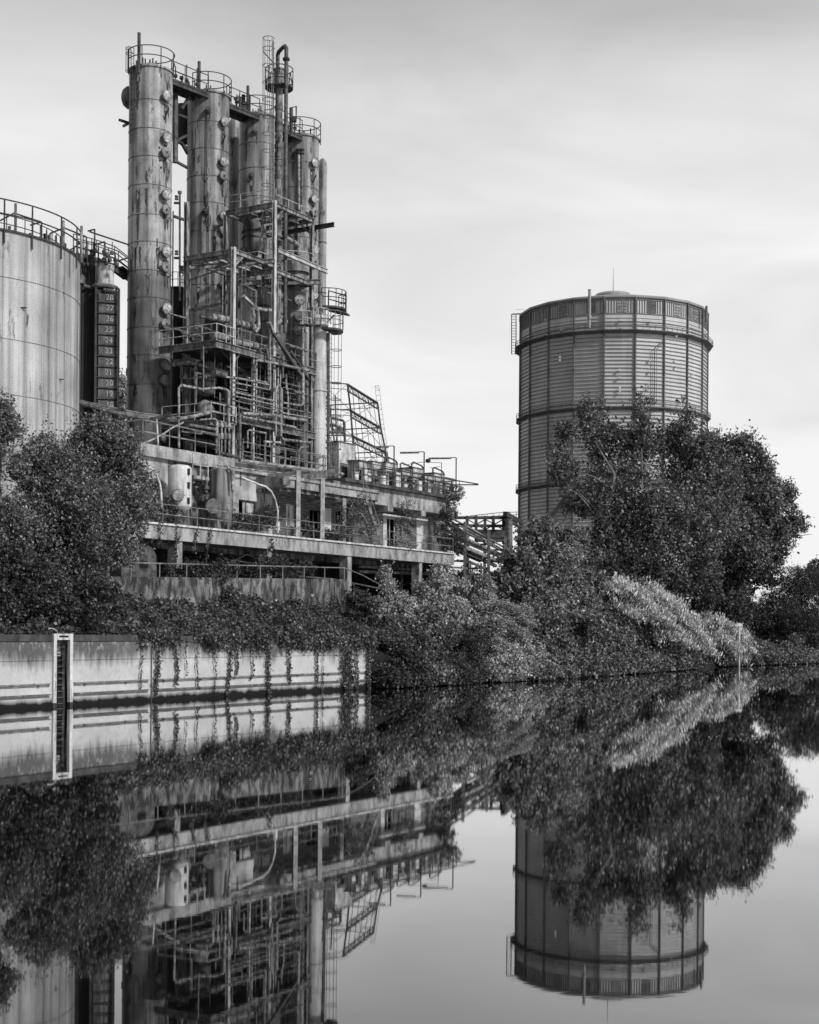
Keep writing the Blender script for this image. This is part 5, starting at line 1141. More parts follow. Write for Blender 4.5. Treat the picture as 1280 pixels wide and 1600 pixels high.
# deeper pipework: a dense thicket of small runs between the decks, behind the front plane
rd = random.Random(21)
def run(z0, z1, s0, s1, o0, o1, mt, r_):
    s_, o_, z_ = rd.uniform(s0, s1), rd.uniform(o0, o1), rd.uniform(z0, z1); P = [L(s_, o_, z_)]
    for q in range(rd.randint(1, 4)):
        ax = rd.choice('suzs'); 
        if ax == 's': s_ = min(max(s_ + rd.uniform(-3.5, 3.5), s0), s1)
        elif ax == 'u': o_ = rd.uniform(o0, o1)
        else: z_ = min(max(z_ + rd.uniform(-2.2, 2.2), z0), z1)
        P.append(L(s_, o_, z_))
    P = [P[0]] + [b_ for a, b_ in zip(P[:-1], P[1:]) if (b_ - a).length > .25]
    if len(P) < 2: P.append(P[0] + ZU)
    mb = MB(); mb.tube(P, r_, 8)
    x_ = P[0].lerp(P[1], .5); mb.lathe(x_, [(r_ + .02, -.08), (r_ + .07, -.08), (r_ + .07, -.03), (r_ + .01, -.03), (r_ + .01, .03), (r_ + .07, .03), (r_ + .07, .08), (r_ + .02, .08)], 10, (P[1] - P[0]), caps=False)
    if rd.random() < .5: y_ = ZU if abs((P[1] - P[0]).normalized().z) < .5 else N_; mb.tube([x_, x_ + y_ * (r_ + .28)], .03, 5); mb.lathe(x_ + y_ * (r_ + .26), [(.13, 0), (.13, .03)], 10, y_)
    return mb
tk = thing('pipe_thicket', 'dense tangle of small pipes, valves and traps inside the steel frame', 'pipework', L(36, -15.5, ZD), PLANT_ROT)
for z0, z1, n in ((14.2, 16.6, 34), (17.0, 21.0, 44), (21.5, 23.6, 16)):
    for q in range(n): run(z0, z1, 31.0 if z0 < 17 else 30.4, 42.4, -17.4, -14.0, 0, rd.choice((.045, .06, .08, .11))).build('pipe', rd.choice(('pipe', 'pipe_mid', 'pipe_mid', 'pipe_dark', 'steel')), tk)
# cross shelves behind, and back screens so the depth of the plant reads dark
rd = random.Random(31); cd = thing('conduit_bundle', 'thin conduits, ladders and impulse lines strapped to the front of the steel frame', 'conduits', L(36, -13.7, ZD), PLANT_ROT)
for q in range(70):
    lv = rd.choice(((14.3, 16.8), (17.1, 21.1), (21.6, 27.2), (14.3, 21))); s_ = rd.uniform(30.6, 41.2); o_ = rd.uniform(-14.4, -13.5); z_ = rd.uniform(*lv)
    P = [L(s_, o_, z_)]
    for k in range(rd.randint(1, 3)):
        if (k + q) % 2: s_ = min(max(s_ + rd.uniform(-3, 3), 30.4), 41.2)
        else: z_ = min(max(z_ + rd.choice((-1, 1)) * rd.uniform(.8, 3.5), lv[0]), lv[1])
        P.append(L(s_, o_, z_))
    P = [P[0]] + [b_ for a, b_ in zip(P[:-1], P[1:]) if (b_ - a).length > .3]
    if len(P) < 2: P.append(P[0] + ZU * .8)
    mb = MB(); mb.tube(P, rd.choice((.018, .025, .035)), 6); mb.build('conduit', rd.choice(('pipe', 'rail', 'rail_white', 'pipe_dark')), cd)
for s_, z0, z1 in ((35.2, 14.2, 21), (39.8, 14.2, 21), (41.3, 14.2, 27), (33.5, 21.5, 27.3)):
    mb = MB()
    for e in (0, .38): mb.tube([L(s_ + e, -13.9, z0), L(s_ + e, -13.9, z1)], .02, 5)
    for k in range(int((z1 - z0) / .33)): mb.tube([L(s_, -13.9, z0 + .2 + k * .33), L(s_ + .38, -13.9, z0 + .2 + k * .33)], .014, 4)
    mb.build('ladder', 'rail', cd)
eb = thing('shade_backing', 'soot-black bank of heat exchangers filling the back of the steel frame', 'heat exchangers', L(36, -18.2, ZD), PLANT_ROT)  # black boxes added in place of the shade deep in the frame
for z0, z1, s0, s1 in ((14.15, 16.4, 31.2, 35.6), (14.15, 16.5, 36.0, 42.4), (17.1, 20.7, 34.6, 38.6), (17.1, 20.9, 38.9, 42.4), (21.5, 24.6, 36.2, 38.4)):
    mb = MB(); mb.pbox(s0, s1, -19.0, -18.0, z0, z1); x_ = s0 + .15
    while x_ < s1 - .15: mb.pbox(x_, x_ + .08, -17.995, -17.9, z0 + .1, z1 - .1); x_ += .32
    mb.build('backing_box', 'black', eb)
# vessels inside the frame
def vessel(name, label, p, q, r, mat, dome=.5, bands=2, n=24):
    p = Vector(p); q = Vector(q); h = (q - p).length; t_ = thing(name, label, 'vessel', p)
    mb = MB(); d = dome * r; mb.lathe(p, [(r * .3, -d), (r * .75, -d * .7), (r * .97, -d * .2), (r, 0), (r, h), (r * .97, h + d * .2), (r * .75, h + d * .7), (r * .3, h + d)], n, (q - p)); mb.build('shell', mat, t_)
    for k in range(bands): mb = MB(); mb.lathe(p, [(r + .005, h * (k + 1) / (bands + 1)), (r + .05, h * (k + 1) / (bands + 1)), (r + .05, h * (k + 1) / (bands + 1) + .1), (r + .005, h * (k + 1) / (bands + 1) + .1)], n, (q - p), caps=False); mb.build('band', 'rust', t_)
    return t_
vessel('hanging_vessel', 'sooty round-bottomed vessel hanging high in the steel frame', W(397, 384, 100.5), W(397, 356, 100.5), .83, 'tower_dark', .8)
vessel('horizontal_drum', 'dark horizontal drum on the lowest platform left in the frame', L(30.7, -14.6, 17.35), L(33.4, -16.5, 17.35), .52, 'tower_dark', .5)
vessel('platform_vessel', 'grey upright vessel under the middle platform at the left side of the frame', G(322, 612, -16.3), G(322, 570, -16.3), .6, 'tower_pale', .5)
vessel('upright_drum', 'pale leaning drum standing inside the frame above the middle deck', G(411, 530, -16), G(411, 455, -16), .5, 'tower_dark', .7)
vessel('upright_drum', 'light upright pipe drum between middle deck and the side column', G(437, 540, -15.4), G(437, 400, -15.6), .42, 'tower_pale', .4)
vessel('upright_drum', 'broad dark drum low down inside the frame near the white column', G(462, 640, -15.5), G(462, 585, -15.5), .8, 'tower_dark', .4)
mc = thing('side_column', 'shorter column with four big side covers beside the white column', 'column', L(sp(463, 560, -16), -16, ZD))
c = L(sp(463, 500, -16), -16, 0); r = 16 / F * c.y; zt = W(463, 408, c.y).z
mb = MB(); prof = [(r, ZD)]
for y in (520, 490, 455, 430): z_ = W(463, y, c.y).z; prof += [(r, z_), (r + .03, z_ + .01), (r + .03, z_ + .05), (r, z_ + .06)]
prof += [(r, zt - .9), (r + .25, zt - .88), (r + .25, zt - .35), (r + .12, zt - .3), (r + .12, zt), (r * .7, zt + .25)]
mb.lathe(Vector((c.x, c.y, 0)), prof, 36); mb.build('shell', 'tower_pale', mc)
for cx, y, kd in ((472, 445, 1), (471, 469.5, 1), (470, 495, 0), (470, 518, 1)):
    k = tilt(cx, y)[0] / F; a = min((abs((c.x + math.cos(q) * (r + .3)) - k * (c.y + math.sin(q) * (r + .3))), q) for q in np.linspace(-PI / 2, 0, 200))[1]
    p = Vector((c.x + math.cos(a) * r, c.y + math.sin(a) * r, 0)); p.z = W(cx, y, p.y - .1).z
    T = Matrix.Translation(p) @ Matrix.Rotation(a - .3, 4, 'Z') @ Matrix.Scale(1.08, 4); m1 = inst(MN, 'manhole', mc, T); inst(MC if kd else MD, 'cover', m1, T)
for o in (MN, MC, MD): bpy.data.objects.remove(o)

# ------------------------------------------------------------------ white column at the right with its platforms
wc = thing('white_column', 'peeling white column with a wide collar and round side platforms', 'column', L(sp(498, 760, -12.5), -13.4, 13.0))
c = L(sp(498, 620, -13.4), -13.4, 0); r = 11.6 / F * c.y
zz = lambda y: W(498, y, c.y).z
mb = MB(); mb.lathe(Vector((c.x, c.y, 0)), [(r * .95, 13.15), (r * .95, zz(712)), (r, zz(711)), (r, zz(671)), (r + .02, zz(670.5)), (r + .02, zz(669)), (r, zz(668.5)), (r, zz(612)), (r + .07, zz(612)), (r + .07, zz(609.5)), (r, zz(609.5)), (r, zz(567)), (r + .015, zz(566)), (r, zz(565)), (r, zz(516)), (r * 1.12, zz(512)), (r * 1.12, zz(494)), (r * .95, zz(491)), (r * .3, zz(488))], 36); mb.build('shell', 'white_tank', wc)
mb = MB(); mb.lathe(Vector((c.x, c.y, 0)), [(r * 1.13, zz(513)), (r * 1.2, zz(513)), (r * 1.2, zz(510)), (r * 1.13, zz(510))], 32, caps=False); mb.build('collar', 'rust', wc)
mb = MB(); mb.lathe(Vector((c.x, c.y, 13.15)), [(r * 1.4, 0), (r * 1.4, .25), (r * 1.2, .3)], 28); mb.build('base_ring', 'plaster', wc)
mb = MB(); mb.tube([W(513, 755, c.y), W(513, 520, c.y)], .12, 8); mb.tube([W(485, 700, c.y - .3), W(486, 510, c.y - .3)], .07, 6); mb.tube([W(488, 480, c.y - .5), W(494, 470, c.y - .5), W(501, 462, c.y - .5), W(501, 490, c.y - .5)], .14, 8); mb.build('pipe', 'pipe_mid', wc)
def balcony(cx, y, rad, a0, a1, hh=1.3, mat='rust', name='platform', d=0):
    q = W(cx, y, c.y + d); P = arc(q, rad, a0, a1, 14); n = len(P)
    mb = MB(); mb.prism([q - Vector((math.cos(a0) * .1, 0, 0))] + P, q.z - .14, q.z); pf = mb.build(name, mat, wc)
    mb = MB()
    for h_ in (hh / 2, hh): mb.tube([p + ZU * h_ for p in P], .032, 5)
    for p in P[::2]: mb.tube([p, p + ZU * hh], .03, 5)
    mb.build('guard_rail', 'rail' if y > 500 else 'rail_dark', pf)
balcony(513, 516, 1.05, -2.0, 1.3, 1.2); balcony(513, 483, 1.25, -1.9, 1.0, 1.2, d=.6)
mb = MB(); P = arc(W(498, 505, c.y), r + .35, -2.9, .3, 14)
for h_ in (0, .45, .9): mb.tube([p + ZU * h_ for p in P], .03, 5)
for p in P[::2]: mb.tube([p, p + ZU * .9], .03, 5)
mb.build('guard_rail', 'rail_white', wc)
mb = MB(); q = W(530, 489, c.y + .6)
mb.beam(W(511, 483, c.y + .6), W(542, 490, c.y + .2), 1.3, .12); pf = mb.build('platform', 'rust', wc)
mb = MB(); railing(mb, [W(513, 480, c.y - .2), W(541, 488, c.y - .4), W(541, 486, c.y + 1)], 1.15, 1, .035, 1.0); mb.build('guard_rail', 'rail_dark', pf)
mb = MB()
for a, b_ in (((510, 505), (522, 492)), ((511, 516), (520, 520)), ((490, 515), (494, 522)), ((508, 515), (504, 522))): mb.beam(W(*a, c.y), W(*b_, c.y - .2), .08, .08)
mb.build('strut', 'rust', wc)
cage_ladder('ladder', wc, W(516, 756, c.y + .1), W(516, 520, c.y + .1), (.95, -.3, 0), wd=.42, mat='rail', cage_from=2.4)
sb = thing('side_rail_stand', 'small railed landing fixed left of the white column collar', 'platform', W(478, 505, 98))
mb = MB(); mb.beam(W(473, 507, 98), W(486, 509, 99), .8, .1); mb.build('deck', 'rust', sb)
mb = MB(); railing(mb, [W(473, 507, 97.6), W(486, 509, 98.6)], 1.0, 1, .03, .6); mb.build('guard_rail', 'rail_white', sb)
mb = MB()
for q in range(14): mb.tube([W(476, 530 + q * 11, 98.2), W(480, 530.5 + q * 11, 98.4)], .025, 5)
mb.tube([W(476, 520, 98.2), W(476, 690, 98.2)], .03, 5); mb.tube([W(480, 520, 98.4), W(480, 690, 98.4)], .03, 5); mb.build('ladder', 'rail', sb)

# ================================================================== LEFT TANK, GAUGE TOWER, CATWALKS
TD = 86.0; tcx = W(-77, 560, TD); TR = 196 / F * TD
bt_ = thing('storage_tank', 'huge pale streaked storage tank at the left with railing round its roof', 'tank', Vector((tcx.x, tcx.y, 13)))
zt = W(118, 405, TD).z + .05; prof = [(TR, 12.6)]
for y in (633, 552, 462.5): z_ = W(118, y + 8, TD).z; prof += [(TR, z_), (TR + .012, z_ + .005), (TR + .012, z_ + .03), (TR, z_ + .035)]
prof += [(TR, zt - .02), (TR + .05, zt), (TR + .05, zt + .1), (TR - .3, zt + .18), (TR * .5, zt + .8), (1, zt + 1.1)]
mb = MB(); mb.lathe(Vector((tcx.x, tcx.y, 0)), prof, 128); mb.build('shell', 'tank', bt_)
mb = MB(); mb.lathe(Vector((tcx.x, tcx.y, 0)), [(TR + .055, zt - .0), (TR + .12, zt + .02), (TR + .12, zt + .12), (TR + .055, zt + .14)], 128, caps=False); tag(mb.build('roof_edge', 'rust', bt_))
for y in (633, 552, 462.5):
    z_ = W(118, y + 8, TD).z; mb = MB(); mb.lathe(Vector((tcx.x, tcx.y, z_)), [(TR + .013, 0), (TR + .02, 0), (TR + .02, .03), (TR + .013, .03)], 128, caps=False); mb.build('seam', 'steel_mid', bt_)
def tedge(px): 
    k = tilt(px, 400)[0] / F
    return min((abs((tcx.x + math.cos(a) * TR) - k * (tcx.y + math.sin(a) * TR)), a) for a in np.linspace(-PI / 2 - .3, 0.2, 600))[1]
mb = MB(); angs = np.linspace(-2.2, 2.2, 60); P = [Vector((tcx.x + math.cos(a) * (TR + .1), tcx.y + math.sin(a) * (TR + .1), zt)) for a in angs]
for h_ in (.95, 1.75): mb.tube([p + ZU * h_ for p in P], .045, 5)
for px in (-22, 5, 48, 93, 117): a = tedge(px); p = Vector((tcx.x + math.cos(a) * (TR + .12), tcx.y + math.sin(a) * (TR + .12), zt)); mb.tube([p - ZU * .7, p + ZU * 1.75], .05, 5)
for a in np.linspace(.35, 2.2, 9): p = Vector((tcx.x + math.cos(a) * (TR + .1), tcx.y + math.sin(a) * (TR + .1), zt)); mb.tube([p - ZU * .4, p + ZU * 1.75], .05, 5)
mb.build('guard_rail', 'rail_dark', bt_)
mb = MB(); P = [Vector((tcx.x + math.cos(a) * (TR - .9), tcx.y + math.sin(a) * (TR - .9), zt + .2)) for a in np.linspace(-1.9, .4, 26)]
railing(mb, P, 1.0, 1, .03, 1.2); mb.build('inner_rail', 'rail_dark', bt_)
rd = random.Random(9); mb = MB()
for q in range(60):
    a = rd.uniform(-1.8, .5); rr = TR - rd.uniform(.1, 1.6); p = Vector((tcx.x + math.cos(a) * rr, tcx.y + math.sin(a) * rr, zt + .1)); mb.tube([p, p + ZU * rd.uniform(.15, .7)], rd.uniform(.03, .08), 5)
mb.build('roof_fitting', 'rust', bt_)
for px, y0, y1, mt in ((24, 372, 318, 'steel_mid'), (99, 400, 345, 'steel'), (127, 410, 353, 'steel')):
    p = W(px, y0, TD - 2); mb = MB(); mb.tube([p, Vector((p.x, p.y, W(px, y1, TD - 2).z))], .08, 8); mb.build('vent_pipe', mt, bt_)
mb = MB()
for a, b_ in (((0, 345), (24, 332)), ((24, 332), (24, 345)), ((25, 334), (65, 347)), ((65, 347), (65, 372)), ((47, 352), (65, 347)), ((78, 365), (100, 356)), ((78, 365), (78, 385)), ((100, 356), (135, 370)), ((135, 370), (135, 400))): mb.tube([W(*a, TD - 1.5), W(*b_, TD - 1.5)], .05, 5)
mb.build('catwalk_rail', 'rail_dark', bt_)
mb = MB(); mb.pbox(-20, 6, -28, -14.2, 12.5, 12.9); mb.build('plinth', 'concrete', bt_)
a = tedge(36); mb = MB(); p = Vector((tcx.x + math.cos(a) * (TR + .08), tcx.y + math.sin(a) * (TR + .08), W(36, 465, TD - TR).z)); mb.box(p, (.35, .1, .06)); a = tedge(95); p = Vector((tcx.x + math.cos(a) * (TR + .08), tcx.y + math.sin(a) * (TR + .08), W(95, 585, TD - 4).z)); mb.box(p, (.3, .1, .05)); mb.build('step', 'rust', bt_)

# gauge tower with numbered boards
GO = 92.0
gt = thing('gauge_tower', 'tall narrow black tower carrying a column of chalked number boards', 'tower', W(155, 690, GO))
fdg = Vector((.28, -.96, 0)).normalized(); sdg = Vector((.96, .28, 0)).normalized(); RG = Matrix((sdg, -fdg, ZU)).transposed()
cb = W(163, 690, GO); zt_g = W(163, 452, GO).z; zb_g = 10
cb.x -= .22
mb = MB(); mb.box(Vector((cb.x + .1, cb.y + .9, (zt_g + zb_g) / 2)), (1.55, 1.6, zt_g - zb_g), RG); mb.build('core', 'black', gt)
pl_ = W(137, 690, GO + .3); ztl = W(137, 400, GO).z
mb = MB(); mb.box(Vector((pl_.x, pl_.y + 1.2, (ztl + zb_g) / 2)), (1.62, 1.6, ztl - zb_g), RG)
for q in range(9): mb.box(Vector((pl_.x, pl_.y + 1.2, 0)) + sdg * (-.7 + q * .175) + fdg * .83 + ZU * (ztl + zb_g) / 2, (.06, .08, ztl - zb_g - .2), RG)
mb.build('corrugated_side', 'black', gt)
mb = MB(); fo = Vector((cb.x + .1, cb.y + .9, 0)) + fdg * .85
for sg in (-.72, .72): mb.beam(fo + sdg * sg + ZU * zb_g, fo + sdg * sg + ZU * (zt_g + .1), .12, .12)
mb.build('board_frame', 'rust', gt)
nums = ['28', '27', '26', '25', '24', '23', '22', '21', '20', '19', '18']
for k, nmb in enumerate(nums):
    y = 464.5 + k * 16.75; z_ = W(166, y, GO).z; p = fo + sdg * .02 + fdg * .04; p = Vector((p.x, p.y, z_))
    mb = MB(); mb.box(p, (1.15, .05, .52), RG); bo = mb.build('number_board', 'board', gt)
    mb = MB(); mb.box(p - ZU * .31, (1.3, .16, .07), RG); mb.build('shelf', 'rust', bo)
    cu = bpy.data.curves.new('num', 'FONT'); cu.body = nmb; cu.size = .5; cu.align_x = 'CENTER'; cu.align_y = 'CENTER'; cu.extrude = .008; cu.offset = -.004
    tmp = bpy.data.objects.new('tmp', cu); COL.objects.link(tmp); dg = bpy.context.evaluated_depsgraph_get(); me = bpy.data.meshes.new_from_object(tmp.evaluated_get(dg)); bpy.data.objects.remove(tmp)
    me.materials.clear(); me.materials.append(M['chalk']); me.name = 'number'
    T = Matrix.Translation(p + fdg * .045 + sdg * (.12 + random.uniform(-.05, .05))) @ (Matrix((sdg, ZU, fdg)).transposed().to_4x4()) @ Matrix.Rotation(random.uniform(-.06, .06), 4, 'Z')
    o = bpy.data.objects.new('number', me); COL.objects.link(o); o.parent = bo; o.matrix_local = MW[gt.name].inverted() @ T
# white drum on top, dark collar
c = W(163.5, 430, GO + .7); r = 14.5 / F * GO
mb = MB(); mb.lathe(Vector((c.x, c.y, 0)), [(r, W(163, 446, GO).z), (r, W(163, 413, GO).z), (r * 1.05, W(163, 413, GO).z), (r * 1.05, W(163, 411, GO).z), (r * .4, W(163, 408, GO).z)], 28); mb.build('top_drum', 'white_col', gt)
mb = MB(); P = [Vector((c.x + math.cos(a) * (r + .2), c.y + math.sin(a) * (r + .2), W(163, 446, GO).z)) for a in np.linspace(-3.0, .1, 14)]; mb.tube(P, .13, 8); mb.tube([P[0], W(130, 446, GO)], .1, 7); mb.lathe(W(125, 436, GO - .5), [(.3, -.3), (.3, .2), (.15, .3)], 12); mb.build('ring_pipe', 'pipe_mid', gt)
for q in range(5): mb = MB(); mb.lathe(P[7 + q] - ZU * .35, [(.1, -.1), (.18, 0), (.1, .15)], 8); mb.build('valve', 'pipe_dark', gt)
mb = MB(); mb.tube([W(183.5, 455, GO), W(183.5, 650, GO)], .05, 6); mb.tube([W(186, 450, GO), W(185.5, 650, GO)], .03, 6); mb.build('pipe', 'rail_dark', gt)
# catwalk over the tank, gauge tower and first column
cw = thing('catwalk', 'dark catwalk with railings crossing from the storage tank to the first column', 'catwalk', W(160, 400, GO))
pts = [W(118, 397, GO + 1.5), W(150, 405, GO + 2.5), W(182, 416, GO + 3), W(203, 432, GO + 4)]
mb = MB()
for a, b_ in zip(pts[:-1], pts[1:]): mb.beam(a - ZU * .1, b_ - ZU * .1, 1.2, .1); mb.ibeam(a - ZU * .3 - Vector((0, .55, 0)), b_ - ZU * .3 - Vector((0, .55, 0)), .1, .3)
mb.build('deck', 'rust', cw)
mb = MB(); railing(mb, [p - Vector((0, .6, 0)) for p in pts], 1.15, 2, .035, .9); railing(mb, [p + Vector((0, .6, 0)) for p in pts], 1.15, 1, .035, .9)
for a, b_ in (((148, 395), (148, 358)), ((148, 358), (137, 361)), ((140, 362), (203, 383)), ((148, 382), (164, 378)), ((164, 378), (164, 400)), ((184, 408), (203, 402))): mb.tube([W(*a, GO), W(*b_, GO)], .055, 5)
mb.build('guard_rail', 'rail_dark', cw)
rd = random.Random(12)
for q in range(34): mb = MB(); x = W(rd.uniform(119, 182), rd.uniform(392, 414), GO + rd.uniform(-.5, .6)); mb.lathe(x, [(.05, -.1), (.14, -.08), (.14, .08), (.05, .1)], 7, (U, ZU, N_)[q % 3]); mb.tube([x, x + ZU * rd.uniform(.2, .8)], .03, 5); mb.build('valve', 'rust', cw)
# pipe bridge crossing the foot of the first column
pb = thing('pipe_bridge', 'bundle of rusty pipes crossing in front of the first column foot', 'pipes', W(200, 645, 90))
for k in range(6):
    mb = MB(); d = 91 - k * .35; mb.tube([W(100, 620 + k * .8, d + 1), W(165, 635 + k * 1.3, d), W(215, 645 + k * 1.5, d), W(266, 651 + k * 1.2, d + .6), W(290, 652 + k, d + 2)], .06 + .015 * (k % 3), 7); mb.build('pipe', ('pipe', 'rust', 'pipe_mid')[k % 3], pb)
for a, b_, w_ in ((W(165, 646, 90), W(194, 639, 90), .2), (W(228, 658, 89.5), W(268, 648, 89.5), .24), (W(182, 700, 91), W(182, 642, 91), .1)): mb = MB(); mb.beam(a, b_, w_, w_); mb.build('support', 'rust', pb)
mb = MB(); mb.tube([W(221, 694, 89), W(236, 688, 89), W(252, 680, 89), (W(270, 668, 89)), W(287, 660, 89)], .05, 7); mb.tube([W(245, 655, 89), W(247, 690, 88.8), W(247, 702, 88.8)], .05, 6); mb.build('hose', 'paint_white', pb)

# ================================================================== LATTICE STRUCTURES AND PIPE RACK AT THE RIGHT
lt = thing('lattice_tower', 'dark angular lattice tower with slanting braces right of the white column', 'tower', W(560, 715, 121))
lv = [((500, 597, 116), (543, 600, 118), (590, 629, 127), (515, 633, 129)), ((500, 638, 116), (548, 641, 118), (595, 668, 127), (520, 672, 129)), ((500, 680, 116), (551, 681, 118), (603, 706, 127), (525, 709, 129)), ((500, 722, 116), (556, 722, 118), (608, 742, 127), (530, 744, 129))]
lvW = [[W(*p) for p in q] for q in lv]
for i in range(4):
    mb = MB(); ps = [q[i] for q in lvW]; ps.append(Vector((ps[-1].x + .3, ps[-1].y, 13.6)))
    for p, q in zip(ps[:-1], ps[1:]): mb.beam(p, q + (q - p).normalized() * .06, .15, .15)
    mb.build('leg', 'rust', lt)
mb = MB()
for lvk in lvW[:3]:
    for i in range(4):
        a, b_ = lvk[i], lvk[(i + 1) % 4]; up = ZU * -.55; inn = Vector((0, .7, 0))
        if i == 1:
            for e in (Vector(), up, inn): mb.beam(a + e, b_ + e, .1, .1)
            for q in range(10): u_, v_ = a.lerp(b_, q / 10), a.lerp(b_, (q + 1) / 10); mb.beam(u_, v_ + up, .035, .035); mb.beam(u_ + up, u_, .035, .035); mb.beam(u_, u_ + inn, .03, .03)
        else:
            mb.beam(a, b_, .09, .09); mb.beam(a + up * .8, b_ + up * .8, .05, .05)
mb.build('ring_truss', 'rust', lt)
mb = MB()
for a, b_ in zip(lvW[:-1], lvW[1:]):
    for i in range(4): mb.beam(a[i], b_[(i + 1) % 4], .03, .03); mb.beam(b_[i], a[(i + 1) % 4], .03, .03)
for q in range(5): p = lvW[0][1].lerp(lvW[0][2], .15 + q * .17); r_ = lvW[3][1].lerp(lvW[3][2], .1 + q * .19); mb.beam(p, r_, .04, .04)
mb.build('brace', 'rust', lt)
mb = MB(); mb.tube([W(518, 653, 113), W(536, 657, 113), W(538, 660, 113), W(539, 690, 113), W(541, 712, 113)], .1, 7); mb.tube([W(516, 662, 113), W(532, 668, 113)], .12, 7); mb.tube([W(515, 675, 113), W(538, 676, 113)], .1, 7); mb.lathe(W(531, 672, 113), [(.3, -.2), (.3, .2)], 10); mb.tube([W(524, 618, 112), W(527, 720, 112)], .06, 6); mb.tube([W(603, 706, 125), W(606, 722, 125), W(607, 760, 124)], .15, 7); mb.build('pipe', 'pipe_dark', lt)
ms_ = thing('leaning_mast', 'thin pale mesh mast leaning behind the lattice tower', 'mast', W(610, 722, 140))
mb = MB(); a0, a1, b0, b1 = W(586, 603, 140), W(592, 602, 141), W(600, 724, 140), W(608, 724, 141)
for p, q in ((a0, b0), (a1, b1), (a0 + Vector((0, .5, 0)), b0 + Vector((0, .5, 0)))): mb.beam(p, q, .035, .035)
for q in range(17):
    u_, v_ = a0.lerp(b0, q / 16), a1.lerp(b1, q / 16); mb.beam(u_, v_, .04, .04)
    if q < 16 and q % 4 == 0: mb.beam(u_, a1.lerp(b1, (q + 1) / 16), .025, .025)
mb.build('mesh', 'rail', ms_)
# pipe rack running away behind the building end
pk = thing('pipe_rack', 'stack of lagged pipes on steel trestles running away past the building', 'pipes', L(58, -12, 8), PLANT_ROT)
rackp = [((700, 806), (800, 862), 1.6), ((700, 818), (800, 868), 2.2), ((700, 830), (795, 872), 2.8), ((705, 838), (790, 874), 2.4), ((700, 845), (775, 876), 3.8), ((700, 852), (775, 884), 3.0), ((722, 862), (750, 874), 5.0), ((715, 876), (735, 878), 2.2), ((735, 878), (762, 890), 2.2), ((700, 858), (730, 864), 2.0), ((700, 812), (800, 866), 1.2)]
for k, (a, b_, r_) in enumerate(rackp):
    o_ = -13.2 - .3 * (k % 4); mb = MB(); mb.tube([G(*a, o_), G(*b_, o_)], r_ / F * 118, 9); mb.build('pipe', ('pipe', 'pipe_mid', 'pipe', 'white_col')[k % 4], pk)
for px in (727, 764, 790):
    mb = MB(); a = G(px, 815 + (px - 727) * .35, -12.9); b_ = Vector((a.x, a.y, 3.5)); mb.beam(a, b_, .25, .25); mb.beam(a - N_ * 2, b_ - N_ * 2, .25, .25)
    for z_ in (.2, 1.2, 2.2, 3.2): mb.beam(a - ZU * z_, a - N_ * 2 - ZU * z_, .14, .14)
    mb.build('trestle', 'steel_mid', pk)
mb = MB()
for a, b_ in (((705, 838), (727, 862)), ((727, 925), (742, 926)), ((742, 926), (742, 938)), ((735, 880), (735, 935)), ((752, 880), (752, 950)), ((727, 945), (760, 947)), ((700, 886), (730, 888))): mb.beam(G(*a, -12.2), G(*b_, -12.2), .14, .14)
for q in range(12): mb.beam(G(768 + q * 3, 900, -11), G(768 + q * 3, 945, -11), .1, .05)
mb.build('strut', 'steel_mid', pk)
gn = thing('far_gantry', 'dark steel gantry bridge standing before the gasometer foot', 'gantry', W(750, 850, 150))
mb = MB(); D_ = 150
for y in (809, 821, 829): mb.beam(W(704, y, D_), W(794, y + (1 if y > 810 else 0), D_), .3, .3)
for x in (730, 744, 758, 771, 787): mb.beam(W(x, 806, D_), W(x, 850, D_), .55 if x != 758 else .2, .3)
for x in (730, 758): mb.beam(W(x, 828, D_), W(x + 29, 811, D_), .12, .12); mb.beam(W(x, 811, D_), W(x + 29, 828, D_), .1, .1)
mb.beam(W(744, 838, D_), W(800, 838, D_), 1.5, 1.1); mb.beam(W(715, 834, D_), W(760, 834, D_), .6, .5); mb.build('truss', 'rust', gn)
mb = MB(); mb.beam(W(789, 803, D_ - 2), W(815, 817, D_ + 8), .4, .5); mb.beam(W(790, 812, D_ - 2), W(815, 823, D_ + 8), .3, .35); mb.beam(W(791, 800, D_), W(791, 860, D_), .9, .6); mb.build('head_frame', 'black', gn)
mb = MB(); mb.tube([W(795.5, 811, D_ - 4), W(795.5, 862, D_ - 4)], .36, 10); mb.build('pipe', 'pipe_mid', gn)
mb = MB(); mb.tube([W(735, 806, 200), W(780, 801, 205), W(809, 800, 210)], .06, 4); mb.tube([W(735, 809, 200), W(809, 804, 210)], .06, 4)
for q in range(9): mb.tube([W(735 + q * 9, 811, 200), W(735 + q * 9, 805 - q * .5, 200)], .05, 4)
o = mb.build('distant_railing', 'rail', loc=W(770, 806, 200)); tag(o, 'thin distant railing line above the steel gantry', 'railing')
# channel marker post
p = bank_at(1155); mk = thing('marker_post', 'slender white marker post standing in the water by the flowering bushes', 'post', Vector((p.x + 1, p.y - 8, 0)))
p = Vector((p.x, p.y - 8, 0)); p.x = tilt(1155, 1040)[0] / F * p.y
ht = W(1155, 978, p.y).z
mb = MB(); mb.tube([p - ZU * 1.5, p + ZU * ht], .10, 8); mb.build('post', 'white_col', mk)
mb = MB(); mb.box(p + ZU * (ht + .1), (.6, .1, .28)); mb.build('sign_plate', 'panel_white', mk)
mk2 = thing('marker_post', 'thin grey pole behind the flowering bushes under the poplars', 'post', W(1156, 948, 175)); mb = MB(); mb.tube([W(1156, 948, 175), W(1156, 872, 175)], .09, 6); mb.tube([W(1156, 885, 175), W(1156, 884.5, 173)], .06, 5); mb.build('post', 'steel_mid', mk2)

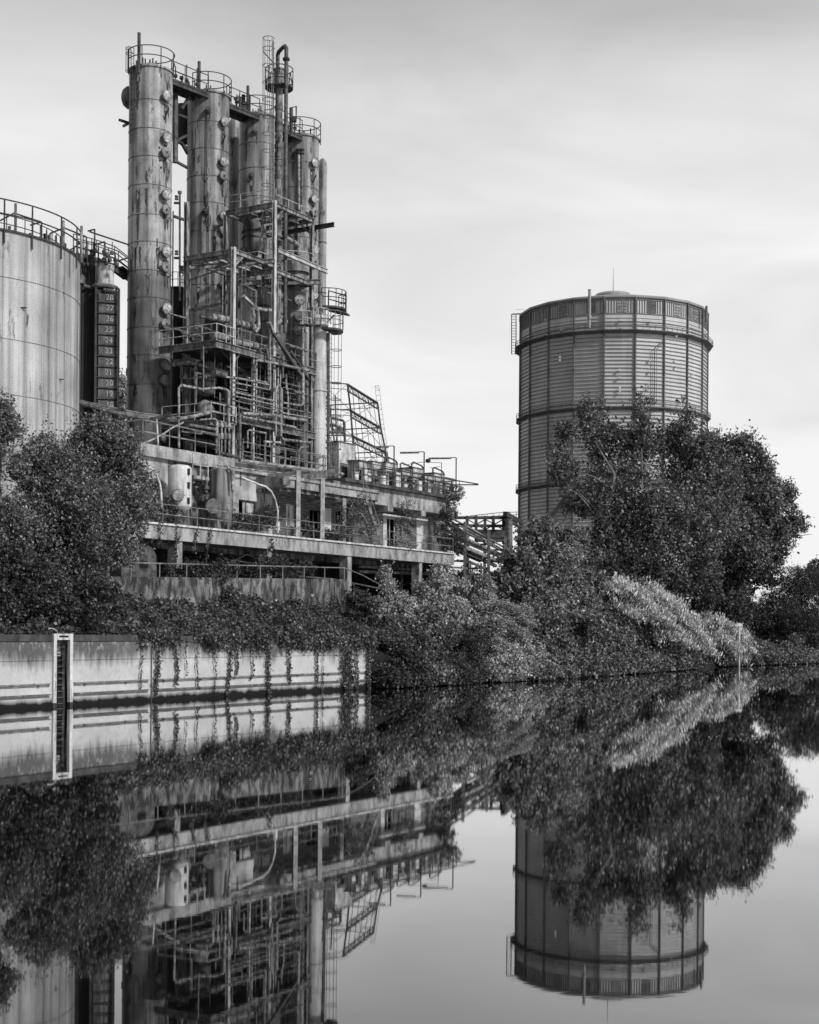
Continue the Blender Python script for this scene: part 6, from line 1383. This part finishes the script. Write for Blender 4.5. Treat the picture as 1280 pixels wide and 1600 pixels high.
# ================================================================== PLANTS
def plant(name, label, cat, base, lobes, n_cl, per, leaf, twig, mat, trunk=None, tr=.15, tmat='bark', seed=0, group=None, aspect=.6, flowers=None, brk=0, brkz=1.0, brko=.85, skirt=(), **kw):
    core_l = lobes
    if brk: lobes = scatter(lobes, brk, rzf=brkz, seed=seed, out=brko)
    lobes = list(lobes) + list(skirt)
    base = Vector(base); t_ = thing(name, label, cat, base, 0, group)
    if trunk is not False:
        tg = [l[0] for l in core_l] if trunk is None else trunk
        limbs(t_, 'trunk' if 'tree' in name or 'poplar' in name or 'willow' in name else 'stem', base, tg, tr, tmat, seed)
    C, Dl, sz, tone = clump_leaves(lobes, n_cl, per, leaf, twig, **kw)
    leaves_mesh('crown' if 'tree' in name or 'poplar' in name or 'willow' in name else 'foliage', C, Dl, sz, mat, t_, aspect=aspect, tone=tone, nrm=LEAF_N)
    if flowers:          # (canes, cane length, leaf size, white spikes?)
        n, ln, lf, wh = flowers; LC, LD, LN, FC, FD = sprays(core_l, n, ln, lf, tuple(N_ * .55 + U * .25), zmin=kw.get('zmin') or .1)
        leaves_mesh('cane_leaves', LC, LD, lf * (.7 + .6 * rng.random(len(LC))), mat if wh else 'leaf_light', t_, aspect=.6, tone=rng.random(len(LC)), nrm=LN)
        kf = (rng.random(len(FC)) + .45 * np.sin(FC[:, 0] * 1.9 + FC[:, 2] * 2.3) + .4 * np.sin(FC[:, 1] * 1.1 - FC[:, 2] * 3.1)) > .5; FC = FC[kf]; FD = FD[kf]
        if wh: leaves_mesh('flowers', FC, FD, lf * 1.5 * (.6 + .8 * rng.random(len(FC))), 'flower', t_, aspect=.30, tone=rng.random(len(FC)))
    return t_
DT = 68.0
plant('bush_tree', 'young many-stemmed tree on the quay in front of the storage tank', 'tree', W(100, 985, 67), [lob(75, 715, 32, 66.5), lob(50, 745, 34, 66), lob(100, 745, 45, 67), lob(60, 800, 55, 66), lob(130, 800, 50, 66.5), lob(182, 800, 38, 67.5), lob(95, 860, 60, 66), lob(170, 860, 48, 66.5), lob(30, 870, 45, 66), lob(125, 910, 48, 65.8), lob(200, 835, 22, 67.5)],
      4300, 13, .13, .8, 'leaf_mid', tr=.13, seed=1, rnd=.5, brk=7, brkz=1.25, twf=.36, sub=(.14, .36), up=.8)
plant('bush_tree', 'darker dense tree with pointed top behind, against the black tower', 'tree', W(165, 980, 71), [lob(160, 690, 30, 71), lob(185, 715, 36, 71), lob(150, 730, 34, 71.5), lob(205, 750, 30, 71), lob(215, 790, 25, 71), lob(190, 780, 40, 71.5), lob(128, 700, 22, 71.5)],
      2400, 14, .14, .7, 'leaf_mid', tr=.14, seed=2, brk=7, brkz=1.1, up=.3, twf=.3)
plant('bush_tree', 'tree cut off by the left picture edge, leaves hanging before the storage tank', 'tree', W(-40, 985, 63), [lob(-12, 650, 32, 62.5), lob(5, 672, 24, 62.5), lob(-15, 700, 28, 62.5), lob(-30, 760, 40, 63), lob(0, 800, 40, 63), lob(-20, 860, 50, 63)],
      1700, 13, .14, .7, 'leaf_mid', tr=.13, seed=3, brk=6, twf=.3)
plant('bush_tree', 'dark low thicket at the left edge between quay and trees', 'shrub', W(20, 990, 61), [lob(10, 900, 45, 61.5), lob(60, 930, 45, 61.5), lob(5, 950, 40, 60.5), lob(110, 955, 35, 62.5), lob(150, 925, 35, 64)],
      1700, 13, .14, .4, 'leaf_dark', tr=.06, seed=4, zmin=2.9, brk=4)
plant('distant_poplar_tree', 'small far poplar showing in the gap between gauge tower and first column', 'tree', W(190, 700, 190), [lob(188, 610, 12, 190, rz=22), lob(194, 640, 14, 190, rz=26), lob(186, 665, 14, 190, rz=30)], 500, 12, .4, 1.0, 'leaf_light', tr=.2, seed=5)
# ivy carpet over the bank and the wall foot
def ivy_patch(pxs, n, mat, leaf=.17, dens=1.0):
    pass
C = []; Dd = []
s_all = rng.uniform(-6, 40, 62000); o_all = rng.uniform(-6.6, .12, 62000)
keep = []
zg = np.interp(-o_all, [0, .35, 2.5, 6.2], [2.75, 2.9, 3.15, 3.9])
hump = .35 * np.maximum(0, np.sin(s_all * .55 + 1.2)) * np.maximum(0, -o_all / 6) + .22 * np.sin(s_all * 1.3) * np.sin(o_all * 1.1) + .2 * np.sin(s_all * 3.1 + o_all * 2)
hw = np.interp(s_all, [-6, 12, 17, 20, 23, 26, 29, 32, 36, 40], [.9, .7, .5, .3, .9, .3, .8, .3, .8, 1.0]) * np.clip((-o_all - 2) / 4, 0, 1)
o_all = np.where((s_all < 9) | (np.sin(s_all * 1.9 + .5) + .6 * np.sin(s_all * 4.3) < .25), np.minimum(o_all, -.85), o_all)
z_ = zg + np.maximum(hump, -.1) + hw + rng.normal(size=len(s_all)) * .12
P = np.array(Q0)[None, :] + np.outer(s_all, np.array(U)) + np.outer(o_all, np.array(N_)); P[:, 2] = z_
per = 4; C = (P[:, None, :] + rng.normal(size=(len(P), per, 3)) * .14).reshape(-1, 3); Dl = rng.normal(size=(len(C), 3)) * .6 + np.array(N_) * .7 + np.array([0, 0, -.25])
tone = np.repeat((.5 + .5 * np.sin(s_all * 2.3) * np.cos(o_all * 3.1 + s_all)) * rng.random(len(s_all)), per) * .6 + .4 * rng.random(len(C))
o = leaves_mesh('ivy_ground_cover', C, Dl, .15 * (.6 + .8 * rng.random(len(C))), 'ivy', loc=L(15, -3, 3), aspect=.85, tone=tone); tag(o, 'thick carpet of ivy covering the bank between quay and retaining wall', 'ivy', kind='stuff')
# fringe creeping over the coping
n = 2600; dq = rng.uniform(wd(215), WEND + 1, n) ; edge_pts = wallpath(0, WEND + .5)
EP = np.array([list(p) for p in edge_pts]); acc = np.concatenate([[0], np.cumsum(np.linalg.norm(np.diff(EP, axis=0), axis=1))])
dens_w = np.clip(np.sin(dq * .9 + .6) * .5 + .55 + np.interp(dq, [10, 30], [-.2, .25]), 0, 1); kk = rng.random(n) < dens_w; dq = dq[kk]
bx = np.interp(dq, acc, EP[:, 0]); by = np.interp(dq, acc, EP[:, 1]); drop = rng.random(len(dq)) ** 2 * (.25 + .35 * dens_w[kk])
P = np.stack([bx + N_.x * .12, by + N_.y * .12, np.interp(dq, [0, 9, 30], [3.05, 3.05, 2.7]) - drop + .08], 1); C = (P[:, None, :] + rng.normal(size=(len(P), 7, 3)) * np.array([.12, .12, .1])).reshape(-1, 3)
o = leaves_mesh('ivy_fringe', C, rng.normal(size=(len(C), 3)) * .5 + np.array([0, 0, -1]) + np.array(N_) * .4, .14 * (.6 + .7 * rng.random(len(C))), 'ivy', loc=(EP[1, 0], EP[1, 1], 3), aspect=.85); tag(o, 'ivy fringe creeping over the dark coping of the quay', 'ivy', kind='stuff')
# hanging strands on the quay face, one by one
vl = [(222, 1068, .10, 'first thin vine strand left of the wall joint'), (241, 1078, .30, 'thick hanging vine just right of the wall joint'), (268, 1062, .16, 'loose vine strand next to the thick joint vine'), (289, 1048, .05, 'very thin vine thread between two loose strands'), (303, 1068, .10, 'thin vine strand reaching the lower fender left of middle'), (333, 1072, .09, 'straight thin vine strand in the middle of the quay wall'),
      (357, 1080, .22, 'leafy double vine hanging in the middle of the quay wall'), (367, 1046, .16, 'short vine beside the leafy double vine'), (390, 1054, .10, 'slanting thin vine right of the double vine'), (416, 1086, .34, 'broad leafy vine reaching the water left of the thick curtain'), (447, 1060, .22, 'curling vine strand right of the broad leafy vine'), (491, 1058, .16, 'crooked vine strand ending above the upper fender'), (501, 1072, .09, 'faint vine thread next to the crooked strand'),
      (537, 1078, .75, 'wide dense ivy curtain hanging down to the water'), (553, 1070, .16, 'vine strand close right of the dense ivy curtain'), (572, 1072, .45, 'wedge of ivy hanging at the far end of the quay wall')]
for px, y1, wv, lab in vl:
    d = wd(px); p = wallpath(d, d + .5)[0]; zt = qtop(p) - .0; zb = max(W(px, y1 + 9, p.y).z, .05)
    if wv > .6: zb = .05
    rd = random.Random(px); k = 14; pts = []; x = 0
    for q in range(k + 1):
        f = q / k; x += rd.uniform(-.07, .07); pts.append(p + U * (x + wv * .15) + N_ * .11 + ZU * (zt * (1 - f) + zb * f))
    nl = int((75 if wv < .12 else 150) * (wv / .1) ** .9 * (zt - zb) / 2)
    if wv > .4: nl = int(nl * 1.6)
    f = rng.random(nl) ** .72; PA = np.array([list(q) for q in pts]); idx = f * k
    C = np.stack([np.interp(idx, np.arange(k + 1), PA[:, j]) for j in range(3)], 1)
    wid = wv * (1 if wv < .7 else 1.0) * (1.15 - .5 * f if wv < .6 else 1.0 + 0 * f)
    if px == 572: wid = wv * (1.5 - 1.3 * f)
    off = rng.normal(size=nl) * wid * .33 * (.4 + 1.1 * np.abs(np.sin(idx * 1.9 + px))); C += off[:, None] * np.array(U) + (np.abs(rng.normal(size=nl)) * .05)[:, None] * np.array(N_)
    t_ = thing('hanging_vine', lab, 'vine', pts[0], 0, 'vines hanging down the quay wall')
    mb = MB(); mb.tube(pts, .014, 4); mb.build('stem', 'bark', t_)
    if wv > .15:
        mb = MB(); mb.tube([q + U * .1 * math.sin(i * .8 + px) for i, q in enumerate(pts)], .01, 4); mb.build('stem', 'bark', t_)
    leaves_mesh('leaves', C, rng.normal(size=(nl, 3)) * .5 + np.array([0, 0, -1.0]), (.10 if wv < .5 else .14) * (.55 + .7 * rng.random(nl)), 'ivy', t_, aspect=.85)
# strands over the terrace edge
for px, y0, y1, lab in ((250, 812, 850, 'leftmost vine strand dangling over the terrace edge'), (277, 815, 880, 'vine strand hanging in front of the left terrace pillar'), (310, 822, 865, 'slanting vine strand below the terrace right of the left pillar'), (330, 822, 882, 'longest vine strand dangling below the terrace edge'), (425, 840, 862, 'short vine strand over the terrace edge above the second pillar')):
    a = G(px, y0, TE + .15); b_ = G(px - (8 if px in (310, 330) else 1), y1, TE + .15); nl = 70; f = rng.random(nl)
    t_ = thing('dangling_vine', lab, 'vine', a, 0, 'vines dangling from the terrace'); mb = MB(); mb.tube([a, a.lerp(b_, .5), b_], .014, 4); mb.build('stem', 'bark', t_)
    C = np.array(a)[None] + f[:, None] * (np.array(b_) - np.array(a))[None] + rng.normal(size=(nl, 3)) * .09; leaves_mesh('leaves', C, rng.normal(size=(nl, 3)) * .5 + np.array([0, 0, -1]), .15 * (.6 + .6 * rng.random(nl)), 'ivy', t_, aspect=.8)
# shrubs on the terrace and against the building
for k, (lobs, nc, lab, mt) in enumerate((
    ([lobe for lobe in (lob(262, 795, 18, 84), lob(245, 800, 16, 83), lob(268, 810, 14, 84), lob(240, 760, 12, 84))], 260, 'bushy weeds round the foot of the pale upright tank', 'leaf_dark'),
    ([lob(395, 815, 14, 91), lob(412, 812, 16, 92), lob(425, 805, 14, 93), lob(375, 815, 12, 90)], 300, 'weeds below the boarded window on the terrace', 'leaf_dark'),
    ([lob(474, 820, 10, 95), lob(484, 832, 10, 95)], 90, 'small weed clump at the foot of the first white post', 'leaf_dark'),
    ([lob(553, 800, 20, 97), lob(548, 825, 20, 97), lob(565, 785, 14, 98), lob(575, 820, 16, 98), lob(540, 815, 14, 97)], 190, 'airy bush growing through the staircase', 'leaf_mid'),
    ([lob(635, 790, 14, 103), lob(632, 820, 14, 103), lob(640, 845, 14, 103), lob(615, 845, 10, 102)], 100, 'thin climber on the building wall between door and pilaster', 'leaf_mid'),
    ([lob(505, 838, 12, 96), lob(520, 840, 10, 96), lob(528, 838, 8, 96)], 120, 'low weeds at the foot of the second white post', 'leaf_dark'),
    ([lob(700, 835, 18, 111), lob(705, 855, 16, 111), lob(700, 805, 12, 111), lob(715, 850, 12, 111)], 420, 'dense creeper over the right end of the building', 'leaf_dark'),
    ([lob(715, 770, 10, 112), lob(708, 785, 9, 112), lob(706, 800, 8, 112), lob(700, 775, 8, 111)], 150, 'creeper trailing over the roof corner below the last lamp', 'leaf_mid'),
    ([lob(300, 898, 20, 79), lob(340, 895, 18, 80), lob(270, 898, 14, 79), lob(430, 885, 16, 86), lob(450, 895, 18, 87), lob(400, 893, 14, 85), lob(415, 880, 10, 86), lob(360, 893, 14, 82), lob(480, 890, 12, 89)], 700, 'undergrowth behind the handrail of the retaining wall', 'leaf_dark'))):
    b_ = lobs[0][0].copy(); plant('creeper' if 'creeper' in lab or 'climber' in lab else 'weed_bush', lab, 'plant', b_ - ZU * .4, lobs, nc, 12, .13, .3, mt, tr=.03, seed=20 + k, shell=(.3, 1.05), rnd=.7)

# shrubs along the bank right of the quay: placed from the bank line outwards
def blob(px, py, rpx, dd=0, rz=None, ry=None):
    b_ = bank_at(px); d = b_.y + dd; r = rpx * d / F
    return (W(px, py, d), (r, r * .8 if ry is None else ry, r if rz is None else rz * d / F))
bsh = [
 ('ivy_bush', 'dark ivy bush hiding the far end of the quay wall', [blob(612, 1015, 22, 1), blob(612, 1045, 18, .8), blob(602, 985, 20, 3), blob(615, 1050, 20, .5), blob(570, 962, 25, 5), blob(560, 940, 18, 6)], 1500, 'leaf_dark', .17),
 ('ivy_cone', 'pointed ivy-clad stump rising in front of the terrace pillar', [blob(602, 905, 9, 8, rz=18), blob(607, 925, 14, 7), blob(617, 945, 20, 6), blob(630, 965, 26, 5), blob(600, 960, 24, 5)], 900, 'leaf_light', .17),
 ('ivy_bush', 'broad mid-green bush just right of the quay end, leaning over the water', [blob(640, 1010, 34, 2), blob(640, 1045, 28, .8), blob(670, 1020, 34, 2), blob(675, 1048, 26, .8), blob(655, 980, 28, 4), blob(625, 990, 24, 3)], 1500, 'leaf_mid', .21),
 ('ivy_cone', 'broad ivy-covered mound in front of the right end of the terrace', [blob(690, 900, 18, 8), blob(680, 920, 22, 7), blob(705, 925, 24, 7), blob(715, 950, 26, 6), blob(690, 955, 30, 6), blob(735, 985, 24, 5), blob(665, 955, 22, 7)], 1200, 'leaf_light', .2),
 ('ivy_cone', 'slim ivy-clad post between mound and pipe rack', [blob(760, 915, 10, 9, rz=16), blob(762, 940, 14, 8), blob(748, 955, 14, 8)], 420, 'leaf_light', .17),
 ('bank_bush', 'fine-leaved bush at the waterline below the ivy mound', [blob(720, 1020, 34, 2), blob(725, 1046, 26, .8), blob(700, 1050, 22, .8), blob(740, 1000, 26, 3)], 1500, 'leaf_dark', .13),
 ('bank_bush', 'feathery pale shrub leaning right between mound and big shrub', [blob(775, 965, 26, 5), blob(795, 975, 28, 4), blob(805, 1000, 24, 3), blob(770, 990, 28, 4)], 1100, 'leaf_light', .18),
 ('bank_bush', 'light-leaved bush touching the water left of the drooping shrubs', [blob(780, 1030, 26, 1), blob(810, 1035, 24, 1), blob(835, 1032, 22, 1), blob(770, 1048, 16, .6)], 1300, 'leaf_light', .16),
 ('bank_bush', 'mid-green shrub above the light-leaved bush', [blob(850, 985, 34, 4), blob(830, 960, 28, 6), blob(870, 1010, 30, 2), blob(880, 1035, 24, 1), blob(850, 1030, 24, 1)], 1500, 'leaf_mid', .22),
 ('big_shrub', 'large overgrown shrub in front of the gasometer foot', [blob(835, 850, 34, 12), blob(870, 845, 30, 12), blob(800, 880, 30, 11), blob(900, 880, 32, 11), blob(850, 890, 46, 11), blob(820, 925, 46, 9), blob(885, 925, 42, 9), blob(780, 915, 26, 10), blob(920, 915, 24, 10), blob(850, 950, 40, 8), blob(905, 950, 30, 8), blob(845, 825, 16, 12)], 2500, 'leaf_mid', .26),
 ('big_shrub', 'light climber veil draped over the large overgrown shrub', [blob(885, 870, 24, 8), blob(893, 900, 20, 8.5), blob(880, 935, 20, 7), blob(870, 965, 18, 5), blob(905, 965, 16, 5)], 420, 'leaf_light', .18),
 ('bank_bush', 'drooping dark shrub at the waterline under the white-flowering knotweed', [blob(925, 1010, 34, 2), blob(950, 1000, 34, 3), blob(975, 1020, 30, 2), blob(920, 1035, 24, 1), blob(960, 1037, 20, 1), blob(1000, 1030, 24, 1), blob(920, 980, 26, 4)], 1800, 'leaf_mid', .22),
]
for k, (nm, lab, lobs, nc, mt, lf) in enumerate(bsh):
    b0 = bank_at(600 + 0)
    xs = [l[0].x / l[0].y * F + 640 for l in lobs]; sk = []
    if min(l[0].z for l in lobs) < 3.2:          # skirts that hang down to the water
        rq = random.Random(k)
        for x_ in np.arange(max(min(xs) - 8, 592), max(xs) + 10, 11): q_ = bank_at(x_ + rq.uniform(-4, 4), 1050) + N_ * rq.uniform(-.1, .75); z_ = rq.uniform(.35, .9); sk.append((Vector((q_.x, q_.y, z_)), (rq.uniform(.5, 1.2), .6, z_ * rq.uniform(.7, 1.3))))
    base = min((l[0] for l in lobs), key=lambda v: v.z).copy(); base.z = max(base.z - lobs[0][1][2], .3)
    plant(nm, lab, 'shrub', base, lobs, int(nc * 1.15), 13, lf, .42, mt, tr=.06, seed=50 + k, shell=(.5, 1.04), zmin=.08, rnd=.6, up=.35, group=None, droop=.5, sub=(.22, .7), twf=.16, brk=5, skirt=sk, flowers=((int(nc * .3), 1.3, .22, False) if 'feathery' in lab or 'veil' in lab else None))
# flowering knotweed
kn = [('flowering_knotweed', 'tall knotweed bush white with flowers at the top of the bank', [blob(940, 930, 20, 9), blob(950, 965, 24, 7), blob(955, 935, 26, 9), blob(985, 935, 28, 9), blob(1015, 950, 28, 8), blob(970, 960, 30, 7), blob(1005, 975, 30, 6), blob(1040, 975, 24, 6)], 2000),
      ('flowering_knotweed', 'middle knotweed bush with white flower spikes below the tall one', [blob(1050, 995, 24, 4), blob(1030, 1005, 26, 3.5), blob(1060, 1015, 26, 2), blob(1080, 1000, 24, 3), blob(1075, 1025, 18, 1)], 1500),
      ('flowering_knotweed', 'rightmost knotweed bush with white spikes hanging towards the marker post', [blob(1105, 985, 20, 5), blob(1125, 1000, 20, 3), blob(1110, 1015, 24, 2), blob(1135, 1018, 18, 1), blob(1125, 1030, 14, .8)], 1300)]
for k, (nm, lab, lobs, nc) in enumerate(kn):
    sk = []
    for x_ in np.arange(min(l[0].x / l[0].y * F + 640 for l in lobs) + 20, max(l[0].x / l[0].y * F + 640 for l in lobs) + 10, 9): q_ = bank_at(x_, 1045) + N_ * random.uniform(.1, .8); sk.append((Vector((q_.x, q_.y, random.uniform(.4, .9))), (random.uniform(.6, 1.3), .7, random.uniform(.4, .9))))
    base = min((l[0] for l in lobs), key=lambda v: v.z).copy(); base.z = .8
    plant(nm, lab, 'shrub', base, lobs, nc, 12, .24, .6, 'leaf_mid', tr=.06, seed=80 + k, zmin=.15, up=.1, brk=6, skirt=sk, flowers=(int(nc * .5), 2.3, .25, True))
for lab, lobs, nc, mt in (('low dark bank growth just right of the marker post', [blob(1165, 1010, 20, 3), blob(1185, 1015, 20, 2), blob(1205, 1018, 18, 2), blob(1160, 990, 16, 5), blob(1225, 1022, 14, 2)], 1100, 'leaf_mid'), ('low bank growth at the right picture edge', [blob(1245, 1010, 20, 3), blob(1270, 1010, 22, 3), blob(1285, 1020, 18, 2)], 700, 'leaf_mid')):
    for x_ in np.arange(1150 if 'marker' in lab else 1232, 1236 if 'marker' in lab else 1300, 8): q_ = bank_at(x_, 1040) + N_ * .6; lobs.append((Vector((q_.x, q_.y, .7)), (1.3, .9, 1.0)))
    plant('bank_bush', lab, 'shrub', lobs[0][0] - ZU * 1, lobs, int(nc * 1.4), 12, .24, .55, mt, tr=.05, seed=90, zmin=.1, brk=4, up=.2)
# dark mass of undergrowth behind the knotweed, below the poplars
plant('undergrowth_bush', 'dark undergrowth below the poplars behind the knotweed', 'shrub', W(1100, 960, 158), [lob(1080, 950, 36, 152), lob(1125, 955, 34, 156), lob(1050, 925, 34, 150), lob(1160, 950, 30, 160), lob(1000, 900, 36, 146), lob(950, 895, 34, 142), lob(1190, 970, 30, 166), lob(1100, 920, 40, 156), lob(1150, 980, 24, 158)], 2300, 12, .32, .8, 'leaf_dark', tr=.1, seed=95, brk=4)
plant('creeper', 'dark creeper mass behind the pipe rack trestles', 'plant', L(63, -14.5, 3.6), [(L(57 + k * 2.2, -14.6, 6.2 + .8 * math.sin(k * 2.1)), (1.6, 1.2, 2.2)) for k in range(9)], 900, 12, .2, .5, 'leaf_dark', tr=.05, seed=97, shell=(.3, 1.05))
# poplars
D1 = 152
plant('poplar_tree', 'large poplar with forked pale limbs in front of the gasometer', 'tree', Vector((W(985, 960, D1).x, D1 - 4, 4)), [lob(920, 650, 19, D1, rz=34), lob(888, 680, 22, D1), lob(940, 688, 30, D1 + 2), lob(1003, 648, 19, D1, rz=34), lob(1015, 692, 32, D1 + 2), lob(978, 690, 24, D1 + 1), lob(1072, 664, 17, D1 + 2, rz=32), lob(1078, 708, 30, D1 + 3), lob(1050, 690, 22, D1 + 3), lob(1108, 700, 22, D1 + 4), lob(1055, 730, 44, D1 + 4), lob(965, 740, 46, D1 + 2), lob(885, 735, 28, D1 - 1), lob(1112, 752, 38, D1 + 4), lob(1125, 790, 38, D1 + 5), lob(1090, 860, 44, D1 - 2), lob(1110, 830, 40, D1), lob(1060, 910, 40, D1 - 3), lob(1000, 910, 36, D1 - 4), lob(905, 790, 38, D1), lob(960, 800, 50, D1 - 3), lob(1030, 790, 55, D1 - 4), lob(1090, 790, 46, D1 + 2), lob(922, 850, 38, D1 - 2), lob(985, 860, 46, D1 - 4), lob(1050, 865, 48, D1 - 4), lob(868, 748, 14, D1), lob(866, 705, 12, D1)],
      4000, 26, .32, 1.2, 'leaf_poplar', tr=.5, tmat='bark_pale', seed=101, up=.9, rnd=.3, cull=.6, elong=1.5, sub=(.22, .6), twf=.16, brk=8, brkz=1.35, brko=.7,
      trunk=[W(930, 690, D1 - 3), W(1003, 700, D1 - 5), W(1070, 750, D1 - 4), W(1045, 800, D1 - 5), W(905, 770, D1 - 4), W(955, 760, D1 - 4)])
D2 = 172
plant('poplar_tree', 'second poplar behind, its spiky crown sloping down to the right', 'tree', Vector((W(1130, 960, D2).x, D2, 4)), [lob(1125, 705, 24, D2), lob(1135, 740, 34, D2), lob(1163, 708, 24, D2, rz=30), lob(1188, 735, 20, D2, rz=26), lob(1205, 762, 20, D2, rz=26), lob(1232, 772, 14, D2, rz=22), lob(1150, 900, 40, D2), lob(1200, 885, 30, D2), lob(1120, 900, 40, D2), lob(1170, 765, 34, D2), lob(1205, 805, 34, D2), lob(1230, 825, 22, D2), lob(1251, 822, 10, D2), lob(1180, 800, 44, D2 - 2), lob(1130, 780, 44, D2), lob(1205, 848, 34, D2), lob(1150, 850, 48, D2 - 3), lob(1105, 860, 44, D2 - 2), lob(1180, 885, 36, D2)],
      3100, 26, .36, 1.3, 'leaf_poplar', tr=.5, tmat='bark_pale', seed=102, up=.9, rnd=.3, cull=.6, elong=1.5, sub=(.22, .6), twf=.16, brk=8, brkz=1.35, brko=.7)
# willow-like round tree at the right
D3 = 168
plant('round_willow', 'round dark fine-leaved tree at the right edge over the water', 'tree', Vector((W(1240, 1010, D3).x, D3, 3)), [lob(1230, 925, 40, D3), lob(1265, 925, 38, D3), lob(1225, 965, 44, D3 - 2), lob(1270, 965, 44, D3 - 2), lob(1245, 990, 36, D3 - 3), lob(1205, 985, 24, D3 - 2), lob(1195, 950, 24, D3), lob(1290, 990, 30, D3)],
      3800, 16, .22, .9, 'leaf_willow', tr=.35, seed=103, brk=5, up=-.1, outw=.6, rnd=.5, aspect=.35)
plant('distant_tree', 'far dark tree crown just visible at the right picture edge', 'tree', W(1285, 960, 230), [lob(1278, 890, 14, 230), lob(1300, 900, 25, 230), lob(1275, 910, 18, 230)], 450, 12, .45, 1.0, 'leaf_dark', tr=.3, seed=104)
# far woods closing the horizon behind everything
for k, (x0, x1, y_, zt_, lab) in enumerate(((60, 700, 640, 17, 'far wood along the horizon to the right'), (-500, -30, 520, 16, 'far wood along the horizon to the left'))):
    n = 9000; X = rng.uniform(x0, x1, n); Z = 4 + rng.random(n) * (zt_ - 4) * (.75 + .25 * np.sin(X * .07) * np.sin(X * .031 + 1)); Y = y_ + rng.normal(size=n) * 10
    o = leaves_mesh('far_wood', np.stack([X, Y, Z], 1), rng.normal(size=(n, 3)), 3.2 * (.6 + rng.random(n) * .8), 'leaf_dark', loc=((x0 + x1) / 2, y_, 4), aspect=.8); tag(o, lab, 'wood', kind='stuff')

# a few leaves and specks drifting on the water
n = 90; X = np.concatenate([rng.normal(10.6, .5, 30), rng.uniform(-18, 8, 60)]); Y = np.concatenate([rng.normal(45, 1.2, 30), rng.uniform(30, 74, 60)])
o = leaves_mesh('floating_leaves', np.stack([X, Y, np.full(n, .012)], 1), np.stack([rng.normal(size=n), rng.normal(size=n), np.zeros(n)], 1), .05 + .06 * rng.random(n), 'flower', loc=(5, 45, 0), aspect=.7, nrm=np.repeat([[0, 0, 1.]], n, 0)); tag(o, 'pale leaves and specks floating on the still water', 'floating leaves', kind='stuff')
